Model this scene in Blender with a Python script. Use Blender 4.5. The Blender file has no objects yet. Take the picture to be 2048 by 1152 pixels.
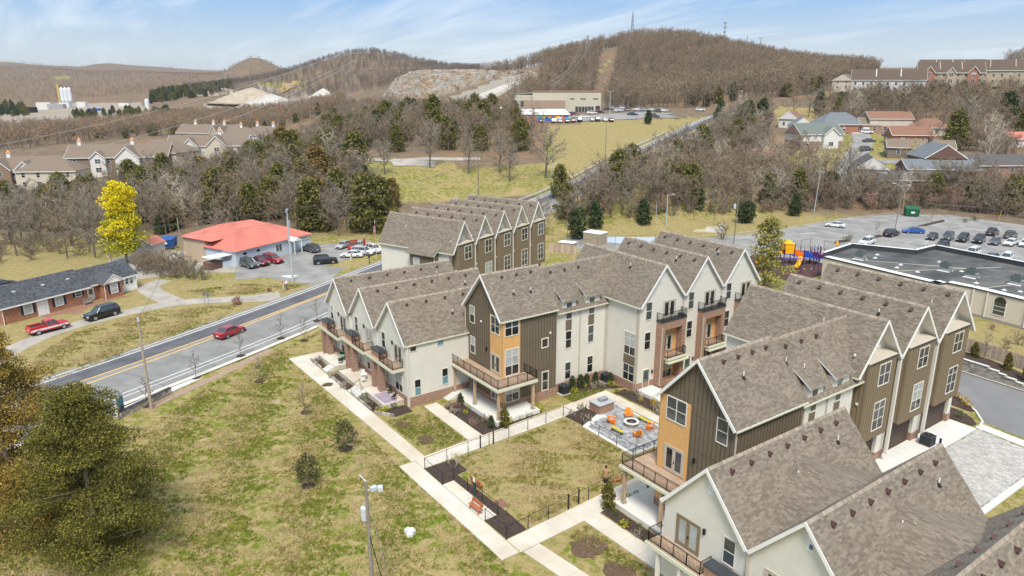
import bpy, bmesh, math, random
import numpy as np
from mathutils import Vector, Matrix
R = math.radians
rnd = random.Random(7)
SC = bpy.context.scene
COL = SC.collection
# ---------------------------------------------------------------- camera, sky, sun, exposure
CAM_Z = 36.0
PITCH = math.atan((576 - 158) / 1440.0)
HEAD = R(54.7)
cam = bpy.data.cameras.new('camera'); camo = bpy.data.objects.new('camera', cam); COL.objects.link(camo)
cam.sensor_width = 36.0; cam.lens = 36.0 * 1440 / 2048
cam.clip_start = 0.5; cam.clip_end = 40000
camo.location = (0, 0, CAM_Z); camo.rotation_euler = (R(90) - PITCH, 0, HEAD)
SC.camera = camo
SUN_AZ = R(-34.0)        # direction the light comes from, measured from +X towards +Y
SUN_EL = R(56.0)
W = bpy.data.worlds.new('World'); SC.world = W; W.use_nodes = True
def world_nodes():
    nt = W.node_tree; nt.nodes.clear(); N = nt.nodes.new; L = nt.links.new
    out = N('ShaderNodeOutputWorld'); bg = N('ShaderNodeBackground')
    sky = N('ShaderNodeTexSky'); sky.sky_type = 'NISHITA'; sky.sun_disc = False
    sky.sun_elevation = SUN_EL; sky.sun_rotation = R(90) - SUN_AZ
    sky.altitude = 200; sky.air_density = 1.0; sky.dust_density = 0.5; sky.ozone_density = 1.0
    tc = N('ShaderNodeTexCoord'); sep = N('ShaderNodeSeparateXYZ'); L(tc.outputs['Generated'], sep.inputs[0])
    zc = N('ShaderNodeMath'); zc.operation = 'MAXIMUM'; zc.inputs[1].default_value = 0.03; L(sep.outputs['Z'], zc.inputs[0])
    za = N('ShaderNodeMath'); za.operation = 'ADD'; za.inputs[1].default_value = 0.12; L(zc.outputs[0], za.inputs[0])
    dv = N('ShaderNodeVectorMath'); dv.operation = 'DIVIDE'
    cz = N('ShaderNodeCombineXYZ')
    for i in range(3): L(za.outputs[0], cz.inputs[i])
    L(tc.outputs['Generated'], dv.inputs[0]); L(cz.outputs[0], dv.inputs[1])
    mp = N('ShaderNodeMapping'); mp.inputs['Rotation'].default_value = (0, 0, R(-38)); mp.inputs['Scale'].default_value = (0.22, 1.15, 1)
    L(dv.outputs[0], mp.inputs[0])
    n1 = N('ShaderNodeTexNoise'); n1.inputs['Scale'].default_value = 1.3; n1.inputs['Detail'].default_value = 9; n1.inputs['Roughness'].default_value = 0.62; n1.inputs['Distortion'].default_value = 0.5
    L(mp.outputs[0], n1.inputs['Vector'])
    rp = N('ShaderNodeValToRGB'); rp.color_ramp.elements[0].position = 0.46; rp.color_ramp.elements[1].position = 0.74
    L(n1.outputs['Fac'], rp.inputs[0])
    # a veil of thin high cloud that thickens towards the horizon
    hz = N('ShaderNodeMapRange'); hz.inputs['From Min'].default_value = 0.0; hz.inputs['From Max'].default_value = 0.115
    hz.inputs['To Min'].default_value = 0.62; hz.inputs['To Max'].default_value = 0.0
    L(sep.outputs['Z'], hz.inputs['Value'])
    mx = N('ShaderNodeMath'); mx.operation = 'MULTIPLY_ADD'; mx.inputs[1].default_value = 0.62; mx.use_clamp = True
    ov = N('ShaderNodeMapRange'); ov.interpolation_type = 'SMOOTHSTEP'; ov.inputs['From Min'].default_value = 0.10; ov.inputs['From Max'].default_value = 0.60; ov.inputs['To Max'].default_value = 0.62
    L(sep.outputs['Z'], ov.inputs['Value'])          # the high veil closes overhead: the photograph's shadows are all soft
    ad = N('ShaderNodeMath'); ad.operation = 'ADD'; L(hz.outputs[0], ad.inputs[0]); L(ov.outputs[0], ad.inputs[1])
    L(rp.outputs['Color'], mx.inputs[0]); L(ad.outputs[0], mx.inputs[2])
    mix = N('ShaderNodeMix'); mix.data_type = 'RGBA'; mix.inputs['B'].default_value = (6.3, 6.9, 7.4, 1)
    tint = N('ShaderNodeMix'); tint.data_type = 'RGBA'; tint.blend_type = 'MULTIPLY'; tint.inputs['Factor'].default_value = 1.0
    tint.inputs['B'].default_value = (0.62, 0.60, 0.58, 1)
    L(sky.outputs[0], tint.inputs['A'])
    up = N('ShaderNodeMapRange'); up.interpolation_type = 'SMOOTHSTEP'; up.inputs['From Min'].default_value = -0.02; up.inputs['From Max'].default_value = 0.115
    up.inputs['To Min'].default_value = 0.10; up.inputs['To Max'].default_value = 0.95
    L(sep.outputs['Z'], up.inputs['Value'])
    blu = N('ShaderNodeMix'); blu.data_type = 'RGBA'; blu.inputs['B'].default_value = (2.0, 3.7, 6.2, 1)
    L(up.outputs[0], blu.inputs['Factor']); L(tint.outputs['Result'], blu.inputs['A'])
    L(mx.outputs[0], mix.inputs['Factor']); L(blu.outputs['Result'], mix.inputs['A'])
    L(mix.outputs['Result'], bg.inputs[0]); bg.inputs[1].default_value = 0.10
    L(bg.outputs[0], out.inputs[0])
world_nodes()
sl = bpy.data.lights.new('sun', 'SUN'); sl.energy = 3.0; sl.angle = R(18); sl.color = (1, 0.94, 0.84)
so = bpy.data.objects.new('sun', sl); COL.objects.link(so)
so.rotation_euler = Vector((math.cos(SUN_AZ) * math.cos(SUN_EL), math.sin(SUN_AZ) * math.cos(SUN_EL), math.sin(SUN_EL))).to_track_quat('Z', 'Y').to_euler()
vs = SC.view_settings; vs.view_transform = 'Standard'; vs.look = 'None'; vs.gamma = 1; vs.exposure = 0.55; vs.use_curve_mapping = False
SC.cycles.max_bounces = 5; SC.cycles.diffuse_bounces = 3; SC.cycles.glossy_bounces = 2; SC.cycles.transparent_max_bounces = 6
SC.cycles.volume_bounces = 0

# ---------------------------------------------------------------- survey: a pixel of the photograph -> a point of the site
SP, CP = math.sin(PITCH), math.cos(PITCH)
SX, TX = math.cos(HEAD), math.sin(HEAD)          # site axes: x along the walk, y away from the street
def ray(px, py):
    u = (px - 1024) / 1440.0; v = (py - 576) / 1440.0
    w = CP - v * SP; d = SP + v * CP
    n = math.hypot(u, w)
    return ((u * SX - w * TX) / n, (u * TX + w * SX) / n, -d / n)     # per metre of ground distance
def gp(px, py, z=0.0):
    r = ray(px, py); k = (z - CAM_Z) / r[2]
    return (r[0] * k, r[1] * k)
def at_dist(px, py, D):      # point at forward distance D
    v = (py - 576) / 1440.0; w = CP - v * SP; d = SP + v * CP; k = D / w
    X = (px - 1024) / 1440.0 * k
    return (X * SX - D * TX, X * TX + D * SX, CAM_Z - d * k)

# ---------------------------------------------------------------- things, parts, meshes
BASE = {}
def tag(o, label=None, cat=None, group=None, kind=None):
    if label: o['label'] = label
    if cat: o['category'] = cat
    if group: o['group'] = group
    if kind: o['kind'] = kind
    return o
def thing(name, label, cat, loc=(0, 0, 0), rotz=0.0, group=None):
    o = bpy.data.objects.new(name, None); COL.objects.link(o); o.empty_display_size = 0.3
    o.location = loc; o.rotation_euler = (0, 0, rotz)
    BASE[o.name] = tuple(loc)
    return tag(o, label, cat, group)
class MB:
    def __init__(s): s.v = []; s.f = []; s.m = []
    def add(s, vs, fs, m=0):
        n = len(s.v); s.v += [tuple(p) for p in vs]
        for f in fs: s.f.append([n + i for i in f]); s.m.append(m)
        return s
    def box(s, x0, x1, y0, y1, z0, z1, m=0):
        return s.add([(x0,y0,z0),(x1,y0,z0),(x1,y1,z0),(x0,y1,z0),(x0,y0,z1),(x1,y0,z1),(x1,y1,z1),(x0,y1,z1)],
                     [(0,3,2,1),(4,5,6,7),(0,1,5,4),(1,2,6,5),(2,3,7,6),(3,0,4,7)], m)
    def obox(s, c, h, a=0.0, m=0):          # centre, half sizes, turn about z
        ca, sa = math.cos(a), math.sin(a); P = []
        for z in (-1, 1):
            for x, y in ((-1,-1),(1,-1),(1,1),(-1,1)):
                X, Y = x*h[0], y*h[1]; P.append((c[0]+X*ca-Y*sa, c[1]+X*sa+Y*ca, c[2]+z*h[2]))
        return s.add(P, [(0,3,2,1),(4,5,6,7),(0,1,5,4),(1,2,6,5),(2,3,7,6),(3,0,4,7)], m)
    def loft(s, rings, m=0, cap=True, close=True):
        n = len(rings[0]); b = len(s.v)
        for r in rings: s.v += [tuple(p) for p in r]
        for i in range(len(rings)-1):
            for j in range(n if close else n-1):
                k = (j+1) % n
                s.f.append([b+i*n+j, b+i*n+k, b+(i+1)*n+k, b+(i+1)*n+j]); s.m.append(m)
        if cap:
            s.f.append([b+j for j in range(n)][::-1]); s.m.append(m)
            s.f.append([b+(len(rings)-1)*n+j for j in range(n)]); s.m.append(m)
        return s
    def bar(s, p, q, r, n=6, r2=None, m=0):
        p = Vector(p); q = Vector(q); d = (q-p)
        if d.length < 1e-6: return s
        d.normalize(); a = d.orthogonal().normalized(); b = d.cross(a)
        r2 = r if r2 is None else r2
        ring = lambda c, rr: [c + (a*math.cos(2*math.pi*i/n) + b*math.sin(2*math.pi*i/n))*rr for i in range(n)]
        return s.loft([ring(p, r), ring(q, r2)], m)
    def path(s, pts, r, n=6, m=0):
        for i in range(len(pts)-1): s.bar(pts[i], pts[i+1], r, n, m=m)
        return s
    def lathe(s, prof, c=(0,0,0), n=16, m=0, cap=True):
        return s.loft([[(c[0]+r*math.cos(2*math.pi*i/n), c[1]+r*math.sin(2*math.pi*i/n), c[2]+z) for i in range(n)] for r, z in prof], m, cap)
    def poly(s, pts, z0, z1, m=0):           # flat outline (counter-clockwise) raised from z0 to z1
        return s.loft([[(x, y, z0) for x, y in pts], [(x, y, z1) for x, y in pts]], m)
    def gable(s, x0, x1, xm, y0, y1, zb, ze, zp, m=0, axis='y'):
        pr = [(x0, zb), (x1, zb), (x1, ze), (xm, zp), (x0, ze)]
        if axis == 'y': rings = [[(x, y, z) for x, z in pr] for y in (y0, y1)]
        else: rings = [[(y, x, z) for x, z in pr] for y in (y1, y0)]
        return s.loft(rings[::-1], m)
    def mesh(s, name, mats, off=(0,0,0), smooth=False):
        me = bpy.data.meshes.new(name)
        me.from_pydata([(v[0]-off[0], v[1]-off[1], v[2]-off[2]) for v in s.v], [], s.f)
        for mm in (mats if isinstance(mats, (list, tuple)) else [mats]): me.materials.append(mm)
        if any(s.m): me.polygons.foreach_set('material_index', s.m)
        if smooth: me.polygons.foreach_set('use_smooth', [True]*len(s.f))
        me.update(); return me
    def build(s, name, mats, parent=None, smooth=False, kind=None, label=None):
        off = BASE.get(parent.name, (0,0,0)) if parent else (0,0,0)
        o = bpy.data.objects.new(name, s.mesh(name, mats, off, smooth)); COL.objects.link(o)
        if parent: o.parent = parent; BASE[o.name] = off
        if kind: o['kind'] = kind
        if label: o['label'] = label
        return o
def obj(name, me, parent=None, loc=(0,0,0), rot=(0,0,0), scale=(1,1,1)):
    o = bpy.data.objects.new(name, me); COL.objects.link(o)
    off = BASE.get(parent.name, (0,0,0)) if parent else (0,0,0)
    o.location = (loc[0]-off[0], loc[1]-off[1], loc[2]-off[2]); o.rotation_euler = rot; o.scale = scale
    if parent: o.parent = parent
    return o
_cube = {}
def cubeobj(name, parent, mat, x0, x1, y0, y1, z0, z1, rotz=0.0):
    me = _cube.get(mat.name)
    if me is None: me = _cube[mat.name] = MB().box(-.5,.5,-.5,.5,-.5,.5).mesh('block', mat)
    return obj(name, me, parent, ((x0+x1)/2, (y0+y1)/2, (z0+z1)/2), (0,0,rotz), (abs(x1-x0), abs(y1-y0), abs(z1-z0)))
def copy_tree(o, parent=None):
    c = o.copy(); COL.objects.link(c)
    if parent is not None: c.parent = parent
    for ch in list(o.children): copy_tree(ch, c)
    return c

# ---------------------------------------------------------------- materials
MATS = {}
def lin(c):   # 0-255 sRGB -> linear
    return tuple(((x/255.0)/12.92 if x/255.0 <= 0.04045 else ((x/255.0+0.055)/1.055)**2.4) for x in c)
def mat(name, col, rough=0.8, var=0.12, nscale=3.0, bump=0.0, bscale=30.0, metal=0.0, spec=0.35, island=0.0, col2=None, lap=0.0, lapaxis=2, detail=4, lapdark=0.45, coat=0.0):
    if name in MATS: return MATS[name]
    m = bpy.data.materials.new(name); m.use_nodes = True; MATS[name] = m
    nt = m.node_tree; b = nt.nodes['Principled BSDF']; N = nt.nodes.new; L = nt.links.new
    b.inputs['Roughness'].default_value = rough; b.inputs['Metallic'].default_value = metal
    b.inputs['Specular IOR Level'].default_value = spec
    if coat: b.inputs['Coat Weight'].default_value = coat; b.inputs['Coat Roughness'].default_value = 0.06
    m.diffuse_color = (*col, 1)
    geo = N('ShaderNodeNewGeometry'); tc = N('ShaderNodeTexCoord')
    no = N('ShaderNodeTexNoise'); no.inputs['Scale'].default_value = nscale; no.inputs['Detail'].default_value = detail; no.inputs['Roughness'].default_value = 0.65
    L(geo.outputs['Position'], no.inputs['Vector'])
    mr = N('ShaderNodeMapRange'); mr.inputs['From Min'].default_value = 0.28; mr.inputs['From Max'].default_value = 0.72
    mr.inputs['To Min'].default_value = 1 - var; mr.inputs['To Max'].default_value = 1 + var
    L(no.outputs['Fac'], mr.inputs['Value'])
    fac = mr.outputs[0]
    if island:
        ir = N('ShaderNodeMapRange'); ir.inputs['To Min'].default_value = 1 - island; ir.inputs['To Max'].default_value = 1 + island
        L(geo.outputs['Random Per Island'], ir.inputs['Value'])
        mu = N('ShaderNodeMath'); mu.operation = 'MULTIPLY'; L(fac, mu.inputs[0]); L(ir.outputs[0], mu.inputs[1]); fac = mu.outputs[0]
    height = None
    if lap:
        sp = N('ShaderNodeSeparateXYZ'); L(geo.outputs['Position'] if lapaxis == 2 else tc.outputs['Object'], sp.inputs[0])
        dv = N('ShaderNodeMath'); dv.operation = 'DIVIDE'; dv.inputs[1].default_value = lap; L(sp.outputs[lapaxis], dv.inputs[0])
        fr = N('ShaderNodeMath'); fr.operation = 'FRACT'; L(dv.outputs[0], fr.inputs[0])
        lr = N('ShaderNodeValToRGB'); e = lr.color_ramp.elements
        e[0].position = 0.0; e[0].color = (lapdark, lapdark, lapdark, 1); e[1].position = 0.14; e[1].color = (1, 1, 1, 1)  # shadow line of each lap, painted into the colour as a dark band
        L(fr.outputs[0], lr.inputs[0])
        mu = N('ShaderNodeMath'); mu.operation = 'MULTIPLY'; L(fac, mu.inputs[0]); L(lr.outputs[0], mu.inputs[1]); fac = mu.outputs[0]
        height = fr.outputs[0]
    mx = N('ShaderNodeMix'); mx.data_type = 'RGBA'; mx.blend_type = 'MULTIPLY'; mx.inputs['Factor'].default_value = 1
    mx.inputs['A'].default_value = (*col, 1)
    if col2:
        m2 = N('ShaderNodeMix'); m2.data_type = 'RGBA'; m2.inputs['A'].default_value = (*col, 1); m2.inputs['B'].default_value = (*col2, 1)
        if island: L(geo.outputs['Random Per Island'], m2.inputs['Factor'])
        else:
            n2 = N('ShaderNodeTexNoise'); n2.inputs['Scale'].default_value = nscale * 0.45; n2.inputs['Detail'].default_value = 5
            L(geo.outputs['Position'], n2.inputs['Vector'])
            r2 = N('ShaderNodeMapRange'); r2.inputs['From Min'].default_value = 0.38; r2.inputs['From Max'].default_value = 0.62; L(n2.outputs['Fac'], r2.inputs['Value'])
            L(r2.outputs[0], m2.inputs['Factor'])
        L(m2.outputs['Result'], mx.inputs['A'])
    cc = N('ShaderNodeCombineColor'); 
    for i in range(3): L(fac, cc.inputs[i])
    L(cc.outputs[0], mx.inputs['B']); L(mx.outputs['Result'], b.inputs['Base Color'])
    if bump:
        bp = N('ShaderNodeBump'); bp.inputs['Strength'].default_value = bump; bp.inputs['Distance'].default_value = 0.02
        if height is None:
            n3 = N('ShaderNodeTexNoise'); n3.inputs['Scale'].default_value = bscale; n3.inputs['Detail'].default_value = 3
            L(geo.outputs['Position'], n3.inputs['Vector']); height = n3.outputs['Fac']
        L(height, bp.inputs['Height']); L(bp.outputs[0], b.inputs['Normal'])
    return m
def brick_mat(name, c1, c2, mortar, scale=1.0, bw=0.21, rh=0.075):
    m = bpy.data.materials.new(name); m.use_nodes = True; MATS[name] = m
    nt = m.node_tree; b = nt.nodes['Principled BSDF']; N = nt.nodes.new; L = nt.links.new
    b.inputs['Roughness'].default_value = 0.9; m.diffuse_color = (*c1, 1)
    geo = N('ShaderNodeNewGeometry'); sp = N('ShaderNodeSeparateXYZ'); L(geo.outputs['Position'], sp.inputs[0])
    ad = N('ShaderNodeMath'); ad.operation = 'ADD'; L(sp.outputs[0], ad.inputs[0]); L(sp.outputs[1], ad.inputs[1])
    cb = N('ShaderNodeCombineXYZ'); L(ad.outputs[0], cb.inputs[0]); L(sp.outputs[2], cb.inputs[1])
    br = N('ShaderNodeTexBrick'); br.inputs['Scale'].default_value = scale; br.inputs['Brick Width'].default_value = bw; br.inputs['Row Height'].default_value = rh
    br.inputs['Mortar Size'].default_value = 0.009; br.inputs['Color1'].default_value = (*c1, 1); br.inputs['Color2'].default_value = (*c2, 1); br.inputs['Mortar'].default_value = (*mortar, 1)
    L(cb.outputs[0], br.inputs['Vector'])
    no = N('ShaderNodeTexNoise'); no.inputs['Scale'].default_value = 5; L(geo.outputs['Position'], no.inputs['Vector'])
    hs = N('ShaderNodeMix'); hs.data_type = 'RGBA'; hs.blend_type = 'OVERLAY'; hs.inputs['Factor'].default_value = 0.5
    L(br.outputs['Color'], hs.inputs['A']); L(no.outputs['Fac'], hs.inputs['B']); L(hs.outputs['Result'], b.inputs['Base Color'])
    bp = N('ShaderNodeBump'); bp.inputs['Strength'].default_value = 0.5; bp.inputs['Distance'].default_value = 0.01; bp.invert = True
    L(br.outputs['Fac'], bp.inputs['Height']); L(bp.outputs[0], b.inputs['Normal'])
    return m
def glass_mat(name, col, rough=0.06):
    m = mat(name, col, rough=rough, var=0.25, nscale=0.9, spec=0.9); return m
cream = mat('cream_siding', (0.70, 0.675, 0.605), 0.7, 0.05, 1.2, 0.5, lap=0.18, lapdark=0.82)
cream_flat = mat('cream_trim', (0.68, 0.65, 0.58), 0.6, 0.04)
white = mat('white_trim', (0.78, 0.77, 0.74), 0.5, 0.04)
tan = mat('tan_trim', (0.50, 0.45, 0.37), 0.6, 0.06)
fascia = mat('fascia_board', (0.60, 0.61, 0.47), 0.5, 0.05)
taupe = mat('taupe_siding', (0.160, 0.128, 0.088), 0.8, 0.07, 1.5)
taupe_batten = mat('taupe_batten', (0.105, 0.083, 0.056), 0.8, 0.08)
bay_tan = mat('bay_siding', (0.235, 0.180, 0.112), 0.8, 0.07, 1.5)
bay_batten = mat('bay_batten', (0.145, 0.107, 0.066), 0.8, 0.08)
cedar_wood = mat('cedar_cladding', (0.70, 0.40, 0.155), 0.6, 0.10, 2.5, 0.4, lap=0.16, lapdark=0.75)
post_wood = mat('post_wood', (0.48, 0.34, 0.22), 0.8, 0.25, 4.0)
deck_wood = mat('deck_wood', (0.42, 0.30, 0.21), 0.8, 0.18, 2.0, island=0.16)
brick = brick_mat('townhouse_brick', (0.36, 0.19, 0.12), (0.24, 0.115, 0.075), (0.42, 0.34, 0.27))
brick_red = brick_mat('red_brick', (0.40, 0.15, 0.075), (0.27, 0.085, 0.045), (0.40, 0.27, 0.2))
brick_dark = brick_mat('brown_brick', (0.16, 0.075, 0.055), (0.10, 0.045, 0.035), (0.2, 0.14, 0.12))
shingle = mat('brown_shingle', (0.22, 0.18, 0.14), 0.95, 0.10, 0.7, island=0.0, col2=(0.22, 0.18, 0.14))
shingle_tab = mat('shingle_tab', (0.160, 0.132, 0.104), 0.95, 0.12, 0.35, island=0.07, col2=(0.236, 0.199, 0.158))
ridge_tab = mat('ridge_tab', (0.30, 0.245, 0.195), 0.95, 0.1, 0.5, island=0.15, col2=(0.36, 0.30, 0.24))
shingle_grey = mat('grey_shingle_tab', (0.055, 0.058, 0.066), 0.95, 0.12, 0.5, island=0.12, col2=(0.10, 0.105, 0.118))
shingle_flat = mat('far_brown_shingle', (0.20, 0.155, 0.120), 0.95, 0.12, 1.2, 0.3, 6)
shingle_flat_grey = mat('far_grey_shingle', (0.16, 0.175, 0.19), 0.95, 0.12, 1.2, 0.3, 6)
shingle_flat_red = mat('far_red_shingle', (0.24, 0.13, 0.09), 0.95, 0.12, 1.2, 0.3, 6)
vent_brown = mat('vent_brown', (0.085, 0.045, 0.040), 0.6, 0.05)
black_metal = mat('black_metal', (0.012, 0.012, 0.014), 0.45, 0.05)
dark_metal = mat('dark_metal', (0.05, 0.055, 0.062), 0.5, 0.1)
grey_metal = mat('grey_metal', (0.36, 0.37, 0.38), 0.45, 0.1, metal=0.4)
rubber = mat('rubber', (0.018, 0.018, 0.02), 0.8, 0.05)
glass_dark = glass_mat('glass_dark', (0.016, 0.019, 0.022))
glass_mid = glass_mat('glass_mid', (0.06, 0.07, 0.075))
glass_blind = glass_mat('glass_blind', (0.40, 0.43, 0.42), 0.2)
glass_teal = glass_mat('glass_teal', (0.12, 0.26, 0.30), 0.15)
concrete = mat('concrete', (0.62, 0.575, 0.505), 0.9, 0.10, 0.5, 0.15, 60, col2=(0.53, 0.46, 0.365))
concrete_pale = mat('pale_concrete', (0.64, 0.63, 0.595), 0.9, 0.06, 0.5, 0.15, 60)
kerb_con = mat('kerb_concrete', (0.58, 0.55, 0.49), 0.9, 0.1, 1.0)
asphalt = mat('asphalt', (0.205, 0.20, 0.195), 0.95, 0.13, 0.8, 0.2, 40, col2=(0.255, 0.248, 0.24), detail=9)
asphalt_dark = mat('dark_asphalt', (0.098, 0.098, 0.112), 0.95, 0.15, 0.6, 0.2, 40, col2=(0.135, 0.134, 0.144), detail=8)
asphalt_lot = mat('lot_asphalt', (0.22, 0.213, 0.203), 0.95, 0.14, 0.5, 0.2, 40, col2=(0.30, 0.29, 0.277), detail=9)
alley_asphalt = mat('alley_asphalt', (0.185, 0.18, 0.185), 0.95, 0.10, 0.25, 0.2, 40, col2=(0.21, 0.205, 0.205))
gravel_m = mat('gravel', (0.40, 0.365, 0.32), 0.95, 0.2, 0.5, 0.4, 25, col2=(0.33, 0.30, 0.26))
paint_white = mat('white_paint', (0.74, 0.74, 0.72), 0.7, 0.12, 1.5)
paint_yellow = mat('yellow_paint', (0.78, 0.48, 0.13), 0.7, 0.12, 1.5)
crack_seal = mat('crack_seal', (0.045, 0.045, 0.055), 0.6, 0.1)
mulch = mat('mulch', (0.062, 0.043, 0.035), 1.0, 0.55, 5.0, 0.9, 18, detail=8)
paver_m = mat('paver', (0.235, 0.235, 0.24), 0.9, 0.25, 1.0, 0.3, 30, island=0.18, col2=(0.34, 0.345, 0.355))
paver_pale = mat('pale_paver', (0.40, 0.385, 0.365), 0.9, 0.12, 1.0, 0.3, 30, island=0.10, col2=(0.47, 0.455, 0.43))
stone_block = mat('stone_block', (0.24, 0.215, 0.18), 0.95, 0.15, 2.0, 0.5, 12, island=0.2, col2=(0.36, 0.33, 0.29))
orange_paint = mat('orange_plastic', (0.80, 0.22, 0.015), 0.5, 0.06)
yellow_green = mat('bench_yellow', (0.52, 0.44, 0.05), 0.6, 0.1)
bench_wood = mat('bench_wood', (0.38, 0.135, 0.055), 0.6, 0.15)
fence_wood = mat('fence_wood', (0.42, 0.32, 0.245), 0.9, 0.15, 3.0, island=0.16, col2=(0.50, 0.40, 0.31))
bark = mat('bark', (0.155, 0.130, 0.105), 1.0, 0.3, 3.0)
bark_pale = mat('pale_bark', (0.42, 0.36, 0.29), 1.0, 0.25, 3.0)
# ---------------------------------------------------------------- terrain
def ctrl():
    px = [ # pixel x, pixel y, forward distance: ground seen in the photograph
     (90,365,320),(250,332,345),(440,303,400),(560,292,430),(640,285,420),(60,290,480),(300,270,520),(560,247,600),
     (60,245,850),(130,213,1250),(300,235,900),(430,203,1150),(560,193,1250),(650,203,900),(250,182,1800),(100,172,2300),(400,172,2200),(560,167,1800),
     (740,116,1500),(640,133,1450),(840,136,1400),(560,156,1400),(480,164,1500),(740,152,2000),(525,136,2700),(450,152,2700),(590,150,2700),
     (0,139,5500),(150,139,6000),(300,139,6000),(400,143,5500),(600,144,6500),(0,146,9000),(300,146,9000),(600,146,9000),(1000,150,9000),(1400,150,9000),(2000,150,9000),
     (800,207,620),(700,215,560),(950,210,560),(1000,152,900),(900,153,950),(800,300,260),(700,312,250),(900,335,235),(760,333,230),(850,312,245),
     (800,262,330),(900,245,420),(700,245,450),(1000,375,212),(1100,375,205),(1230,310,240),(1200,268,278),(1130,250,300),(1200,243,305),(1300,236,320),(1060,237,330),(1350,229,340),
     (1300,203,480),(1400,203,450),(1500,193,430),(1250,172,600),(1150,168,620),(1300,84,850),(1200,102,820),(1100,126,780),(1000,147,720),(1400,92,850),(1500,116,800),(1600,140,760),(1700,152,700),
     (1250,124,720),(1400,134,660),(1550,153,600),(1300,150,1600),(1500,152,1600),(1700,142,3000),(2000,142,3000),
     (1700,270,300),(1600,277,295),(1780,262,310),(1720,307,262),(1900,332,235),(1800,312,250),(2000,322,240),(1600,332,245),(1950,398,212),(1700,382,212),(1850,398,208),(1450,342,235),(1500,400,200),(1500,282,300),
     (1100,405,193),(1160,375,206),(1020,405,190),(1250,400,186),(1350,405,188),(1150,420,178),(1650,202,420),(1750,186,410),(1900,186,400),(2000,180,420),(1850,168,480),(2000,153,500),(2047,132,560),(2048,200,380)]
    pts = [at_dist(*p) for p in px]
    F = (-TX, SX); Rr = (SX, TX)
    for a in (-50, -35, -20, -8, 5, 18, 32, 50):
        for D in (15, 40, 80, 120, 150):
            ca, sa = math.cos(R(a)), math.sin(R(a)); pts.append((D*(F[0]*ca+Rr[0]*sa), D*(F[1]*ca+Rr[1]*sa), 0.0))
        if a > 3:
            for D in ((172, 190, 222) if a > 25 else (172, 190) if a > 17 else (168,)): ca, sa = math.cos(R(a)), math.sin(R(a)); pts.append((D*(F[0]*ca+Rr[0]*sa), D*(F[1]*ca+Rr[1]*sa), 0.0))
        else:
            D = 172; ca, sa = math.cos(R(a)), math.sin(R(a)); pts.append((D*(F[0]*ca+Rr[0]*sa), D*(F[1]*ca+Rr[1]*sa), -0.6))
    return np.array(pts)
CT = ctrl()
def polar(x, y):
    x = np.asarray(x, float); y = np.asarray(y, float)
    f = -x*TX + y*SX; r = x*SX + y*TX
    return np.clip(np.arctan2(r, f), -0.95, 0.95), np.log(np.maximum(np.hypot(f, r), 12.0))
_a, _l = polar(CT[:,0], CT[:,1]); _P = np.stack([_a*2.2, _l], 1)
def _K(A, B):
    d2 = ((A[:,None,:]-B[None])**2).sum(-1); return 0.5*d2*np.log(d2+1e-12)
_n = len(_P); _M = np.zeros((_n+3, _n+3)); _M[:_n,:_n] = _K(_P,_P) + np.eye(_n)*0.004
_M[:_n,_n] = 1; _M[:_n,_n+1:] = _P; _M[_n,:_n] = 1; _M[_n+1:,:_n] = _P.T
_w = np.linalg.solve(_M, np.concatenate([CT[:,2], [0,0,0]]))
_rs = np.random.RandomState(3)
_rid = [(_rs.uniform(0.5,1)*6.0/k**0.8, _rs.uniform(0,2*math.pi), k) for k in (7, 11, 17, 23, 31, 47, 61, 83)]
HILLS = [(528, 2700, 88, 300, 46), (740, 1500, 120, 260, 12), (330, 5200, 300, 500, 40), (120, 5600, 420, 500, 34), (240, 5000, 160, 400, 26), (20, 5200, 260, 400, 24), (410, 4800, 180, 400, 20)]
def hz(x, y):
    x = np.asarray(x, float); y = np.asarray(y, float); sh = x.shape
    a, l = polar(x.ravel(), y.ravel()); Q = np.stack([a*2.2, l], 1)
    z = np.empty(len(Q))
    for i in range(0, len(Q), 20000): q = Q[i:i+20000]; z[i:i+20000] = _K(q, _P) @ _w[:_n] + _w[_n] + q @ _w[_n+1:]
    D = np.exp(l)
    D0 = np.interp(a, [-0.1, 0.0, 0.22, 0.34, 0.5], [160.0, 162.0, 172.0, 205.0, 232.0])
    k = np.clip((D - D0)/28.0, 0, 1); k = k*k*(3-2*k)
    for (px, D_, lat, dep, hh) in HILLS:
        b = at_dist(px, 150, D_); aa0 = math.atan2((px-1024)/1440.0, 1.0); lx = (a-aa0)*D; ly = (D-math.hypot(b[0], b[1])); z = z + hh*np.exp(-(lx/lat)**2-(ly/dep)**2)
    far = np.clip((D-1700)/3000, 0, 1)
    rug = sum(A*np.sin(kk*a + ph + 0.9*kk**0.5*l) for A, ph, kk in _rid)
    z = z*k + far*rug*14.0*np.clip((9500-D)/4000, 0, 1)
    return z.reshape(sh)
def h1(x, y): return float(hz(np.array([x]), np.array([y]))[0])
def tp(px, py, dmin=30.0):        # where the line of sight through a pixel meets the terrain
    r = ray(px, py); D = np.geomspace(dmin, 9000, 700)
    zz = CAM_Z + r[2]*D; gh = hz(r[0]*D, r[1]*D)
    i = np.argmax(zz < gh)
    if i == 0: return (r[0]*300, r[1]*300, h1(r[0]*300, r[1]*300))
    lo, hi = D[i-1], D[i]; t = (zz[i-1]-gh[i-1])/((zz[i-1]-gh[i-1])-(zz[i]-gh[i])); d = lo+(hi-lo)*t
    return (r[0]*d, r[1]*d, h1(r[0]*d, r[1]*d))
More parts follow.
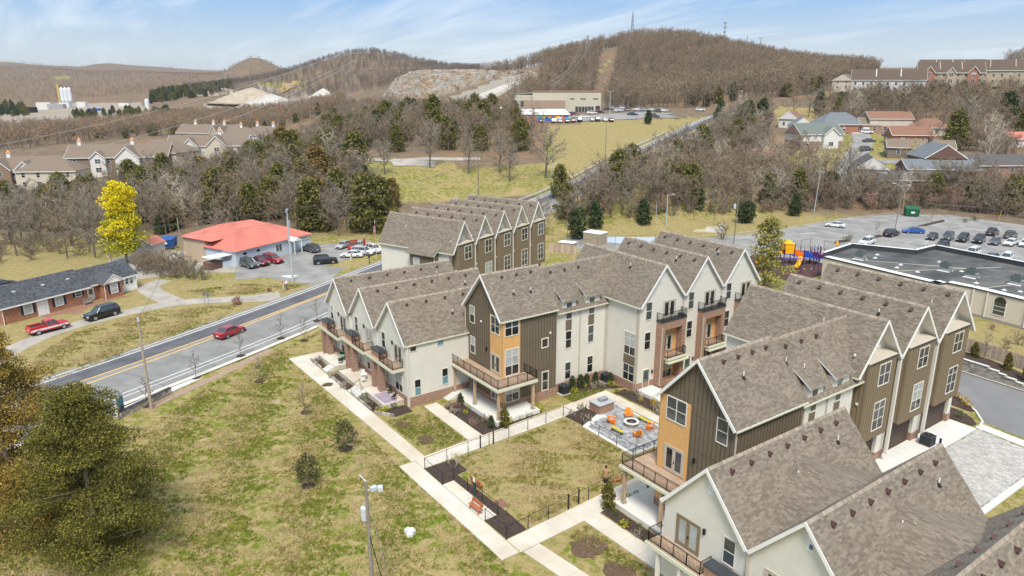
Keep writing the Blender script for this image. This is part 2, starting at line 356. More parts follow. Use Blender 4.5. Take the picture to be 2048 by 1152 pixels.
# land cover (plain earth colours; no light or shade in it): straw grass, rock, woodland floor
def in_poly(x, y, poly):
    c = np.zeros(x.shape, bool); n = len(poly)
    for i in range(n):
        x0, y0 = poly[i]; x1, y1 = poly[(i+1) % n]
        k = ((y0 > y) != (y1 > y)) & (x < (x1-x0)*(y-y0)/(y1-y0+1e-9)+x0); c ^= k
    return c
def make_terrain():
    az = np.concatenate([np.linspace(-180,-46,16,endpoint=False), np.linspace(-46,46,300,endpoint=False), np.linspace(46,180,16,endpoint=False)])
    rr = np.concatenate([np.geomspace(9, 13500, 300)])
    A, D = np.meshgrid(np.radians(az), rr)
    f = D*np.cos(A); r = D*np.sin(A)
    X = f*(-TX)+r*SX; Y = f*SX+r*TX; Z = hz(X, Y)
    na = len(az); nr = len(rr)
    V = np.concatenate([np.stack([X.ravel(), Y.ravel(), Z.ravel()], 1), [[0,0,0]]])
    idx = np.arange(nr*na).reshape(nr, na)
    a = idx[:-1]; b = idx[1:]
    q = np.stack([a, b, np.roll(b,-1,1), np.roll(a,-1,1)], -1).reshape(-1, 4)
    fan = np.stack([np.full(na, nr*na), idx[0], np.roll(idx[0],-1)], -1)
    me = bpy.data.meshes.new('ground')
    faces = q[:, ::-1].tolist() + fan[:, ::-1].tolist()
    me.from_pydata(V.tolist(), [], faces)
    me.polygons.foreach_set('use_smooth', [True]*len(me.polygons))
    # cover weights
    x, y = V[:,0], V[:,1]; aa, ll = polar(x, y); Dd = np.exp(ll); u = np.degrees(aa)
    cov = np.zeros((len(V), 4)); cov[:,3] = 1
    wood = np.clip((Dd-165)/25, 0, 1); wood[u > 2] = np.clip((Dd[u > 2]-205)/20, 0, 1)
    for P in FIELDS:
        wood[in_poly(x, y, P)] = 0
    rock = np.zeros(len(V))
    for P in ROCKS: k = in_poly(x, y, P); rock[k] = 1; wood[k] = 0
    dry = np.zeros(len(V))
    for P in DRY: dry[in_poly(x, y, P)] = 1
    green = np.zeros(len(V))
    for P in GREENS: green[in_poly(x, y, P)] = 1
    cov[:,0] = wood; cov[:,1] = rock; cov[:,2] = dry
    ca = me.color_attributes.new('cover', 'FLOAT_COLOR', 'POINT'); ca.data.foreach_set('color', cov.ravel())
    g = np.stack([green, green*0, green*0, green*0+1], 1)
    cb = me.color_attributes.new('green', 'FLOAT_COLOR', 'POINT'); cb.data.foreach_set('color', g.ravel())
    o = bpy.data.objects.new('ground', me); COL.objects.link(o); o['kind'] = 'structure'
    m = bpy.data.materials.new('ground_cover'); m.use_nodes = True; nt = m.node_tree; N = nt.nodes.new; L = nt.links.new
    bs = nt.nodes['Principled BSDF']; bs.inputs['Roughness'].default_value = 1.0; bs.inputs['Specular IOR Level'].default_value = 0.1
    geo = N('ShaderNodeNewGeometry')
    def noise(sc, det=6, rough=0.65, dist=0.0, stretch=None):
        n = N('ShaderNodeTexNoise'); n.inputs['Scale'].default_value = sc; n.inputs['Detail'].default_value = det; n.inputs['Roughness'].default_value = rough; n.inputs['Distortion'].default_value = dist
        L(geo.outputs['Position'], n.inputs['Vector']); return n.outputs['Fac']
    def mix(f, a, b_):
        x_ = N('ShaderNodeMix'); x_.data_type = 'RGBA'
        if isinstance(f, float): x_.inputs['Factor'].default_value = f
        else: L(f, x_.inputs['Factor'])
        for k, v in (('A', a), ('B', b_)):
            if isinstance(v, tuple): x_.inputs[k].default_value = (*v, 1)
            else: L(v, x_.inputs[k])
        return x_.outputs['Result']
    def rng(v, a, b_, c=0.0, d=1.0):
        r_ = N('ShaderNodeMapRange'); L(v, r_.inputs['Value'])
        for k, q_ in (('From Min', a), ('From Max', b_), ('To Min', c), ('To Max', d)): r_.inputs[k].default_value = q_
        return r_.outputs[0]
    def math2(op, a, b_):
        q_ = N('ShaderNodeMath'); q_.operation = op; q_.use_clamp = True
        for i, v in enumerate((a, b_)):
            if isinstance(v, float): q_.inputs[i].default_value = v
            else: L(v, q_.inputs[i])
        return q_.outputs[0]
    at = N('ShaderNodeAttribute'); at.attribute_name = 'cover'; sc = N('ShaderNodeSeparateColor'); L(at.outputs['Color'], sc.inputs[0])
    ag = N('ShaderNodeAttribute'); ag.attribute_name = 'green'; sg = N('ShaderNodeSeparateColor'); L(ag.outputs['Color'], sg.inputs[0])
    # lawn: straw, olive and fresh green in patches with fine tussocks
    fine = noise(5.0, 10, 0.85); patch = noise(0.085, 9, 0.72, 0.9); mid = noise(0.9, 10, 0.82, 0.3)
    straw = mix(rng(fine,.3,.7), (0.26, 0.19, 0.085), (0.50, 0.385, 0.215))
    olive = mix(rng(fine,.3,.7), (0.105, 0.108, 0.014), (0.25, 0.24, 0.055))
    fresh = mix(rng(fine,.3,.7), (0.065, 0.10, 0.006), (0.18, 0.225, 0.024))
    pg = math2('ADD', rng(patch, 0.36, 0.56), rng(sg.outputs[0], 0, 1, 0.0, 0.22))
    k1 = math2('MULTIPLY', rng(math2('ADD', math2('MULTIPLY', mid, 0.6), math2('MULTIPLY', fine, 0.4)), 0.44, 0.54), rng(pg, 0, 1, 0.25, 1.0))
    lawn = mix(k1, straw, olive)
    k2 = math2('MULTIPLY', rng(mid, 0.49, 0.57), rng(pg, 0.3, 0.9, 0.0, 0.95))
    lawn = mix(k2, lawn, fresh)
    dry = mix(rng(mid, 0.38, 0.62), mix(fine, (0.30, 0.225, 0.105), (0.43, 0.335, 0.175)), mix(fine, (0.17, 0.155, 0.050), (0.27, 0.235, 0.09)))
    base = mix(rng(sc.outputs[2], 0.2, 0.8), lawn, dry)
    big = noise(0.02, 8, 0.7); wfine = noise(0.3, 8, 0.75)
    wood_c = mix(rng(wfine, 0.35, 0.65), (0.12, 0.086, 0.060), (0.235, 0.178, 0.125))
    wood_c = mix(math2('MULTIPLY', rng(big, 0.5, 0.6), 0.6), wood_c, (0.26, 0.16, 0.09))
    base = mix(rng(sc.outputs[0], 0.2, 0.8), base, wood_c)
    rk = mix(rng(wfine, 0.3, 0.7), (0.22, 0.19, 0.155), (0.40, 0.365, 0.32)); rk = mix(math2('MULTIPLY', rng(big, 0.48, 0.62), 0.7), rk, (0.33, 0.23, 0.15))
    base = mix(rng(sc.outputs[1], 0.2, 0.8), base, rk)
    L(base, bs.inputs['Base Color'])
    bp = N('ShaderNodeBump'); bp.inputs['Strength'].default_value = 0.7; bp.inputs['Distance'].default_value = 0.09
    L(math2('ADD', math2('MULTIPLY', fine, 0.6), math2('MULTIPLY', mid, 0.4)), bp.inputs['Height']); L(bp.outputs[0], bs.inputs['Normal'])
    me.materials.append(m)
    return o
def P2(*pp): return [tp(*p)[:2] for p in pp]
FIELDS = [P2((1090,255),(1340,238),(1420,232),(1330,300),(1210,360),(1120,390),(960,395),(690,400),(680,318),(800,318),(1090,330)),
          P2((0,470),(230,480),(330,560),(0,620)),
          P2((1540,215),(1640,215),(1680,245),(1560,250)), P2((1560,330),(1640,270),(1760,262),(1850,300),(1830,330),(1620,350)),
          P2((1860,320),(1940,320),(1960,345),(1860,350)), P2((1640,182),(1760,182),(1760,194),(1640,194)),P2((1700,178),(2047,170),(2047,188),(1700,192)),
          P2((1180,300-135),(1215,118),(1225,122),(1160,175)),
          P2((320,258),(400,250),(400,262),(320,268)), P2((110,154),(135,152),(140,158),(110,159)), P2((500,165),(620,162),(620,170),(520,174))]
ROCKS = [P2((0,225),(120,205),(280,205),(300,225),(280,250),(100,262),(0,265)), P2((230,255),(420,205),(520,170),(600,178),(680,200),(580,215),(440,222),(260,250)),
         P2((760,215),(1060,140),(1085,150),(920,215),(880,222))]
DRY = [P2((0,480),(330,560),(640,560),(640,590),(480,640),(100,760),(0,780)), P2((1090,255),(1340,238),(1400,240),(1330,300),(1210,340),(1120,350)),
       P2((1540,215),(1640,215),(1680,245),(1560,250)), P2((1180,165),(1215,118),(1225,122),(1160,175)), P2((1890,640),(2048,650),(2048,740),(1890,700)),
       P2((1110,470),(1300,440),(1560,430),(1700,450),(1540,470),(1300,520)), [(-57.3,31.8),(-57.5,49.5),(-45.8,50.5),(-45.2,31.8)]]
GREENS = [P2((250,850),(420,760),(560,720),(850,930),(1000,1120),(700,1140),(400,930)), P2((690,320),(800,325),(960,350),(960,390),(690,395)), P2((650,560),(760,505),(820,520),(690,560)),
          P2((1040,350),(1130,350),(1130,372),(1040,375)), [(-60.5,50.0),(-60.5,57.0),(-57.6,57.0),(-57.6,50.0)], P2((840,815),(900,790),(930,880),(850,905)), P2((210,600),(320,580),(340,600),(220,640))]
make_terrain()
# ---------------------------------------------------------------- sheets laid on the terrain
def drape_strip(name, line, offs, mats, lift=0.02, kind='structure', step=4.0, parent=None):
    """strip along a centre line; offs = (left, right) offsets, each a number or one per point"""
    P = []; O = []
    n = len(line)
    lo = offs[0] if hasattr(offs[0], '__len__') else [offs[0]]*n; ro = offs[1] if hasattr(offs[1], '__len__') else [offs[1]]*n
    for i in range(n-1):
        (x0,y0),(x1,y1) = line[i][:2], line[i+1][:2]; k = max(1, int(math.hypot(x1-x0, y1-y0)/step))
        for j in range(k): t = j/k; P.append((x0+(x1-x0)*t, y0+(y1-y0)*t)); O.append((lo[i]+(lo[i+1]-lo[i])*t, ro[i]+(ro[i+1]-ro[i])*t))
    P.append(line[-1][:2]); O.append((lo[-1], ro[-1]))
    P = np.array(P); T = np.gradient(P, axis=0)
    for _ in range(2): T[1:-1] = (T[:-2]+2*T[1:-1]+T[2:])/4
    T /= np.linalg.norm(T, axis=1)[:,None]; Nn = np.stack([T[:,1], -T[:,0]], 1)   # to the right of travel
    O = np.array(O); m = max(2, int(np.ptp(O[0])/3.0)+1) if np.ptp(O[0]) > 3 else 2
    cols = [P + Nn*(O[:,:1]*(1-t)+O[:,1:]*t) for t in np.linspace(0, 1, m)]
    mb = MB(); k = len(P)
    for c in cols:
        z = hz(c[:,0], c[:,1]) + lift; mb.v += [(float(a), float(b), float(d)) for (a, b), d in zip(c, z)]
    for j in range(m-1):
        for i in range(k-1): mb.f.append([j*k+i, (j+1)*k+i, (j+1)*k+i+1, j*k+i+1]); mb.m.append(0)
    return mb.build(name, mats, parent, kind=kind)
def sheet(name, poly, m, z=0.004, kind='structure', parent=None, th=None):
    mb = MB()
    if th: mb.poly(poly, z-th, z)
    else: mb.add([(x, y, z) for x, y in poly], [tuple(range(len(poly)))])
    return mb.build(name, m, parent, kind=kind)
def smooth_line(pts, it=3):
    for _ in range(it):
        q = [pts[0]]
        for a, b in zip(pts[:-1], pts[1:]): q += [(a[0]*.75+b[0]*.25, a[1]*.75+b[1]*.25), (a[0]*.25+b[0]*.75, a[1]*.25+b[1]*.75)]
        pts = q+[pts[-1]]
    return pts
ROADL = smooth_line([(-79,-38), (-97.5,3.4), (-104.7,19.5), (-116.3,41.9), (-140,84), tp(1100,404)[:2], tp(1210,346)[:2], tp(1320,298)[:2], tp(1405,253)[:2], tp(1445,233)[:2], tp(1475,222)[:2]], 3)
_nr = len(ROADL)
def along(a, b, c=None):      # offset values along the road: near part, then the hill
    out = []
    for x, y in ROADL:
        D = math.hypot(x, y); t = min(1, max(0, (D-115)/60)); out.append(a+(b-a)*t)
    return out
drape_strip('road', ROADL, (along(-5.5,-5.6), along(10.6,5.4)), asphalt, 0.012)
for k_ in (14, 17, 21, 24, 27):
    (xa_, ya_), (xb_, yb_) = ROADL[k_], ROADL[k_+1]; t_ = Vector((xb_-xa_, yb_-ya_)).normalized(); drape_strip('road_crack', [(xa_+t_.y*1.0, ya_-t_.x*1.0), (xa_+t_.y*5+t_.x*.5, ya_-t_.x*5+t_.y*.5), (xa_+t_.y*9.8+t_.x*.2, ya_-t_.x*9.8+t_.y*.2)], (-.03,.03), crack_seal, .02, step=1)
drape_strip('road_resurfaced_lane', ROADL, (along(-3.7,-3.6), along(-0.35,-0.4)), asphalt_dark, 0.018)
drape_strip('road_marking', ROADL, (along(-0.42,-0.3), along(-0.20,-0.12)), paint_yellow, 0.024)
_t1 = [0.95*max(0, 1-max(0, (math.hypot(x, y)-95)/25))+0.22 for x, y in ROADL]
drape_strip('road_marking', ROADL, ([t-0.1 for t in _t1], [t+0.12 for t in _t1]), paint_yellow, 0.024)
for o0, b0, w in ((7.55, 3.6, .16), (8.55, 4.9, .14), (-3.86, -3.8, .16), (-4.75, -5.1, .14)):
    drape_strip('road_marking', ROADL, (along(o0-w/2, b0-w/2), along(o0+w/2, b0+w/2)), paint_white, 0.024)
drape_strip('crack_sealant', ROADL, (along(-2.75,-2.1), along(-2.62,-2.0)), crack_seal, 0.026)
_k = [i for i, p in enumerate(ROADL) if math.hypot(*p) < 150]
KL = [ROADL[i] for i in _k]
drape_strip('road_kerb', KL, (10.55, 11.0), kerb_con, 0.13)
drape_strip('gutter_strip', KL, (10.0, 10.56), kerb_con, 0.022)
# barrier along the hill road
# the site's walks: concrete panels with open joints, over a darker bed
def slabs(name, x0, x1, y0, y1, nx, ny, m=concrete, z=0.05, gap=0.018, parent=None):
    p = parent or sheet(name, [(x0,y0),(x1,y0),(x1,y1),(x0,y1)], kerb_dark, 0.012)
    for i in range(nx):
        for j in range(ny):
            dx = (x1-x0)/nx; dy = (y1-y0)/ny
            cubeobj('concrete_slab', p, m, x0+i*dx+gap/2, x0+(i+1)*dx-gap/2, y0+j*dy+gap/2, y0+(j+1)*dy-gap/2, 0.0, z)
    return p
kerb_dark = mat('joint_dark', (0.22, 0.20, 0.17), 1.0, 0.1)
def slab_quad(A, B, C, D, nu, nv, m=concrete, z=0.05, gap=0.02, name='pavement'):
    """panels across the quadrilateral A-B-C-D (nu along A-B, nv along A-D)"""
    p = sheet(name, [A, B, C, D], kerb_dark, 0.012)
    P = lambda u, v: ((A[0]*(1-u)+B[0]*u)*(1-v)+(D[0]*(1-u)+C[0]*u)*v, (A[1]*(1-u)+B[1]*u)*(1-v)+(D[1]*(1-u)+C[1]*u)*v)
    lu = math.dist(A, B)/nu; lv = math.dist(A, D)/nv; gu = gap/lu/nu/2; gv = gap/lv/nv/2
    for i in range(nu):
        for j in range(nv):
            u0, u1, v0, v1 = i/nu+gu, (i+1)/nu-gu, j/nv+gv, (j+1)/nv-gv
            MB().poly([P(u0,v0), P(u1,v0), P(u1,v1), P(u0,v1)], 0.0, z+rnd.uniform(-.004,.004)).build('concrete_slab', m, p)
    return p
slab_quad((-90.7,27.55), (-57.0,28.35), (-57.2,29.9), (-90.7,29.7), 18, 1)      # along the terrace gardens
slab_quad((-90.7,29.73), (-88.6,29.73), (-88.6,32.6), (-90.7,32.6), 1, 2)
slab_quad((-56.95,26.9), (-39.55,27.05), (-39.55,28.75), (-56.95,28.65), 9, 1)   # widened by the benches
slab_quad((-51.65,28.72), (-44.65,28.76), (-44.8,30.1), (-51.7,29.95), 4, 1)
slab_quad((-57.2,28.7), (-55.2,28.7), (-55.9,45.5), (-58.0,45.5), 1, 9)          # north side of the dog run
slab_quad((-58.03,45.53), (-55.93,45.53), (-56.55,55.3), (-58.6,55.3), 1, 5)
slab_quad((-67.4,35.3), (-57.6,35.2), (-57.6,37.0), (-67.4,37.0), 5, 1)          # to the corner house porch
slab_quad((-41.45,28.8), (-39.5,28.8), (-40.35,47.5), (-42.45,47.5), 1, 9)       # south side of the dog run
slab_quad((-39.45,29.0), (-22.0,31.2), (-22.2,32.9), (-39.55,30.7), 8, 1)        # on towards the viewer
slab_quad((-39.85,35.7), (-28.0,36.1), (-28.0,37.9), (-39.9,37.5), 6, 1)
slab_quad((-56.5,53.9), (-45.5,54.1), (-45.5,55.5), (-56.5,55.35), 6, 1)         # behind the patio
# ---------------------------------------------------------------- building kit
def face_rot(f): return {'-y': 0.0, '+x': R(90), '+y': R(180), '-x': R(-90)}[f]
_win = {}
GL = [glass_dark, glass_dark, glass_dark, glass_mid, glass_dark, glass_mid]
def pane_mesh(m):
    k = ('pane', m.name)
    if k not in _win: _win[k] = MB().box(-.5,.5,-.012,.012,-.5,.5).mesh('pane', m)
    return _win[k]
def window(parent, x, y, z, w, h, face='-y', cols=1, rows=(1, 1), trim=None, glass=None, casing=0.085, name='window', rot=None, top_glass=None, depth=0.05):
    """a framed window; (x, y, z) is the middle of its sill on the wall plane"""
    trim = trim or cream_flat
    key = (round(w,2), round(h,2), cols, tuple(rows), trim.name, casing, depth)
    if key not in _win:
        mb = MB(); W2 = w/2
        mb.box(-W2-casing, -W2, -depth, 0.03, -casing, h+casing); mb.box(W2, W2+casing, -depth, 0.03, -casing, h+casing)
        mb.box(-W2, W2, -depth, 0.03, h, h+casing); mb.box(-W2, W2, -depth-0.02, 0.03, -casing, 0)
        for i in range(1, cols): xx = -W2+w*i/cols; mb.box(xx-0.045, xx+0.045, -depth+0.012, 0.03, 0, h)
        S = float(sum(rows)); a = 0
        for r_ in rows[:-1]:
            a += r_; zz = h*a/S; mb.box(-W2, W2, -depth+0.008, 0.03, zz-0.03, zz+0.03)
        _win[key] = mb.mesh('window', trim)
    rz = face_rot(face) if rot is None else rot
    o = obj(name, _win[key], parent, (x, y, z), (0, 0, rz)); BASE[o.name] = (0,0,0)
    S = float(sum(rows)); a = 0; k_ = rnd.random(); low_g = glass or (glass_dark if k_ < .75 else glass_mid); top_g = glass or (glass_blind if k_ < .22 else glass_mid if k_ < .5 else low_g)
    for j, r_ in enumerate(rows):
        for i in range(cols):
            g = top_g if j and j >= len(rows)-2 else low_g
            if top_glass and j == len(rows)-1: g = top_glass
            pw = w/cols-0.02; ph = h*r_/S-0.02
            obj('pane', pane_mesh(g), o, (-w/2+w*(i+.5)/cols, -0.012, h*(a+r_/2)/S), (0,0,0), (pw, 1, ph))
        a += r_
    return o
def french_door(parent, x, y, z, w=1.9, h=2.15, face='-y', trim=None, glass=None):
    trim = trim or tan; key = ('fd', w, h, trim.name)
    if key not in _win:
        mb = MB(); W2 = w/2
        mb.box(-W2-.1,-W2,-.06,.02,0,h+.1); mb.box(W2,W2+.1,-.06,.02,0,h+.1); mb.box(-W2,W2,-.06,.02,h,h+.1)
        for s in (-1, 0):
            a = s*W2; b = a+W2
            mb.box(a+.01,a+.17,-.04,.02,0,h); mb.box(b-.17,b-.01,-.04,.02,0,h); mb.box(a+.17,b-.17,-.04,.02,0,.28); mb.box(a+.17,b-.17,-.04,.02,h-.16,h)
        _win[key] = mb.mesh('door', trim)
    o = obj('door', _win[key], parent, (x,y,z), (0,0,face_rot(face))); BASE[o.name] = (0,0,0)
    for s in (-1, 1): obj('pane', pane_mesh(glass or rnd.choice(GL)), o, (s*w/4, -.015, h/2+.06), (0,0,0), (w/2-.34, 1, h-.44))
    obj('handle', handle_me, o, (0.07, -.06, 1.0))
    return o
handle_me = MB().box(-.03,.03,-.05,.01,-.09,.09).mesh('handle', black_metal)
def plain_door(parent, x, y, z, w=.95, h=2.15, face='-y', m=None, trim=None):
    trim = trim or cream_flat; m = m or tan; key = ('pd', w, h, trim.name, m.name)
    if key not in _win:
        mb = MB(); W2 = w/2
        mb.box(-W2-.1,-W2,-.06,.02,0,h+.1); mb.box(W2,W2+.1,-.06,.02,0,h+.1); mb.box(-W2,W2,-.06,.02,h,h+.1)
        mb.box(-W2,W2,-.03,.02,0,h,1); mb.box(-W2+.15,W2-.15,-.045,-.03,.2,.85,1)
        _win[key] = mb.mesh('door', [trim, m])
    o = obj('door', _win[key], parent, (x,y,z), (0,0,face_rot(face))); BASE[o.name] = (0,0,0)
    obj('pane', pane_mesh(glass_mid), o, (0,-.03,h*.68), (0,0,0), (w-.36,1,h*.42)); obj('handle', handle_me, o, (w/2-.1,-.06,1.0))
    return o
def shingles(parent, p0, U, V, lu, lv, m=None, tw=0.32, ex=0.145, name='shingles', clip=None):
    """overlapping tabs laid in courses over a roof plane: p0 eave corner, U along the eave, V up the slope"""
    m = m or shingle_tab
    p0 = np.array(p0, float); U = np.array(U, float); U /= np.linalg.norm(U); V = np.array(V, float); V /= np.linalg.norm(V)
    Nn = np.cross(U, V); Nn = Nn if Nn[2] > 0 else -Nn
    ncr = int(lv/ex)+1; rs = np.random.RandomState(int(abs(p0[0]*13+p0[1]*7))%9999+1)
    A0 = []; A1 = []; B0 = []; B1 = []
    for c in range(ncr):
        v0 = c*ex; v1 = min(v0+ex*1.15, lv)
        if v1-v0 < .03: continue
        n = int(lu/tw)+2; e = np.concatenate([[0], np.clip((np.arange(n)+rs.uniform(.1,.9)+rs.uniform(-.25,.25,n))*tw, 0, lu), [lu]])
        e = np.unique(np.sort(e)); k = np.diff(e) > .03
        a = e[:-1][k]; b = e[1:][k]
        if clip is not None:
            kk = clip((a+b)/2, v0+ex/2); a = a[kk]; b = b[kk]
        A0 += a.tolist(); A1 += b.tolist(); B0 += [v0]*len(a); B1 += [v1]*len(a)
    A0, A1, B0, B1 = map(np.array, (A0, A1, B0, B1)); n = len(A0)
    if n == 0: return None
    th = rs.uniform(.016, .03, n)
    def P(a, b, h): return p0 + a[:,None]*U + b[:,None]*V + (h[:,None] if hasattr(h, '__len__') else h)*Nn
    q = np.stack([P(A0,B0,th), P(A1,B0,th), P(A1,B1,0.006), P(A0,B1,0.006), P(A0,B0,-0.01), P(A1,B0,-0.01)], 1)
    off = np.array(BASE.get(parent.name, (0,0,0))); V3 = (q-off).reshape(-1, 3)
    i = np.arange(n)*6
    top = np.stack([i,i+1,i+2,i+3], 1); fr = np.stack([i+4,i+5,i+1,i], 1)
    if np.dot(np.cross(U, V), Nn) < 0: top = top[:, ::-1]; fr = fr[:, ::-1]
    me = bpy.data.meshes.new(name); me.from_pydata(V3.tolist(), [], top.tolist()+fr.tolist()); me.materials.append(m)
    o = bpy.data.objects.new(name, me); COL.objects.link(o); o.parent = parent; o['kind'] = 'stuff'
    return o
def slab_roof(parent, A, B, C, D, th=0.16, m=None, under=None, name='roof'):
    """one roof plane A-B (eave) C-D (ridge), thickness th downwards"""
    P = [Vector(p) for p in (A, B, C, D)]; n = (P[1]-P[0]).cross(P[3]-P[0]).normalized(); n = n if n.z > 0 else -n
    Q = [p-n*th for p in P]; mb = MB()
    mb.add(P+Q, [(0,1,2,3), (7,6,5,4), (0,4,5,1), (1,5,6,2), (2,6,7,3), (3,7,4,0)]); mb.m = [0,1,1,1,0,1]
    return mb.build(name, [m or shingle, under or cream_flat], parent)
def gable_roof(parent, a0, a1, am, b0, b1, ze, zp, oa0=.35, oa1=.35, axis='y', m=None, tab=None, rake=True, rake_m=None, ridge=True, gut=(True, True), tw=.32, ex=.145, front=None, sides=(True, True)):
    """ridge runs along `axis` from b0 to b1 at zp; eaves at a0 and a1 (wall faces) at height ze, overhanging oa0/oa1"""
    sl0 = (zp-ze)/(am-a0); sl1 = (zp-ze)/(a1-am)
    e0 = (a0-oa0, ze-oa0*sl0); e1 = (a1+oa1, ze-oa1*sl1)
    pt = (lambda a, b, z: (a, b, z)) if axis == 'y' else (lambda a, b, z: (b, a, z))
    r = None
    for (ea, ez), on in ((e0, sides[0]), (e1, sides[1])):
        if not on: continue
        r = slab_roof(parent, pt(ea,b0,ez), pt(ea,b1,ez), pt(am,b1,zp), pt(am,b0,zp), m=m, under=rake_m)
        lv = math.hypot(am-ea, zp-ez)
        if tab is not False:
            shingles(r, pt(ea,b0,ez), Vector(pt(0,1,0)), Vector(pt(am-ea,0,zp-ez)), b1-b0, lv, tab, tw, ex)
    if ridge and tab is not False:      # ridge caps
        mb = MB(); n = int((b1-b0)/0.22); w = .16
        for i in range(n):
            x = b0+(b1-b0)*i/n; y = b0+(b1-b0)*(i+1.1)/n
            for s, sl in ((-1, sl0), (1, sl1)):
                mb.add([pt(am,x,zp+.05), pt(am,y,zp+.03), pt(am+s*w,y,zp+.03-w*sl), pt(am+s*w,x,zp+.05-w*sl)], [(0,1,2,3) if s > 0 else (3,2,1,0)])
        mb.build('ridge_cap', tab or ridge_tab, r, kind='stuff')
    if rake:
        f = front if front is not None else b0
        for (ea, ez), on in ((e0, sides[0]), (e1, sides[1])):
            if not on: continue
            d = Vector((am-ea, zp-ez)).normalized(); nn = Vector((d.y, -d.x)); nn = nn if nn.y < 0 else -nn
            p = Vector((ea, ez)); q = Vector((am, zp))
            for bb in (f,):
                s = -1 if bb == b0 else 1
                y0, y1 = bb, bb + s*.06
                ring = lambda y: [pt(c.x, y, c.y) for c in (p+nn*-.02, q+Vector((0,.02)), q+Vector((0,-.30)), p+nn*.24)]
                MB().loft([ring(y0), ring(y1)] if True else []).build('rake_board', rake_m or white, parent)
    for (ea, ez), g in ((e0, gut[0]), (e1, gut[1])):
        if g:
            s = -1 if ea < am else 1
            c = [pt(ea, b0+.02, ez-.10), pt(ea+s*.11, b1-.02, ez+.03)]
            mb = MB(); mb.box(min(c[0][0],c[1][0]), max(c[0][0],c[1][0]), min(c[0][1],c[1][1]), max(c[0][1],c[1][1]), ez-.11, ez+.02); mb.build('gutter', fascia, parent)
    return (sl0, sl1)
_v = {}
def roof_vent(parent, x, y, z, rotz, slope):
    if 'rv' not in _v:
        mb = MB(); mb.loft([[(-.19,-.24,0),(.19,-.24,0),(.19,.22,0),(-.19,.22,0)], [(-.17,-.24,.20),(.17,-.24,.20),(.17,.16,.10),(-.17,.16,.10)]]); mb.box(-.21,.21,-.27,.24,-.01,.015)
        _v['rv'] = mb.mesh('roof_vent', vent_brown)
    e = obj('roof_vent', _v['rv'], parent, (x,y,z), scale=(.88,.88,.85)); e.rotation_mode = 'ZYX'; e.rotation_euler = (slope, 0, rotz); return e
def vent_pipe(parent, x, y, z, h=.55):
    if 'vp' not in _v:
        _v['vp'] = MB().lathe([(.05,0),(.05,1),(.035,1.0)], n=8).mesh('vent_pipe', white)
        _v['vb'] = MB().lathe([(.22,-.06),(.12,.10),(.07,.2)], n=8).mesh('boot', rubber)
    o = obj('vent_pipe', _v['vp'], parent, (x,y,z), (0,0,0), (1,1,h)); BASE[o.name] = (0,0,0)
    obj('boot', _v['vb'], o, (0,0,0), (0,0,0), (1,1,1/h))
def ridge_vents(parent, axis, am, b0, b1, zp, sl, side, n=6, down=.55):
    for i in range(n):
        b = b0+(b1-b0)*(i+.6)/(n+.2); a = am+side*down
        x, y = (a, b) if axis == 'y' else (b, a)
        rz = {('y',1): R(90), ('y',-1): R(-90), ('x',1): R(180), ('x',-1): 0.0}[(axis, side)]
        roof_vent(parent, x, y, zp-down*sl+.03, rz, math.atan(sl))
def battens(parent, face, plane, a0, a1, z0, z1, m, pitch=.40, ztop=None, start=.2, skip=()):
    a = a0+start; w = .03
    while a < a1-.05:
        zt = ztop(a) if ztop else z1
        if zt-z0 > .2 and not any(s0 <= a <= s1 for s0, s1 in skip):
            if face == '-y': cubeobj('batten', parent, m, a-w, a+w, plane-.03, plane+.01, z0, zt)
            elif face == '+x': cubeobj('batten', parent, m, plane-.01, plane+.03, a-w, a+w, z0, zt)
            elif face == '-x': cubeobj('batten', parent, m, plane-.03, plane+.01, a-w, a+w, z0, zt)
        a += pitch
def downspout(parent, x, y, z0, z1, m=None, w=.055):
    return cubeobj('downspout', parent, m or tan, x-w, x+w, y-w, y+w, z0, z1)
def railing(parent, pts, z, h=1.02, m=None, post=1.3, name='railing', bal=.11, r=.02):
    """posts and rails along a line of points, with thin balusters between"""
    m = m or black_metal; mb = MB(); bb = MB()
    for (x0,y0), (x1,y1) in zip(pts[:-1], pts[1:]):
        L_ = math.hypot(x1-x0, y1-y0); a = math.atan2(y1-y0, x1-x0); k = max(1, round(L_/post))
        for i in range(k+1): t = i/k; mb.obox((x0+(x1-x0)*t, y0+(y1-y0)*t, z+h/2), (r*1.25, r*1.25, h/2), a)
        for zz in (z+h-.02, z+.09): mb.obox(((x0+x1)/2, (y0+y1)/2, zz), (L_/2, r, r), a)
        n = int(L_/bal)
        for i in range(1, n): t = i/n; bb.obox((x0+(x1-x0)*t, y0+(y1-y0)*t, z+h/2), (.009, .009, h/2-.03), a)
    o = mb.build(name, m, parent); bb.build('baluster', m, o, kind='stuff'); return o
def wall_lamp(parent, x, y, z, face='-y'):
    if 'wl' not in _v: _v['wl'] = MB().box(-.07,.07,-.16,0,-.2,.2).box(-.09,.09,-.2,-.12,.16,.24).mesh('wall_lamp', black_metal)
    return obj('wall_lamp', _v['wl'], parent, (x,y,z), (0,0,face_rot(face)))
def louvre(parent, x, y, z, face='-y', w=.42, h=.95):
    k = ('lv', w, h)
    if k not in _v:
        mb = MB(); mb.box(-w/2-.05,w/2+.05,-.03,.01,-.05,h+.05)
        for i in range(7): mb.box(-w/2,w/2,-.05,-.03,h*i/7+.02,h*(i+.6)/7)
        _v[k] = mb.mesh('gable_vent', white)
    return obj('gable_vent', _v[k], parent, (x,y,z), (0,0,face_rot(face)))
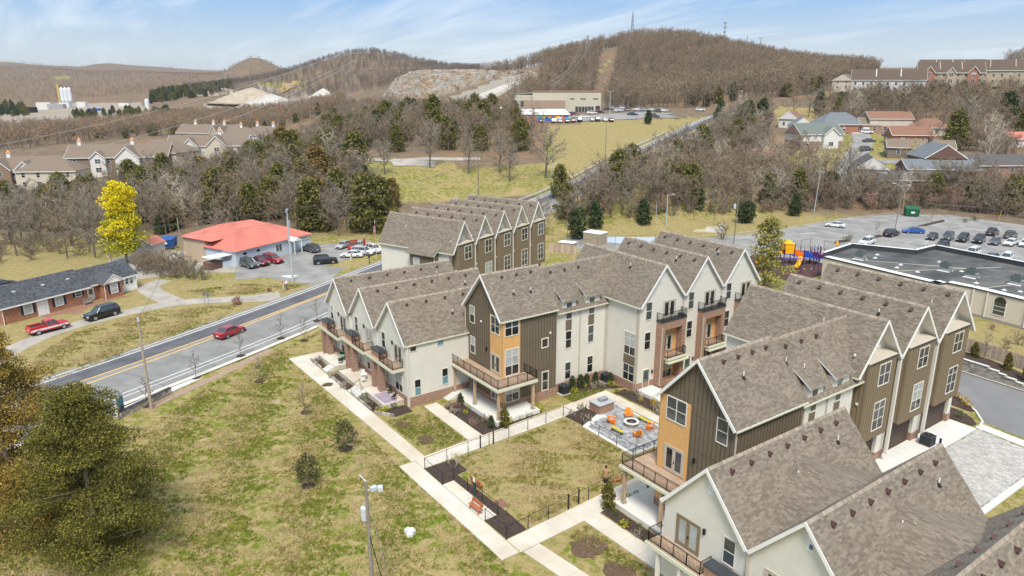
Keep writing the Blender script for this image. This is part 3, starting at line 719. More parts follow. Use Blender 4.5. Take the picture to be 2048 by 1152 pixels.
def planks(parent, x0, x1, y0, y1, z, m=None, along='x', w=.14):
    mb = MB(); a, b = (y0, y1) if along == 'x' else (x0, x1); n = max(1, int((b-a)/w))
    for i in range(n):
        u = a+(b-a)*i/n; v = a+(b-a)*(i+1)/n-.012
        if along == 'x': mb.box(x0, x1, u, v, z-.03, z)
        else: mb.box(u, v, y0, y1, z-.03, z)
    return mb.build('deck_board', m or deck_wood, parent, kind='stuff')
def cricket(parent, axis, a0, a1, b0, b1, bm, zl, zh, sl, tab=None):
    """small saddle between two slopes that drains the valley: ridge across the valley at bm"""
    pt = (lambda a, b, z: (a, b, z)) if axis == 'y' else (lambda a, b, z: (b, a, z))
    w = (zh-zl)/sl; am = (a0+a1)/2
    for bb in (b0, b1):
        A, B, C = (am, bb, zl), (am-w, bm, zh), (am+w, bm, zh)
        P = [pt(*A), pt(*B), pt(*C)]; n = (Vector(P[1])-Vector(P[0])).cross(Vector(P[2])-Vector(P[0]))
        f = (0,1,2) if n.z > 0 else (2,1,0)
        r = MB().add(P, [f]).build('roof_saddle', shingle, parent)
        L_ = math.hypot(bm-bb, zh-zl); hl = abs(bm-bb)
        c = lambda u, v, L_=L_, w=w: np.abs(u-w) < w*(v/L_)
        shingles(r, pt(am-w, bb, zl+.01), pt(1,0,0), Vector(pt(0, bm-bb, zh-zl)), 2*w, L_, tab, clip=c)
def base_band(parent, x0, x1, y0, y1, z1, m=None, t=.07):
    return MB().box(x0-t, x1+t, y0-t, y1+t, 0, z1).build('brick_base', m or brick, parent)
def light_box(parent, x, y, z, face):
    if 'lb' not in _v: _v['lb'] = MB().box(-.11,.11,-.09,0,-.11,.11).mesh('wall_light', white)
    obj('wall_light', _v['lb'], parent, (x,y,z), (0,0,face_rot(face)))

# ---------------------------------------------------------------- garden terrace homes (gables face the walk)
def row_house(label, xa, xb, yw, dz, group, pier_left=True, full=True, yb=50.2, porch=None, glass=None, left_side=False, right_side=False, vents=6, brown_door=None, mir=False):
    xm = (xa+xb)/2; t = thing('townhouse', label, 'townhouse', (xm, yw, 0), group=group)
    ze, zp = 7.55+dz, 11.65+dz
    MB().gable(xa+.004, xb-.004, xm, yw, yb, 0, ze, zp-.06).build('wall', cream, t)
    MB().box(xa+.01, xb-.01, yw-.07, yw, 0, 1.15).build('brick_base', brick, t)
    sl = gable_roof(t, xa, xb, xm, yw-.38, yb+.3, ze, zp, .14 if left_side else .0, .12 if right_side else .0, 'y', gut=(left_side, right_side))
    ridge_vents(t, 'y', xm, yw+.3, yb-.5, zp, sl[1], 1, vents)
    vent_pipe(t, xm+2.0, yw+7.0, zp-2.0*sl[1]); vent_pipe(t, xm+1.4, yb-2.6, zp-1.4*sl[1])
    louvre(t, xm+.25, yw, zp-1.95)
    X = (lambda v: xa+xb-xa-v) if mir else (lambda v: xa+v); X = (lambda v: xb-v) if mir else X; sg_ = -1 if mir else 1
    window(t, X(1.55), yw, 5.45+dz, .85, 1.85, trim=cream_flat)
    french_door(t, X(5.0 if mir else 5.25), yw, 4.55+dz, 1.9, 2.25, glass=glass, trim=brown_door)
    wall_lamp(t, X(3.6 if mir else 3.95), yw, 6.75+dz)
    # upper deck on its brick piers
    d = MB(); xe = xb-.05 if mir else xb-1.0; d.box(xa-.25, xe, yw-1.45, yw-.002, 4.12+dz, 4.42+dz); d.box(xa-.33, xe+.08, yw-1.53, yw-1.45, 4.10+dz, 4.40+dz, 1); d.box(xe, xe+.08, yw-1.45, yw-.002, 4.10+dz, 4.40+dz, 1)
    bal = d.build('balcony', [tan, fascia], t)
    planks(bal, xa-.25, xe, yw-1.45, yw-.08, 4.47+dz)
    railing(bal, [(X(2.7), yw-.3), (X(2.7), yw-1.35), (xa-.15, yw-1.35), (xa-.15, yw-.08)] if mir else [(xa+3.0, yw-1.35), (xb-1.1, yw-1.35), (xb-1.1, yw-.08)], 4.47+dz)
    pa, pb_ = sorted((X(.1 if mir else .35), X(2.55 if mir else 2.75))); p = MB(); p.box(pa, pb_, yw-1.15, yw-.30, 4.44+dz, 5.25+dz).box(pa-.07, pb_+.1, yw-1.22, yw-.23, 5.25+dz, 5.36+dz, 1)
    pb = p.build('brick_planter', [brick, dark_metal], t)
    if not mir: railing(pb, [(xa+2.75, yw-1.1), (xa+2.75, yw-.35)], 4.5+dz, 1.5)
    if full:
        for px in (xa+1.0, xa+2.75):
            MB().box(px-.32, px+.32, yw-1.45, yw-.75, .3, 4.12+dz).build('brick_pier', brick, t)
        plain_door(t, xa+2.0, yw, .6, 1.0, 2.3, m=tan)
        window(t, xa+5.35, yw-.07, 1.3, 1.7, 1.95, cols=2)
    if right_side: downspout(t, xb-.02, yw-.13, .1, ze-.3, cream_flat); downspout(t, xb+.14, yw-.03, .1, ze-.3, cream_flat)
    return t, sl
garden_terrace = 'terrace homes facing the garden walk'
A1, s1 = row_house('two storey cream townhouse with brick porch piers at the street end of the garden terrace', -90.6, -83.1, 33.45, -.45, garden_terrace, left_side=True, glass=glass_mid)
A2, s2 = row_house('middle cream townhouse of the garden terrace above the white patio chairs', -83.1, -75.6, 33.7, -.05, garden_terrace, glass=glass_blind)
A3, s3 = row_house('cream townhouse beside the brown corner house, with two small windows in its side wall', -75.6, -68.05, 33.85, .05, garden_terrace, right_side=True)
for (x, z, w_, h_, g) in ((34.6, 6.72, .72, .52, glass_dark), (38.1, 6.70, .75, .55, glass_teal)): window(A3, -68.05, x, z, w_, h_, '+x', 1, (1,), glass=g, casing=.04)
window(A3, -68.05, 35.0, 1.25, .7, 1.9, '+x', glass=glass_teal, top_glass=glass_dark, casing=.05); window(A3, -68.05, 38.6, 1.75, .7, 1.9, '+x', glass=glass_teal, top_glass=glass_dark, casing=.05)
MB().box(-68.05, -67.98, 33.86, 41.9, 0, 1.2).build('brick_base', brick, A3)
cricket(A2, 'y', -75.6, -75.6, 37.0, 50.2, 44.0, 7.55, 10.2, s2[1]); cricket(A1, 'y', -83.1, -83.1, 37.0, 50.2, 44.0, 7.2, 9.9, s1[1])
C1, c1 = row_house('nearest full cream townhouse, next to the brown corner house, with brown french doors', -30.35, -23.15, 34.85, 0.0, 'terrace homes nearest the viewer', left_side=True, glass=glass_blind, vents=7, brown_door=bay_tan, full=False, mir=True)
C2, c2 = row_house('cream townhouse in the bottom right corner with a blue mark on its white gable vent', -23.15, -15.95, 34.85, 0.0, 'terrace homes nearest the viewer', vents=7, full=False, mir=True)
C3, c3 = row_house('townhouse at the right edge showing only its brown roof and dark vents', -15.95, -8.75, 34.85, 0.0, 'terrace homes nearest the viewer', vents=7, full=False, mir=True)
for i in range(6):
    y = 36.5+2.1*i; roof_vent(C3, -12.35-.6, y, 11.65-.6*c3[0]+.03, R(-90), math.atan(c3[0]))
cricket(C1, 'y', -23.15, -23.15, 36.2, 50.6, 42.9, 7.55, 10.2, c1[1]); cricket(C2, 'y', -15.95, -15.95, 36.2, 50.6, 42.9, 7.55, 10.2, c2[1])
for T_, x_ in ((C1, -26.75), (C2, -19.55)):
    vent_pipe(T_, x_+2.6, 42.2, 9.4)
MB().box(-19.32,-19.12,34.78,34.80,9.85,10.15).build('sticker', mat('blue_sticker', (.12,.13,.22)), C2)
for x_ in (-23.15, -15.95): downspout(C2, x_, 34.75, 0, 7.3, tan, .09)
for px_ in (-29.6, -27.6): MB().box(px_-.12, px_+.12, 33.5, 33.75, .3, 4.1).build('porch_post', cream_flat, C1)

# ---------------------------------------------------------------- brown corner houses
def corner_house(label, x0, x1, yw, yb, side_face=True, flip=False):
    xm = (x0+x1)/2; t = thing('corner_house', label, 'townhouse', (xm, yw, 0), group='brown corner houses by the dog run')
    ze, zp = 10.95, 15.25
    MB().gable(x0, x1, xm, yw, yb, 0, ze, zp-.06).build('wall', taupe, t)
    base_band(t, x0, x1, yw, yb, 1.1)
    sl = gable_roof(t, x0, x1, xm, yw-.42, yb+.1, ze+.05, zp, .24, .24, 'y', rake_m=white)
    ridge_vents(t, 'y', xm, yw+.9, yb-.2, zp, sl[1], 1, 4 if flip else 3)
    zt = lambda a: ze+(min(a-x0, x1-a))*sl[0]-.12
    return t, zt, sl, xm, ze, zp
# the one across the dog run
TA, zt, sl, xm, ze, zp = corner_house('brown board and batten corner house with orange wood corner beyond the dog run', -68.55, -60.95, 41.9, 49.45)
MB().box(-63.35, -60.92, 41.86, 41.9, .95, 11.0).box(-60.95, -60.91, 41.86, 44.25, .95, 10.9).build('wood_cladding', cedar_wood, TA)
battens(TA, '-y', 41.9, -68.55, -63.35, 1.1, 11, taupe_batten, .42, zt)
battens(TA, '-y', 41.9, -63.3, -61.0, 10.95, 11, taupe_batten, .42, zt)
battens(TA, '+x', -60.95, 44.25, 49.45, 1.1, 10.8, taupe_batten, .40)
for z_ in (3.9, 7.35): MB().box(-68.56,-63.35,41.885,41.9,z_,z_+.04).box(-60.95,-60.93,44.25,49.45,z_,z_+.04).build('belt_joint', taupe_batten, TA)
for z_ in (8.95, 5.2): window(TA, -67.1, 41.9, z_, .9, 1.95)
window(TA, -62.3, 41.86, 9.05, 1.6, 1.8, cols=2); window(TA, -60.91, 43.1, 8.95, 1.75, 1.85, '+x', 2)
french_door(TA, -62.3, 41.86, 4.3, 1.75, 2.15); window(TA, -60.91, 43.1, 4.3, 1.75, 3.0, '+x', 2, (1.1,1.1,.8))
window(TA, -62.3, 41.82, 1.15, 1.55, 1.9, cols=2); window(TA, -60.86, 43.1, 1.1, 1.75, 1.9, '+x', 2)
window(TA, -60.95, 47.75, 6.55, .78, .95, '+x', 1, (1,), casing=.13); window(TA, -60.95, 47.85, 1.2, .8, 2.2, '+x', casing=.12)
plain_door(TA, -66.9, 41.83, .5, 1.0, 2.3, m=glass_dark, trim=cream_flat)
wall_lamp(TA, -64.1, 41.9, 6.6); light_box(TA, -65.2, 41.9, 9.6, '-y'); light_box(TA, -60.95, 48.5, 8.1, '+x')
vent_pipe(TA, -62.7, 44.6, zp-2.05*sl[1]); vent_pipe(TA, -62.6, 46.9, zp-2.15*sl[1])
downspout(TA, -68.5, 41.8, 7.9, 10.7)
def wrap_deck(t, X0, X1, Y0, xw, yw, y1, posts, zd=4.2, pl=True):
    d = MB(); d.box(X0, X1, Y0, yw-.06, zd-.34, zd-.03).box(xw+.06, X1, yw-.06, y1, zd-.34, zd-.03)
    d.box(X0-.08, X1+.08, Y0-.10, Y0, zd-.36, zd-.10, 1).box(X1, X1+.10, Y0, y1, zd-.36, zd-.10, 1)
    b = d.build('deck', [tan, fascia], t)
    planks(b, X0, X1, Y0, yw-.06, zd, along='x'); planks(b, xw+.06, X1, yw-.06, y1, zd, along='x')
    railing(b, [(X0+.06, yw-.1), (X0+.06, Y0+.08), (X1-.08, Y0+.08), (X1-.08, y1-.06), (xw+.08, y1-.06)], zd, 1.05)
    for (px, py) in posts:
        o = MB().box(px-.13, px+.13, py-.13, py+.13, .5, zd-.34).build('post', post_wood, t); MB().box(px-.2,px+.2,py-.2,py+.2,.5,.66).build('post_foot', stone_block, o)
wrap_deck(TA, -68.3, -58.45, 39.55, -60.95, 41.9, 44.85, [(-68.0,39.85), (-63.6,39.85), (-58.8,39.85), (-58.8,44.5)])
MB().poly([(-68.3,39.3),(-58.3,39.3),(-58.3,45.1),(-60.87,45.1),(-60.87,41.82),(-68.3,41.82)], 0, .5).build('porch_slab', concrete_pale, TA)
for i in range(3): MB().box(-70.0+.35*i, -69.65+.35*i, 38.3, 39.6, 0, .13+.13*i).build('step', concrete_pale, TA) if False else None
st_ = MB()
for i in range(3): st_.box(-68.3, -67.0, 38.25+.36*i, 39.3, .0 if i == 0 else .125*i, .125*(i+1))
st_.build('front_steps', concrete_pale, TA)
# the one on the viewer's side
TC, zt, sl, xm, ze, zp = corner_house('nearer brown board and batten corner house with orange wood panel and railed deck', -37.85, -30.15, 42.05, 50.6, flip=True)
MB().box(-37.88, -34.6, 42.01, 42.05, .95, 11.0).box(-37.89, -37.85, 42.01, 44.4, .95, 10.9).build('wood_cladding', cedar_wood, TC)
battens(TC, '-y', 42.05, -34.6, -30.15, 1.1, 11, taupe_batten, .42, zt); battens(TC, '-y', 42.05, -37.7, -34.65, 11.0, 11, taupe_batten, .42, zt)
battens(TC, '+x', -30.15, 42.05, 50.6, 7.0, 10.75, taupe_batten, .40)
for z_ in (3.9, 7.3, 10.35): MB().box(-34.6,-30.15,42.035,42.05,z_,z_+.04).build('belt_joint', taupe_batten, TC)
window(TC, -36.05, 42.01, 9.0, 2.0, 1.95, cols=2, glass=glass_mid); french_door(TC, -36.0, 42.01, 4.3, 1.95, 2.25)
window(TC, -31.45, 42.05, 9.05, .95, 1.95, glass=glass_mid); wall_lamp(TC, -33.9, 42.05, 6.4)
window(TC, -36.0, 41.98, 1.15, 1.7, 1.9, cols=2)
wrap_deck(TC, -39.75, -30.6, 39.6, -100, 42.05, 42.0, [(-39.45,39.95), (-35.2,40.1)], pl=False) if False else None
dd = MB(); dd.box(-39.75,-30.5,39.6,41.95,3.86,4.17).box(-39.75,-37.95,41.95,46.2,3.86,4.17).box(-39.85,-30.5,39.5,39.6,3.84,4.1,1).box(-39.85,-39.75,39.6,46.2,3.84,4.1,1)
DK = dd.build('deck', [tan, fascia], TC)
planks(DK, -39.75, -30.5, 39.6, 41.95, 4.2, along='x'); planks(DK, -39.75, -37.95, 41.95, 46.2, 4.2, along='x')
railing(DK, [(-30.7,39.68),(-39.65,39.68),(-39.65,46.1),(-37.95,46.1)], 4.2, 1.05)
for px, py in ((-39.45,39.9), (-35.2,39.95), (-39.45,45.8)):
    o = MB().box(px-.13,px+.13,py-.13,py+.13,.4,3.86).build('post', post_wood, TC); MB().box(px-.2,px+.2,py-.2,py+.2,.4,.56).build('post_foot', stone_block, o)
MB().poly([(-39.9,39.3),(-31.5,39.3),(-31.5,41.97),(-37.92,41.97),(-37.92,46.4),(-39.9,46.4)], 0, .4).build('porch_slab', concrete_pale, TC)
vent_pipe(TC, -32.3, 45.2, zp-1.7*sl[1]); downspout(TC, -30.1, 41.98, 5, 10.6, tan)
# linking houses with shed dormers
def link_house(label, xw, x0, y0, y1, dorm, grp=None):
    xm = x0; t = thing('townhouse', label, 'townhouse', ((xw+x0)/2, y0, 0), group=grp)
    MB().box(x0-3.4, xw, y0+.01, y1, 0, 10.45).build('wall', cream, t); MB().box(xw, xw+.06, y0+.2, y1-.05, 0, 1.15).build('brick_base', brick, t)
    sl = gable_roof(t, x0-3.4, xw, x0, y0-.05, y1+4.2, 10.45, 14.9, .3, .32, 'y', rake=False, gut=(False, True))
    ridge_vents(t, 'y', x0, y0+.2, y1-1.2, 14.9, sl[1], 1, 3)
    for (ya, yb) in dorm:      # shed dormer: shallower roof over a window bay flush with the wall
        za, zb = 11.35, 12.75; xa, xb = xw+.42, xw-(14.9-zb-(14.9-10.45)*0)/1.0*0-1.85
        xb = x0+(14.9-zb)/sl[1]
        r = slab_roof(t, (xa,ya-.2,za), (xa,yb+.2,za), (xb,yb+.2,zb), (xb,ya-.2,zb), .13, under=white, name='dormer_roof')
        shingles(r, (xa,ya-.2,za), (0,1,0), (xb-xa,0,zb-za), yb-ya+.4, math.hypot(xb-xa, zb-za))
        MB().box(xw-1.9, xw+.015, ya, yb, 10.3, 11.38).build('dormer_wall', cream, t)
        ymid = ya+.95
        window(t, xw+.015, ymid, 9.0, .8, 2.0, '+x', glass=glass_mid); MB().box(xw, xw+.03, ymid-.45, ymid+.45, 7.6, 8.88).build('panel', taupe, t)
        window(t, xw, ymid, 5.4, .8, 2.05, '+x'); window(t, xw, ymid, 1.45, .8, 2.05, '+x')
    return t, sl
LA, sla = link_house('white link house with two dormers behind the dark air conditioner, beyond the dog run', -61.5, -64.75, 49.45, 57.7, [(50.75,52.75), (54.25,56.45)], 'link houses with shed dormers')
downspout(LA, -61.42, 53.4, .8, 10.2); downspout(LA, -61.42, 57.5, .8, 10.2); downspout(LA, -61.42, 49.6, .3, 9.9)
LC, slc = link_house('white link house with two dormers between the nearer corner house and the garages', -30.75, -34.0, 50.6, 59.1, [(52.0,54.2), (55.7,58.2)], 'link houses with shed dormers')
downspout(LC, -30.67, 51.6, .3, 10.2); downspout(LC, -30.67, 55.0, .3, 10.2); vent_pipe(LC, -32.0, 53.0, 12.3); vent_pipe(LC, -32.6, 51.2, 13.1)

# ---------------------------------------------------------------- brick balcony houses round the patio
WN = 'brick balcony houses by the patio'
WL = ['white gabled house with tall brick balcony frame, nearest the link house', 'middle white gabled house with tall brick balcony frame', 'white gabled house at the far end by the playground fence, its balcony half hidden']
WB = [57.75, 65.0, 72.05, 79.1]; WT = []
for i in range(3):
    y0, y1 = WB[i], WB[i+1]; ym = (y0+y1)/2; xw = -55.95
    t = thing('balcony_house', WL[i], 'townhouse', (xw, ym, 0), group=WN); WT.append(t)
    MB().gable(y0+.004, y1-.004, ym, -69.6, xw, 0, 11.0, 15.25, axis='x').build('wall', cream, t)
    sl = gable_roof(t, y0, y1, ym, -69.9, xw+.36, 11.05, 15.35, .30 if i == 0 else 0, .34 if i == 2 else 0, 'x', front=xw+.36, gut=(i == 0, i == 2))
    for k in range(6):
        if i == 0 and k < 9: continue
        x = -68.6+2.3*k; roof_vent(t, x, ym-.55, 15.35-.55*sl[0]+.03, 0, math.atan(sl[0]))
    vent_pipe(t, -60.5+.8*i, ym-1.0, 15.35-1.0*sl[0]); louvre(t, xw, ym-.35, 13.3, '+x')
    MB().box(xw, xw+.07, y0+.02, y1-.02, 0, 1.15).build('brick_base', brick, t)
    for z_ in (9.0, 5.3): window(t, xw, y0+1.42, z_, .88, 2.05, '+x', glass=glass_mid if z_ > 8 else glass_dark)
    plain_door(t, xw+.02, y0+1.45, .45, .95, 2.2, '+x', m=mat('teal_door', (.10,.17,.155), .5)); wall_lamp(t, xw, y0+2.45, 2.2, '+x')
    french_door(t, xw, y0+4.85, 8.62, 1.9, 2.1, '+x')
    ya, yb, xf = y0+2.8, y0+6.95, xw+.95; F = MB()
    F.box(xw, xf, ya, ya+.62, 0, 8.5).box(xw, xf, yb-.62, yb, 0, 8.5).box(xw, xf, ya+.62, yb-.62, 7.5, 8.5)
    bf = F.build('balcony_frame', brick, t)
    MB().box(xw-.05, xf+.06, ya-.06, yb+.06, 8.5, 8.64).build('balcony_cap', dark_metal, t)
    MB().box(xw+.001, xw+.05, ya+.62, yb-.62, .4, 7.5).build('wood_cladding', cedar_wood, t)
    french_door(t, xw+.05, y0+4.7, 4.2, 1.75, 2.2, '+x'); window(t, xw+.05, y0+4.9, .9, 1.7, 2.0, '+x', 2)
    MB().box(xw, xf, ya+.62, yb-.62, .3, .85).build('brick_base', brick, t)
    b = MB().box(xw+.05, xf+.55, ya+.66, yb-.30, 3.72, 4.02).box(xf+.55, xf+.66, ya+.6, yb-.25, 3.74, 3.98, 1).box(xf+.2, xf+.9, ya+.6, yb-.1, 3.44, 3.60, 1).build('balcony', [tan, fascia], t)
    planks(b, xw+.06, xf+.54, ya+.67, yb-.31, 4.05, along='y')
    railing(b, [(xf+.05, ya+.70), (xf+.48, ya+.70), (xf+.48, yb-.36), (xf+.05, yb-.36)], 4.05, 1.0)
    railing(b, [(xw+.05, ya+.02), (xf, ya+.02), (xf, yb-.02), (xw+.05, yb-.02)], 8.64, .98, name='roof_railing')
    MB().box(xw+.15, xw+.75, yb-.65, yb-.1, 8.64, 8.95).build('condenser_box', dark_metal, t)
    downspout(t, xf+.05, ya+.02, .6, 7.9, tan); downspout(t, xw+.1, y1-.05, 8.6, 10.8, tan)
    MB().box(xw+.07, xw+2.3, y0+.1, y0+2.6, 0, .42).build('stoop', concrete_pale, t)
    s_ = MB()
    for k in range(3): s_.box(xw+2.3, xw+2.3+.34*(3-k), y0+.5, y0+2.2, .105*k if k else 0, .105*(k+1))
    s_.build('front_steps', concrete_pale, t)
w0 = WT[0]
window(w0, -57.35, 57.75, 4.5, 1.75, 2.7, '-y', 2, (1.1,1.1,.7)); window(w0, -57.35, 57.75, 1.2, 1.75, 1.95, '-y', 2)
MB().box(-58.3,-56.4,57.71,57.75,3.22,4.40).build('panel', taupe, w0); MB().box(-61.4,-55.88,57.68,57.75,0,1.1).build('brick_base', brick, w0)
downspout(w0, -55.98, 57.68, .1, 10.8); downspout(w0, -56.3, 57.70, 0, 10.6)
for i in (0, 1): cricket(WT[i], 'x', WB[i+1], WB[i+1], -69.5, -57.5, -63.5, 11.0, 13.4, 4.3/3.55)

# ---------------------------------------------------------------- houses with garages and projecting bays
def bay_house(t, x0, xw, xb, y0, y1, bay, zp, left=False, right=False, vents=0, side=-1, rails=True, garage=True):
    ym = (y0+y1)/2; ze = 11.0
    MB().gable(y0+.004, y1-.004, ym, x0, xw, 0, ze, zp-.08, axis='x').build('wall', cream, t)
    sl = gable_roof(t, y0, y1, ym, x0-.3, xb-.22, ze+.02, zp, .32 if left else 0, .34 if right else 0, 'x', front=xb-.22, gut=(left, right))
    n = vents
    for k in range(n):
        x = x0+1.2+(xb-1.5-x0-1.2)*k/(n-1); roof_vent(t, x, ym-.5, zp-.5*sl[0]+.03, 0, math.atan(sl[0]))
    ya, yb = bay
    b = MB().box(xw, xb, ya, yb, 3.85, 11.75).build('bay', bay_tan, t)
    MB().add([(xw,ya-.05,11.95),(xw,yb+.05,11.95),(xb+.07,yb+.05,11.78),(xb+.07,ya-.05,11.78),(xw,ya-.05,11.72),(xw,yb+.05,11.72),(xb+.07,yb+.05,11.70),(xb+.07,ya-.05,11.70)],
             [(0,3,2,1),(4,5,6,7),(0,4,7,3),(3,7,6,2),(2,6,5,1)]).build('bay_roof', tan, b)
    MB().box(xb+.07, xb+.1, ya-.06, yb+.06, 11.66, 11.80).build('bay_roof_edge', dark_metal, b)
    a = ya+.2
    while a < yb-.1:
        cubeobj('batten', b, bay_batten, xb-.01, xb+.025, a-.025, a+.025, 3.85, 11.66); a += .33
    for x_ in (xw+.35, xw+.75, xw+1.12): cubeobj('batten', b, bay_batten, x_-.025, x_+.025, ya-.025, ya+.01, 3.85, 11.66)
    ymid = (ya+yb)/2+.35
    window(b, xb, ymid, 9.25, 1.75, 2.0, '+x', 2, trim=cream_flat, glass=None); window(b, xb, ymid, 4.75, 1.75, 2.75, '+x', 2, (1.0,1.0,.7), trim=cream_flat)
    light_box(b, xw+.7, ya-.02, 7.7, '-y')
    for l_ in ((ya-.35), (yb-1.0)): light_box(t, xw, l_, 12.3, '+x')
    if garage:
        g = MB().box(xw-.02, xw+.03, y0+.75, y1-.75, 0, 2.55)
        for k in range(1, 5): g.box(xw+.03, xw+.04, y0+.75, y1-.75, .51*k-.02, .51*k+.02)
        g.build('garage_door', garage_brown, t)
        for yy in (y0+.38, y1-.38): MB().box(xw+.0, xw+.34, yy-.36, yy+.36, .9, 3.84).build('pier', cream_flat, t); MB().box(xw, xw+.40, yy-.40, yy+.40, 0, .9).build('stone_pier_base', brick, t)
        MB().box(xw, xw+.3, y0+.75, y1-.75, 2.6, 3.84).build('garage_header', vent_brown, t)
    if not left: downspout(t, xb-.35, y0+.02, 0.9, 10.9, cream_flat, .14); MB().box(xb-.5,xb-.15,y0-.2,y0+.25,10.85,11.2).build('conductor_head', cream_flat, t)
    return sl
garage_brown = mat('garage_door', (.085,.055,.042), .6, .06)
GB = [59.1, 66.1, 73.2, 80.8]; GBAY = [(60.1,64.7), (67.1,71.9), (74.1,79.1)]
GLB = ['garage house next to the link house, its bay windows showing pale blinds', 'middle garage house with brown projecting bay above a dark garage door', 'end garage house by the lane with brown bay over planted kerb']
GT = []
for i in range(3):
    t = thing('garage_house', GLB[i], 'townhouse', (-31.4, (GB[i]+GB[i+1])/2, 0), group='garage houses on the lane'); GT.append(t)
    sg = bay_house(t, -44.7, -31.4, -30.0, GB[i], GB[i+1], GBAY[i], 15.35 + (.25 if i == 2 else 0), left=(i == 0), right=(i == 2), vents=0 if i == 0 else 6)
    vent_pipe(t, -35.6+1.5*i, (GB[i]+GB[i+1])/2-1.3, 13.8)
for i in (0, 1): cricket(GT[i], 'x', GB[i+1], GB[i+1], -44.5, -32.5, -38.5, 11.0, 13.6, sg[0])
# the rotated terrace by the street
AB = R(21.5)
BO = (-92.35+math.sin(AB)*2.75, 56.75-math.cos(AB)*2.75)
BT = []
BLB = ['garage house at the street end of the back terrace, with a small brown side wing', 'second garage house from the street in the back terrace', 'third garage house of the back terrace, in the middle of its five gables', 'fourth garage house from the street in the back terrace', 'garage house at the far end of the back terrace beside the timber fence']
for i in range(5):
    k = 5.45; y0, y1 = i*k, (i+1)*k; ym = (y0+y1)/2
    wx = BO[0]+math.cos(AB)*(-1.3)-math.sin(AB)*ym; wy = BO[1]+math.sin(AB)*(-1.3)+math.cos(AB)*ym
    t = thing('garage_house', BLB[i], 'townhouse', (wx, wy, 0), AB, group='back terrace of garage houses'); BASE[t.name] = (-1.3, ym, 0); BT.append(t)
    bay_house(t, -15.2, -1.3, .0, y0, y1, (y0+.9, y1-.55), 15.2, left=(i == 0), right=(i == 4), vents=6 if i else 0)
    vent_pipe(t, -11+1.3*i, ym-1.2, 13.1)
t = BT[0]
vent_pipe(t, -6.2, 1.0, 12.0)
MB().box(-8.2, -3.3, -1.0, .02, 0, 10.2).build('side_wing', taupe, t)
r = slab_roof(t, (-8.7,-1.5,10.0), (-3.0,-1.5,10.0), (-3.0,1.35,12.6), (-8.7,1.35,12.6), .14, under=cream_flat, name='side_wing_roof')
shingles(r, (-8.7,-1.5,10.0), (1,0,0), (0,2.85,2.6), 5.7, 3.85)
window(t, -6.9, -1.0, 7.4, 1.1, 1.9, glass=glass_blind); battens(t, '-y', -1.0, -5.9, -3.4, 4, 9.9, taupe_batten, .4); downspout(t, -3.25, -1.1, 3, 9.8)
# ---------------------------------------------------------------- garden beds, patio, lane
def lumpy(name, poly, m, h=.06, z0=0.006, n=400, seed=1, kind='structure', chunk=None):
    """a bed: outline sheet with loose chips lying on it"""
    o = sheet(name, poly, m, z0+h, kind, th=h)
    rs = random.Random(seed); xs = [p[0] for p in poly]; ys = [p[1] for p in poly]; mb = MB(); k = 0
    while k < n:
        x, y = rs.uniform(min(xs), max(xs)), rs.uniform(min(ys), max(ys))
        if not in_poly(np.array([x]), np.array([y]), poly)[0]: k += .3; continue
        s = rs.uniform(.03, .09); mb.obox((x, y, z0+h+s*.2), (s, s*.5, s*.35), rs.uniform(0, 3)); k += 1
    mb.build('mulch_chip', chunk or m, o, kind='stuff'); return o
def disc(name, x, y, r, m, z=.03, seed=0, n=22, jit=.12, kind='structure', chips=60):
    rs = random.Random(seed); P = [(x+r*rs.uniform(1-jit,1+jit)*math.cos(2*math.pi*i/n), y+r*rs.uniform(1-jit,1+jit)*math.sin(2*math.pi*i/n)) for i in range(n)]
    return lumpy(name, P, m, z, .005, chips, seed, kind)
mulch_chip = mat('mulch_chip', (.085,.058,.045), 1, .4, 6, island=.4)
BEDS = [[(-65.6,37.05),(-57.55,37.08),(-58.3,45.5),(-59.4,45.5),(-58.25,39.25),(-66.3,39.25)],
        [(-55.1,28.75),(-51.75,28.75),(-51.8,30.0),(-44.75,30.15),(-44.7,28.85),(-41.6,28.9),(-41.7,31.0),(-44.4,31.1),(-52.4,30.75),(-52.6,32.0),(-55.1,31.9)],
        [(-60.9,50.6),(-60.8,57.0),(-57.9,57.6),(-58.6,56.2),(-59.8,54.3),(-59.7,52.2)],
        [(-57.3,55.7),(-49.5,55.9),(-49.8,57.6),(-52.5,57.9),(-55.8,57.6),(-57.6,57.4)],
        [(-39.95,37.7),(-28.5,38.0),(-31.0,39.1),(-40.0,39.1)], [(-40.0,39.2),(-40.35,46.2),(-40.0,46.3),(-39.95,39.2)],
        [(-56.0,46.9),(-53.2,47.1),(-54.4,50.2),(-56.5,50.2)],
        [(-82.0,29.95),(-76.9,29.95),(-76.9,30.9),(-82.0,30.9)], [(-88.4,30.0),(-85.0,30.0),(-85.0,30.7),(-88.4,30.7)], [(-75.2,29.98),(-69.9,29.98),(-69.9,30.9),(-75.2,30.9)],
        [(-69.0,30.0),(-66.8,31.5),(-66.9,33.6),(-68.9,33.7),(-69.0,31.3),(-74.0,31.1),(-74.0,30.0)]]
for i, b in enumerate(BEDS): lumpy('mulch_bed', b, mulch, .05, .006, 260, i+3, chunk=mulch_chip)
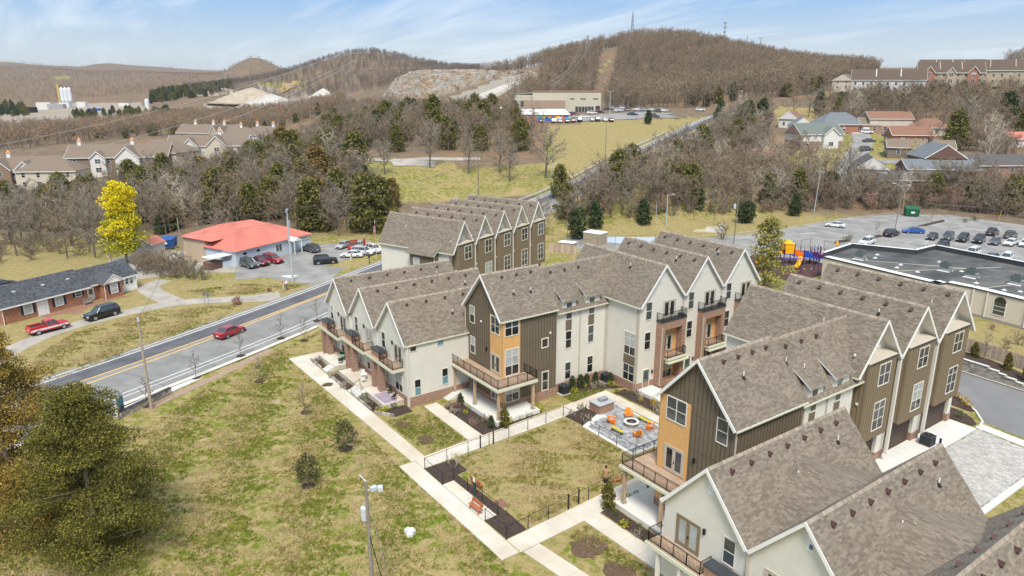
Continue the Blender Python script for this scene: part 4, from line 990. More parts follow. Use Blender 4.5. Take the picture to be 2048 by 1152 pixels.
# low stone edges of the front gardens
for (x0, y0, x1, y1) in ((-82.1,29.86,-76.8,29.86), (-75.3,29.88,-69.8,29.9), (-88.5,29.86,-84.9,29.86), (-69.0,29.95,-66.9,31.4)):
    n = max(3, int(math.hypot(x1-x0,y1-y0)/.5)); a = math.atan2(y1-y0, x1-x0); mb = MB()
    for i in range(n): t = (i+.5)/n; mb.obox((x0+(x1-x0)*t, y0+(y1-y0)*t, .16+.08*(i % 2)*0), (.24, .09, .16), a)
    t_ = mb.build('garden_edging', stone_block, kind='structure')
# paved terraces in front of the garden homes
def front_terrace(x0, x1, y0, y1, steps_x):
    MB().box(x0, x1, y0, y1, 0, .6).build('terrace_slab', concrete, kind='structure')
    mb = MB()
    for k in range(3): mb.box(steps_x, steps_x+1.3, 29.9+.35*k, y0+.02, 0.0 if k == 0 else .15*k, .15*(k+1))
    mb.build('garden_steps', concrete_pale, kind='structure')
front_terrace(-88.3, -83.2, 30.95, 33.35, -84.6); front_terrace(-81.6, -75.2, 30.95, 33.6, -76.4); front_terrace(-75.0, -69.2, 31.2, 33.75, -75.4+.3)
sheet('patterned_rug', [(-72.4,31.4),(-69.4,31.4),(-69.4,33.0),(-72.4,33.0)], mat('rug', (.33,.27,.34), .95, .45, 9.0), .606)
cubeobj('door_mat', None, mat('teal_mat', (.03,.13,.14), .95), -74.0, -73.0, 32.6, 33.2, .60, .62); bpy.context.scene.objects['door_mat']['kind'] = 'structure'
# patio of mixed pavers
def paver_field(name, poly, bw, bh, m, z=.045, jit=.25, seed=2, ang=0.0, bed=None):
    p = sheet(name, poly, bed or kerb_dark, .014); rs = random.Random(seed)
    xs = [q[0] for q in poly]; ys = [q[1] for q in poly]; mb = MB(); y = min(ys); r = 0
    while y < max(ys):
        x = min(xs)-(r % 2)*bw*.5
        while x < max(xs):
            w = bw*rs.uniform(1-jit, 1+jit)
            if in_poly(np.array([x+w/2]), np.array([y+bh/2]), poly)[0]: mb.box(x+.008, x+w-.008, y+.008, y+bh-.008, 0.01, z+rs.uniform(-.006,.006))
            x += w
        y += bh; r += 1
    mb.build('paver', m, p, kind='stuff'); return p
sheet('patio_border', [(-57.0,50.3),(-53.0,46.9),(-45.4,46.9),(-45.4,53.85),(-56.45,53.85)], concrete_pale, .03, th=.02)
paver_field('patio', [(-56.2,50.9),(-53.4,50.6),(-52.85,47.3),(-45.8,47.3),(-45.8,53.6),(-56.2,53.6)], .42, .30, paver_m)
# grill counter
gt = thing('grill_island', 'brick grill counter with a pale stone top and built in barbecue at the patio corner', 'outdoor kitchen', (-54.9, 51.2, 0))
MB().box(-55.75,-54.05,50.2,52.4,0,1.05).build('brick_base', brick, gt)
MB().box(-55.85,-53.95,50.1,52.5,1.05,1.15).build('counter', mat('counter', (.42,.43,.44), .4, .08), gt)
g = MB(); pr = [(-.32,0),(.32,0),(.32,.18),(.18,.36),(-.12,.42),(-.32,.25)]
g.loft([[(-54.9+a, yy, 1.15+b) for a, b in pr] for yy in (50.9, 51.95)])
gl = g.build('barbecue', grey_metal, gt); MB().bar((-54.5,51.0,1.45),(-54.5,51.85,1.45),.025).build('handle', dark_metal, gl)
# fire pit
ft = thing('fire_pit', 'round stone fire pit with dark bowl amid orange chairs', 'fire pit', (-50.2, 51.35, 0))
mb = MB()
for r_ in range(3):
    for i in range(18):
        a = 2*math.pi*(i+.5*(r_ % 2))/18; mb.obox((-50.2+.62*math.cos(a)*1.0, 51.35+.62*math.sin(a), .08+.155*r_), (.15, .10, .072), a+math.pi/2)
mb.build('stone_ring', stone_block, ft, kind='stuff')
MB().lathe([(.56,.46),(.84,.46),(.84,.54),(.56,.54),(.56,.46)], (-50.2,51.35,0), 28, cap=False).build('capstone', concrete_pale, ft)
MB().lathe([(.56,.50),(.30,.30),(0.01,.28)], (-50.2,51.35,0), 20, cap=False).build('fire_bowl', rubber, ft)
lg = MB()
for a in (0.3, 1.4, 2.5): lg.bar((-50.2-.3*math.cos(a),51.35-.3*math.sin(a),.34),(-50.2+.3*math.cos(a),51.35+.3*math.sin(a),.42),.05)
lg.build('log', bark, ft)
# adirondack chairs
def adirondack():
    t = thing('adirondack_chair', 'orange slatted garden chair', 'chair', (0,0,0), group='orange chairs round the fire pit')
    for i in range(5): MB().add([(-.27+.11*i,-.28,.36),(-.18+.11*i,-.28,.36),(-.18+.11*i,.24,.26),(-.27+.11*i,.24,.26),(-.27+.11*i,-.28,.385),(-.18+.11*i,-.28,.385),(-.18+.11*i,.24,.285),(-.27+.11*i,.24,.285)],[(0,3,2,1),(4,5,6,7),(0,1,5,4),(1,2,6,5),(2,3,7,6),(3,0,4,7)]).build('seat_slat', orange_paint, t)
    for i in range(5):
        h = (.86,.95,1.0,.95,.86)[i]; x = -.28+.115*i
        MB().add([(x,.20,.27),(x+.10,.20,.27),(x+.112,.48,h),(x-.012,.48,h),(x,.225,.26),(x+.10,.225,.26),(x+.112,.505,h),(x-.012,.505,h)],[(0,1,2,3),(7,6,5,4),(0,4,5,1),(1,5,6,2),(2,6,7,3),(3,7,4,0)]).build('back_slat', orange_paint, t)
    for s in (-1, 1):
        MB().box(s*.37-.07, s*.37+.07, -.36, .38, .55, .58).build('armrest', orange_paint, t)
        MB().box(s*.34-.03, s*.34+.03, -.34, -.24, 0, .55).build('leg', orange_paint, t)
        MB().add([(s*.31-.02,-.25,.38),(s*.31-.02,.50,.0),(s*.31-.02,.40,.0),(s*.31-.02,-.28,.28),(s*.31+.02,-.25,.38),(s*.31+.02,.50,.0),(s*.31+.02,.40,.0),(s*.31+.02,-.28,.28)],[(0,1,2,3),(7,6,5,4),(0,4,5,1),(1,5,6,2),(2,6,7,3),(3,7,4,0)]).build('leg', orange_paint, t)
    return t
ch = adirondack()
CH = [((-51.75,49.95), 'orange garden chair by the yellow bench nearest the dog run'), ((-51.6,52.3), 'orange garden chair on the grill side of the fire pit, seen from its front'), ((-48.35,52.25), 'orange garden chair at the end of the far yellow bench'), ((-47.85,49.95), 'orange garden chair with its back to the railed deck')]
for i, ((x, y), lb) in enumerate(CH):
    c = ch if i == 0 else copy_tree(ch); c.location = (x, y, .05); a = math.atan2(51.35-y, -50.2-x); c.rotation_euler = (0, 0, a+math.pi/2); c['label'] = lb; c.scale = (1.08,1.08,1.08)
def slat_bench(x, y, rot, lb):
    t = thing('bench', lb, 'bench', (x,y,.05), rot, group='yellow benches by the fire pit'); BASE[t.name] = (0,0,0)
    for i in range(3): MB().box(-.85,.85,-.2+.135*i,-.08+.135*i,.40,.45).build('seat_slat', yellow_green, t)
    for s in (-1,1):
        MB().box(s*.65-.05,s*.65+.05,-.17,-.11,0,.40).build('leg', dark_metal, t); MB().box(s*.65-.05,s*.65+.05,.11,.17,0,.40).build('leg', dark_metal, t)
slat_bench(-49.85, 52.95, R(2), 'yellow backless bench on the house side of the fire pit'); slat_bench(-49.8, 48.9, R(2), 'yellow backless bench between fire pit and dog run')
# wooden park benches
def park_bench(x, y, rot, lb):
    t = thing('park_bench', lb, 'bench', (x,y,.04), rot, group='timber benches at the dog run'); BASE[t.name] = (0,0,0)
    MB().box(-.8,.8,-.22,.2,.42,.48).build('seat', bench_wood, t)
    for z in (.62,.80): MB().add([(-.8,.20,z),(.8,.20,z),(.8,.26,z+.14),(-.8,.26,z+.14),(-.8,.24,z),(.8,.24,z),(.8,.30,z+.14),(-.8,.30,z+.14)],[(0,1,2,3),(7,6,5,4),(0,4,5,1),(1,5,6,2),(2,6,7,3),(3,7,4,0)]).build('back_board', bench_wood, t)
    for s in (-1,1):
        mb = MB(); mb.loft([[(s*.62-.05,-.26,0),(s*.62-.05,-.16,0),(s*.62-.05,.30,.95),(s*.62-.05,.20,.95)],[(s*.62+.05,-.26,0),(s*.62+.05,-.16,0),(s*.62+.05,.30,.95),(s*.62+.05,.20,.95)]])
        mb.loft([[(s*.62-.05,.20,0),(s*.62-.05,.30,0),(s*.62-.05,-.12,.42),(s*.62-.05,-.22,.42)],[(s*.62+.05,.20,0),(s*.62+.05,.30,0),(s*.62+.05,-.12,.42),(s*.62+.05,-.22,.42)]]); mb.build('frame', bench_wood, t)
park_bench(-46.35, 28.95, R(3), 'timber park bench on the concrete walk outside the dog run fence'); park_bench(-49.6, 31.15, R(183), 'timber park bench on the grass inside the dog run')
# dog run fence
mesh_wire = mat('mesh_wire', (.015,.015,.017), .5)
def wire_fence(name, label, pts, h=1.25, post=2.6, posts_m=None, mesh=True, grp=None, gates=(), cell=.13, cat='fence'):
    m = posts_m or black_metal; t = thing(name, label, cat, (pts[0][0], pts[0][1], 0), group=grp)
    for si, ((x0,y0),(x1,y1)) in enumerate(zip(pts[:-1], pts[1:])):
        L_ = math.hypot(x1-x0,y1-y0); k = max(1, round(L_/post)); a = math.atan2(y1-y0,x1-x0)
        for i in range(k+(1 if si == len(pts)-2 else 0)):
            u = i/k; x, y = x0+(x1-x0)*u, y0+(y1-y0)*u; z = h1(x, y)
            MB().bar((x,y,z),(x,y,z+h+.06),.033,8).build('post', m, t)
        for i in range(k):
            xa, ya, xb, yb = x0+(x1-x0)*i/k, y0+(y1-y0)*i/k, x0+(x1-x0)*(i+1)/k, y0+(y1-y0)*(i+1)/k
            za, zb = h1(xa,ya), h1(xb,yb); mb = MB(); mb.bar((xa,ya,za+h),(xb,yb,zb+h),.022,6); mb.build('top_rail', m, t)
            if mesh:
                w = MB(); l = L_/k; c = cell*1.5; dx, dy = (xb-xa)/l, (yb-ya)/l; nx, ny = -dy*.004, dx*.004; n = int((l+h)/c)
                def P(s_, z): return (xa+dx*s_, ya+dy*s_, za+(zb-za)*s_/l+z)
                for d in (1, -1):
                    for q in range(n+1):
                        s0 = q*c-h; a0, z0, a1, z1 = s0, .05, s0+h-.05, h
                        if a0 < 0: z0 -= a0; a0 = 0
                        if a1 > l: z1 -= (a1-l); a1 = l
                        if z1-z0 < .02 or a1 <= a0: continue
                        if d < 0: a0, a1 = l-a0, l-a1
                        p, r_ = P(a0,z0), P(a1,z1); e = .0022
                        w.add([(p[0],p[1],p[2]-e),(r_[0],r_[1],r_[2]-e),(r_[0],r_[1],r_[2]+e),(p[0],p[1],p[2]+e)],[(0,1,2,3)])
                w.build('mesh_panel', mesh_wire, t, kind='stuff')
    return t
FP = [(-44.6,30.15),(-44.55,28.8),(-41.5,28.85),(-41.75,32.2),(-41.95,35.0)]
wire_fence('fence', 'black chain link fence along the south path and bench alcove of the dog run', [(-51.65,28.72),(-51.75,30.0),(-44.75,30.2),(-44.6,28.8),(-41.5,28.85),(-41.95,35.7),(-42.25,40.6),(-42.5,47.0)], grp='black dog run fences')
wire_fence('fence', 'black chain link fence between the dog run and the path below the far corner house', [(-51.6,28.68),(-55.0,28.7),(-55.35,33.8),(-55.45,36.4),(-56.1,46.7)], grp='black dog run fences')
wire_fence('fence', 'black chain link fence between the dog run grass and the grey paved patio', [(-56.1,46.7),(-53.1,46.85),(-42.5,47.0)], grp='black dog run fences')
for (x, y) in ((-55.48,35.35), (-55.42,36.9), (-41.98,35.75), (-42.08,37.0)):
    o = MB().box(x-.05,x+.05,y-.05,y+.05,0,1.45).build('gate_post', black_metal); tag(o, {(-55.48,35.35):'black gate post on the north path, nearer the walk',(-55.42,36.9):'black gate post on the north path, nearer the cypress',(-41.98,35.75):'black gate post on the south path, nearer the walk',(-42.08,37.0):'black gate post on the south path, nearer the person'}[(x,y)], 'post', 'gate posts of the dog run')
o = thing('waste_station', 'green dog waste station post with a white sign by the bench alcove', 'waste station', (-48.15,30.0,0))
MB().bar((-48.15,30.0,0),(-48.15,30.0,2.1),.04).build('post', mat('dark_green', (.012,.05,.03), .5), o); MB().box(-48.3,-48.0,29.93,29.97,1.65,2.1).build('sign', white, o); MB().box(-48.3,-48.0,29.9,30.08,1.0,1.5).build('bag_box', MATS['dark_green'], o)
cubeobj('drain_grate', None, mat('rust_plate', (.22,.12,.08), .9), -46.7,-45.4,31.0,31.9, .0, .03); SC.objects['drain_grate']['kind'] = 'structure'
# air conditioners
def condenser(x, y, lb, z=0.0, s=.45):
    t = thing('air_conditioner', lb, 'air conditioner', (x,y,z), group='outdoor air conditioners')
    MB().box(x-s-.12,x+s+.12,y-s-.12,y+s+.12,z,z+.1).build('pad', concrete_pale, t)
    b = MB().box(x-s,x+s,y-s,y+s,z+.1,z+1.15)
    b.build('casing', dark_metal, t)
    f = MB()
    for i in range(9):
        zz = z+.2+.1*i; f.box(x-s-.012,x+s+.012,y-s-.012,y+s+.012,zz,zz+.03)
    f.build('louvre', black_metal, t)
    MB().lathe([(s*.92,1.15),(s*.92,1.2),(s*.80,1.2),(s*.80,1.15)], (x,y,z), 20, cap=False).build('fan_ring', dark_metal, t)
    MB().lathe([(s*.78,1.155),(.01,1.155)], (x,y,z), 16, cap=False).build('fan_grille', rubber, t); MB().lathe([(.14,1.15),(.12,1.22),(.0101,1.23)], (x,y,z), 10).build('fan_hub', dark_metal, t)
condenser(-60.8, 50.6, 'dark air conditioner at the brown corner of the far corner house'); condenser(-60.5, 57.0, 'dark air conditioner tucked in the corner between white walls')
condenser(-29.6, 73.0, 'dark air conditioner between two garage doors on the lane', s=.55)
for j in (0, 1): o = MB().bar((-28.75+.12*j, 73.75,0),(-28.75+.12*j,73.75,.9),.06,8).build('bollard', mat('navy_post', (.02,.025,.08), .4)); tag(o, 'short dark blue bollard beside the lane air conditioner', 'bollard', 'blue bollards by the air conditioner')
# lane and drive
sheet('lane', [(-46,97.5),(-36.2,96.3),(-29.3,95.9),(-10,93.6),(-10,80.5),(-24.3,82.7),(-28.5,83.3),(-31.2,86.5),(-33.5,88.3),(-46,90.5)], alley_asphalt, .012)
slab_quad((-31.3,59.2), (-28.2,59.2), (-28.2,81.0), (-31.3,81.0), 1, 6, concrete_pale, .03, name='garage_apron')
slab_quad((-28.5,81.2), (-10,79.0), (-10,80.4), (-28.5,82.6), 9, 1, concrete_pale, .06, name='lane_kerb')
slab_quad((-21.2,52.0), (-20.6,52.0), (-20.6,79.8), (-21.2,79.8), 1, 8, concrete_pale, .08, name='drive_edge')
paver_field('paved_drive', [(-28.1,50.6),(-21.25,50.6),(-21.25,79.9),(-28.1,81.0)], .36, .24, paver_pale, .035, .2, 5)
lumpy('mulch_bed', [(-31.2,81.2),(-28.9,81.3),(-28.7,82.0),(-29.6,83.2),(-31.5,84.2),(-32.5,84.2)], mulch, .08, .01, 80, 31, chunk=mulch_chip); lumpy('mulch_bed', [(-32.6,85.0),(-30.6,84.9),(-30.3,85.3),(-33.2,88.0),(-34.8,88.0)], mulch, .08, .01, 60, 32, chunk=mulch_chip)
drape_strip('lane_kerb', [(-35.2,88.9),(-32.4,87.5),(-30.2,85.4),(-28.6,83.2),(-28.2,81.5)], (-.12,.12), kerb_con, .12, step=.5)
drape_strip('lane_kerb', [(-46,97.6),(-36.2,96.4),(-29.3,96.0),(-10,93.7)], (-.12,.12), kerb_con, .12, step=2)
# stepped block wall above the lane, with planting and board fence
wt = thing('retaining_wall', 'stepped grey block retaining wall along the lane under a planted bed', 'wall', (-36.5, 96.6, 0))
WLN = [(-46,97.9),(-36.3,96.75),(-33.5,96.55),(-29.5,96.3),(-10,94.0)]
def wl(u):
    d = [0]
    for a, b in zip(WLN[:-1], WLN[1:]): d.append(d[-1]+math.dist(a, b))
    u = max(0, min(u, d[-1]-1e-6))
    for i in range(len(WLN)-1):
        if u <= d[i+1]: t = (u-d[i])/(d[i+1]-d[i]); a, b = WLN[i], WLN[i+1]; return (a[0]+(b[0]-a[0])*t, a[1]+(b[1]-a[1])*t, math.atan2(b[1]-a[1], b[0]-a[0]))
TOT = sum(math.dist(a, b) for a, b in zip(WLN[:-1], WLN[1:]))
def wtop(u):      # stepped top
    if u < 12.4: return 1.6
    k = int((u-12.4)/.95)+1; return max(.2, 1.6-.2*k)
mb = MB(); cap = MB(); u = 0; r = 0
while u < TOT-.5:
    h = wtop(u); n = int(round(h/.2))
    for j in range(n):
        x, y, a = wl(u+.2+(.2 if j % 2 else 0)); mb.obox((x, y+rnd.uniform(-.012,.012), .1+.2*j), (.192, .14, .094), a)
    x, y, a = wl(u+.2); cap.obox((x, y-.02, n*.2+.04), (.2, .19, .04), a); u += .4
mb.build('wall_block', stone_block, wt, kind='stuff'); cap.build('cap_stone', concrete_pale, wt, kind='stuff')
bp = [wl(u)[:2] for u in np.linspace(0, TOT-.1, 24)]
mbv = MB(); us = np.linspace(0, TOT-.1, 24)
top = [(x, y+.1, wtop(u)-.05) for (x, y), u in zip(bp, us)]; bk = [(x+.3, y+3.2, max(wtop(u)+.15,1.0)-.3) for (x, y), u in zip(bp, us)]
for i in range(23): mbv.add([top[i], top[i+1], bk[i+1], bk[i]], [(0,1,2,3)])
mbv.build('planting_bank', mulch, kind='structure')
def board_fence(label, pts, h=1.8, grp=None, zf=None):
    t = thing('timber_fence', label, 'fence', (pts[0][0], pts[0][1], 0), group=grp); mb = MB()
    for (x0,y0),(x1,y1) in zip(pts[:-1], pts[1:]):
        L_ = math.hypot(x1-x0,y1-y0); a = math.atan2(y1-y0,x1-x0); n = int(L_/.15)
        for i in range(n):
            u = (i+.5)/n; x, y = x0+(x1-x0)*u, y0+(y1-y0)*u; z = zf(x, y) if zf else h1(x, y); mb.obox((x, y, z+h/2+rnd.uniform(-.02,.03)), (.068, .012, h/2), a)
        for i in range(int(L_/2.4)+1):
            u = i/max(1, int(L_/2.4)); x, y = x0+(x1-x0)*u, y0+(y1-y0)*u; z = zf(x, y) if zf else h1(x, y)
            MB().obox((x-math.sin(a)*.08, y+math.cos(a)*.08, z+h/2), (.05,.05,h/2), a).build('post', fence_wood, t)
    mb.build('fence_board', fence_wood, t, kind='stuff'); return t
board_fence('tan board fence behind the planted bank above the lane', [(-47,101.4),(-37.8,100.3),(-31.3,99.6),(-10,97.2)], 1.8, 'timber board fences', lambda x, y: max(.7, 1.5-max(0, x+34)*.05))
board_fence('weathered board fence behind the far end of the back terrace', [gp(1098,503),gp(1152,510)], 1.9, 'timber board fences')
board_fence('pale board fence behind the white balcony houses by the playground', [(-53.5,83.5),(-45.5,84.5)], 1.9, 'timber board fences')
# soil patches on the lawn
soil = mat('bare_soil', (.13,.085,.055), 1, .4, 3, .9, 12, detail=8)
for i, (px, py, r_) in enumerate(((852,880,.85),(1178,1095,1.35),(1240,1146,1.2),(806,850,.7),(655,770,.6))):
    x, y = gp(px, py); disc('soil_patch', x, y, r_, soil, .05, 50+i, jit=.25, chips=140)
o = MB().lathe([(.0,.02),(.55,.03),(.6,0)], gp(555,803)+(0,), 18).build('manhole_cover', mat('manhole', (.33,.28,.17), .8)); o['kind'] = 'structure'
x, y = gp(820,1066); rk = thing('boulder', 'pale broken concrete lump lying on the lawn near the utility pole', 'rock', (x,y,0)); mb = MB(); mb.obox((x,y,.16),(.42,.26,.16),.4).obox((x+.35,y-.2,.12),(.25,.2,.12),1.1).obox((x-.2,y+.25,.1),(.2,.15,.1),2); mb.build('stone', concrete_pale, rk)
# ---------------------------------------------------------------- poles and wires
def pole(label, px, py, h, m=None, arms=0, xf=False, lamp=None, lean=0, grp=None, r=.15, z=None, name='utility_pole', cat='utility pole', rot=None):
    if z is None and py < 470: x, y, z = tp(px, py)
    else: x, y = gp(px, py, z or 0); z = z or h1(x, y)
    t = thing(name, label, cat, (x,y,z), 0 if rot is None else rot, group=grp); BASE[t.name] = (0,0,0)
    m = m or post_grey
    MB().bar((0,0,-.2),(lean,0,h),r,10,r*.62).build('pole_shaft', m, t)
    for k in range(arms):
        zz = h-.35-1.0*k; a = MB().obox((lean,0,zz),(1.25,.055,.07)).build('cross_arm', m, t)
        for s in (-1.1,-.4,.4,1.1): MB().lathe([(.05,0),(.07,.1),(.04,.2)], (lean+s,0,zz+.07), 8).build('insulator', grey_metal, a)
    if xf:
        MB().lathe([(.05,1.05),(.27,1.0),(.29,.9),(.29,.1),(.25,0)][::-1], (-.48,0,h-3.2), 14).build('transformer', grey_light, t)
        MB().bar((-.48,0,h-2.2),(-.40,0,h-1.85),.05).build('bushing', grey_light, t)
    if lamp:
        for s in ([1] if lamp == 1 else [-1,1]):
            a = MB().bar((0,0,h-.4),(s*1.5,0,h+.15),.04).build('lamp_arm', grey_light, t); MB().obox((s*1.8,0,h+.15),(.36,.14,.08)).build('lamp_head', grey_light, t)
    return t
post_grey = mat('pole_wood', (.25,.225,.19), .95, .25, 4); grey_light = mat('pale_grey_metal', (.52,.55,.58), .45, .05); post_green = mat('treated_pole', (.21,.205,.13), .95, .2, 4); steel = mat('steel_pole', (.42,.47,.50), .45, .05)
x, y = -40.07, 16.49
pt_ = pole('weathered utility pole with white transformer and floodlight on the near lawn', 748, 1225, 10.4, xf=True, r=.17, z=0)
a = MB().bar((0,0,9.7),(.55,.45,10.0),.035).build('lamp_arm', grey_light, pt_)
for s in (-1,1): MB().obox((.62+.12*s,.5+.18*s,10.02),(.16,.2,.14),.7+s*.5).build('flood_lamp', grey_light, a)
MB().bar((0,0,10.4),(-.5,-.2,10.75),.04).build('bracket', grey_light, pt_); MB().path([(.05,0,9.6),(.6,.5,5.5),(1.2,1.1,.1)], .022,5).build('guy_wire', grey_metal, pt_); MB().path([(-.4,0,7.2),(-.1,.05,6.4),(.15,0,6.2),(.5,.5,3.0),(1.5,1.3,.1)], .03,5).build('service_cable', rubber, pt_)
PL = pole('bare wooden pole by the street in front of the pickup truck', 303, 818, 11.0, mat('tan_pole', (.40,.33,.26), .95, .2, 4), lean=0, r=.17)  # lighter tan wood than the other poles
MB().obox((.1,0,10.7),(.16,.1,.2)).build('pole_top_bracket', grey_light, PL)
PS = pole('pale steel utility pole with cross arm beside the red roofed building', 586, 563, 13.6, steel, arms=1, xf=True, r=.2, rot=R(-30))
PW = pole('leaning wooden pole left of the red roofed building', 369, 527, 9.2, post_grey, lean=-1.6, rot=0)
PR = pole('greenish utility pole with grey transformer rising behind the balcony houses', 1467, 487, 11.1, post_green, xf=True, lean=.4)
PQ = pole('tall pale lamp pole standing in the car park verge by the woods', 1628, 425, 11.8, steel, arms=1, r=.13, lean=.5)
PT = pole('twin headed wooden lamp pole in the car park', 1789, 462, 11.4, post_grey, lamp=2, lean=.5, r=.14, name='lamp_post', cat='lamp post')
for (px, py, h, lb, kw) in ((957,396,13,'greenish utility pole with two cross arms below the tree lawn',dict(arms=2,m=post_green)), (1103,392,9,'pale street lamp by the bend of the hill road',dict(lamp=1,m=steel,name='street_lamp',cat='street lamp')),
    (1210,330,12,'tall bare utility pole on the grassy bank',dict(m=post_grey)), (1352,240,15,'utility pole with cross arms at the top of the hill road',dict(arms=2,m=post_green)), (1219,235,11,'twin lamp post in the hilltop car park',dict(lamp=2,m=steel,name='lamp_post',cat='lamp post')),
    (1037,222,13,'wooden pole with transformer by the long low building',dict(arms=1,xf=True)), (1456,216,13,'distant utility pole at the crest of the hill road, nearest the roof',dict(arms=1,m=post_green)), (1546,196,11,'distant utility pole in front of the wooded hill',dict(arms=1)),
    (1332,452,8,'slim pale lamp post beside the ball court',dict(lamp=1,m=steel,name='street_lamp',cat='street lamp')), (1311,452,6,'short lamp with a round white head by the ball court',dict(m=steel,r=.08)),
    (1980,410,11,'bare pole in the thicket behind the car park',dict(m=post_grey)), (2000,290,8,'slim lamp pole among the far right houses',dict(lamp=1,m=steel)), (1477,520,6,'white vent post beside the greenish pole',dict(m=grey_light,r=.07))):
    pole(lb, px, py, h, **kw)
wire_m = mat('wire', (.12,.115,.11), .6)
def wire(label, p, q, sag=1.0, r=.02, m=None, grp='overhead wires', n=14):
    p = Vector(p); q = Vector(q); pts = []
    for i in range(n+1): u = i/n; v = p.lerp(q, u); v.z -= sag*4*u*(1-u); pts.append(v)
    o = MB().path(pts, r, 4).build('overhead_wire', m or wire_m); tag(o, label, 'wire', grp)
def top(t, h, dx=0): return Vector((t.location.x+dx, t.location.y, t.location.z+h))
for i, (h, dx) in enumerate(((13.3,-1.0),(13.3,.9),(11.2,0))):
    d = top(PS, h, dx); lf = Vector((-150, -38, 13.5-2*(i == 2)))
    wire('thin wire along the street passing over the dark roofed house', d, lf, 2.0, .024); rt = Vector((-176, 118, 15-2*(i == 2)))
    wire('thin wire from the steel pole towards the hill road', d, rt, 1.6, .024)
wire('thin wire from the bare street pole to the leaning pole', top(PL,10.8), top(PW,8.8), 1.5, .022); wire('thin wire from the steel pole down to the red roofed building', top(PS,9.5), (-150.5,52,4.3), .5, .018)
wire('thin wire from the greenish pole over the playground', top(PR,10.6), top(PQ,8.0), 1.5, .02); wire('lower thin wire from the greenish pole across the lane', top(PR,7.0), (-20,150,7), 1.5, .02); wire('thin wire from the greenish pole to the woods', top(PR,10.2), (-190,120,11), 2.0, .02)
wire('thin wire from the near lawn pole to the ground', top(pt_,9.8), (-110,40,9.0), 2.5, .012)
# ---------------------------------------------------------------- vehicles
tyre = mat('tyre', (.02,.02,.021), .9); rim = mat('wheel_rim', (.42,.43,.44), .3, .05, metal=.6); head_l = mat('headlamp', (.75,.77,.78), .1, .02, spec=.8); tail_l = mat('tail_lamp', (.35,.012,.012), .2, .02); plate_m = mat('number_plate', (.6,.6,.58), .5)
car_glass = mat('car_glass', (.045,.052,.06), .04, .1, spec=1.0); trim_black = mat('black_trim', (.02,.02,.022), .6)
def paint(name, c): return mat('paint_'+name, c, .28, .03, coat=.7, spec=.5)
PAINT = dict(white=paint('white',(.72,.73,.74)), black=paint('black',(.012,.012,.014)), grey=paint('grey',(.075,.08,.085)), silver=paint('silver',(.42,.43,.41)), red=paint('red',(.30,.012,.02)), maroon=paint('maroon',(.13,.012,.02)), blue=paint('blue',(.025,.09,.36)), navy=paint('navy',(.018,.028,.06)), orange=paint('orange',(.45,.05,.02)), sand=paint('sand',(.46,.44,.38)), bright=paint('bright_red',(.55,.012,.02)), azure=paint('azure',(.03,.16,.42)))
CARS = {
 'sedan': dict(L=4.8, W=1.84, st=[(-2.4,.30,.80,.80),(-2.3,.22,.98,.86),(-1.6,.2,1.0,.92),(-.6,.2,.96,.92),(.7,.2,.95,.92),(1.3,.2,.90,.91),(2.1,.22,.76,.86),(2.38,.30,.62,.74)], cab=(-1.85,1.05,-1.05,.25,.97,1.44), wb=(-1.38,1.42), wr=.34),
 'suv': dict(L=4.9, W=1.94, st=[(-2.42,.38,.95,.84),(-2.35,.28,1.14,.92),(-1.6,.26,1.14,.97),(-.6,.26,1.12,.97),(.8,.26,1.10,.97),(1.4,.26,1.08,.95),(2.2,.28,.98,.92),(2.45,.36,.78,.82)], cab=(-2.38,1.12,-2.05,.42,1.12,1.76), wb=(-1.42,1.48), wr=.39),
 'pickup': dict(L=5.5, W=1.95, st=[(-2.7,.45,1.05,.92),(-2.6,.40,1.12,.95),(-1.8,.36,1.12,.96),(-.5,.36,1.12,.96),(.9,.36,1.12,.96),(1.5,.36,1.12,.95),(2.5,.38,1.04,.93),(2.75,.45,.86,.84)], cab=(-.55,1.30,-.35,.70,1.12,1.80), wb=(-1.72,1.75), wr=.40, bed=(-2.55,-.62)),
 'hatch': dict(L=4.3, W=1.78, st=[(-2.1,.32,.85,.78),(-2.02,.22,1.02,.85),(-1.4,.2,1.02,.89),(-.5,.2,.99,.89),(.7,.2,.97,.89),(1.25,.2,.93,.88),(1.9,.22,.82,.84),(2.12,.30,.66,.72)], cab=(-2.02,1.15,-1.55,.3,.98,1.50), wb=(-1.25,1.3), wr=.33)}
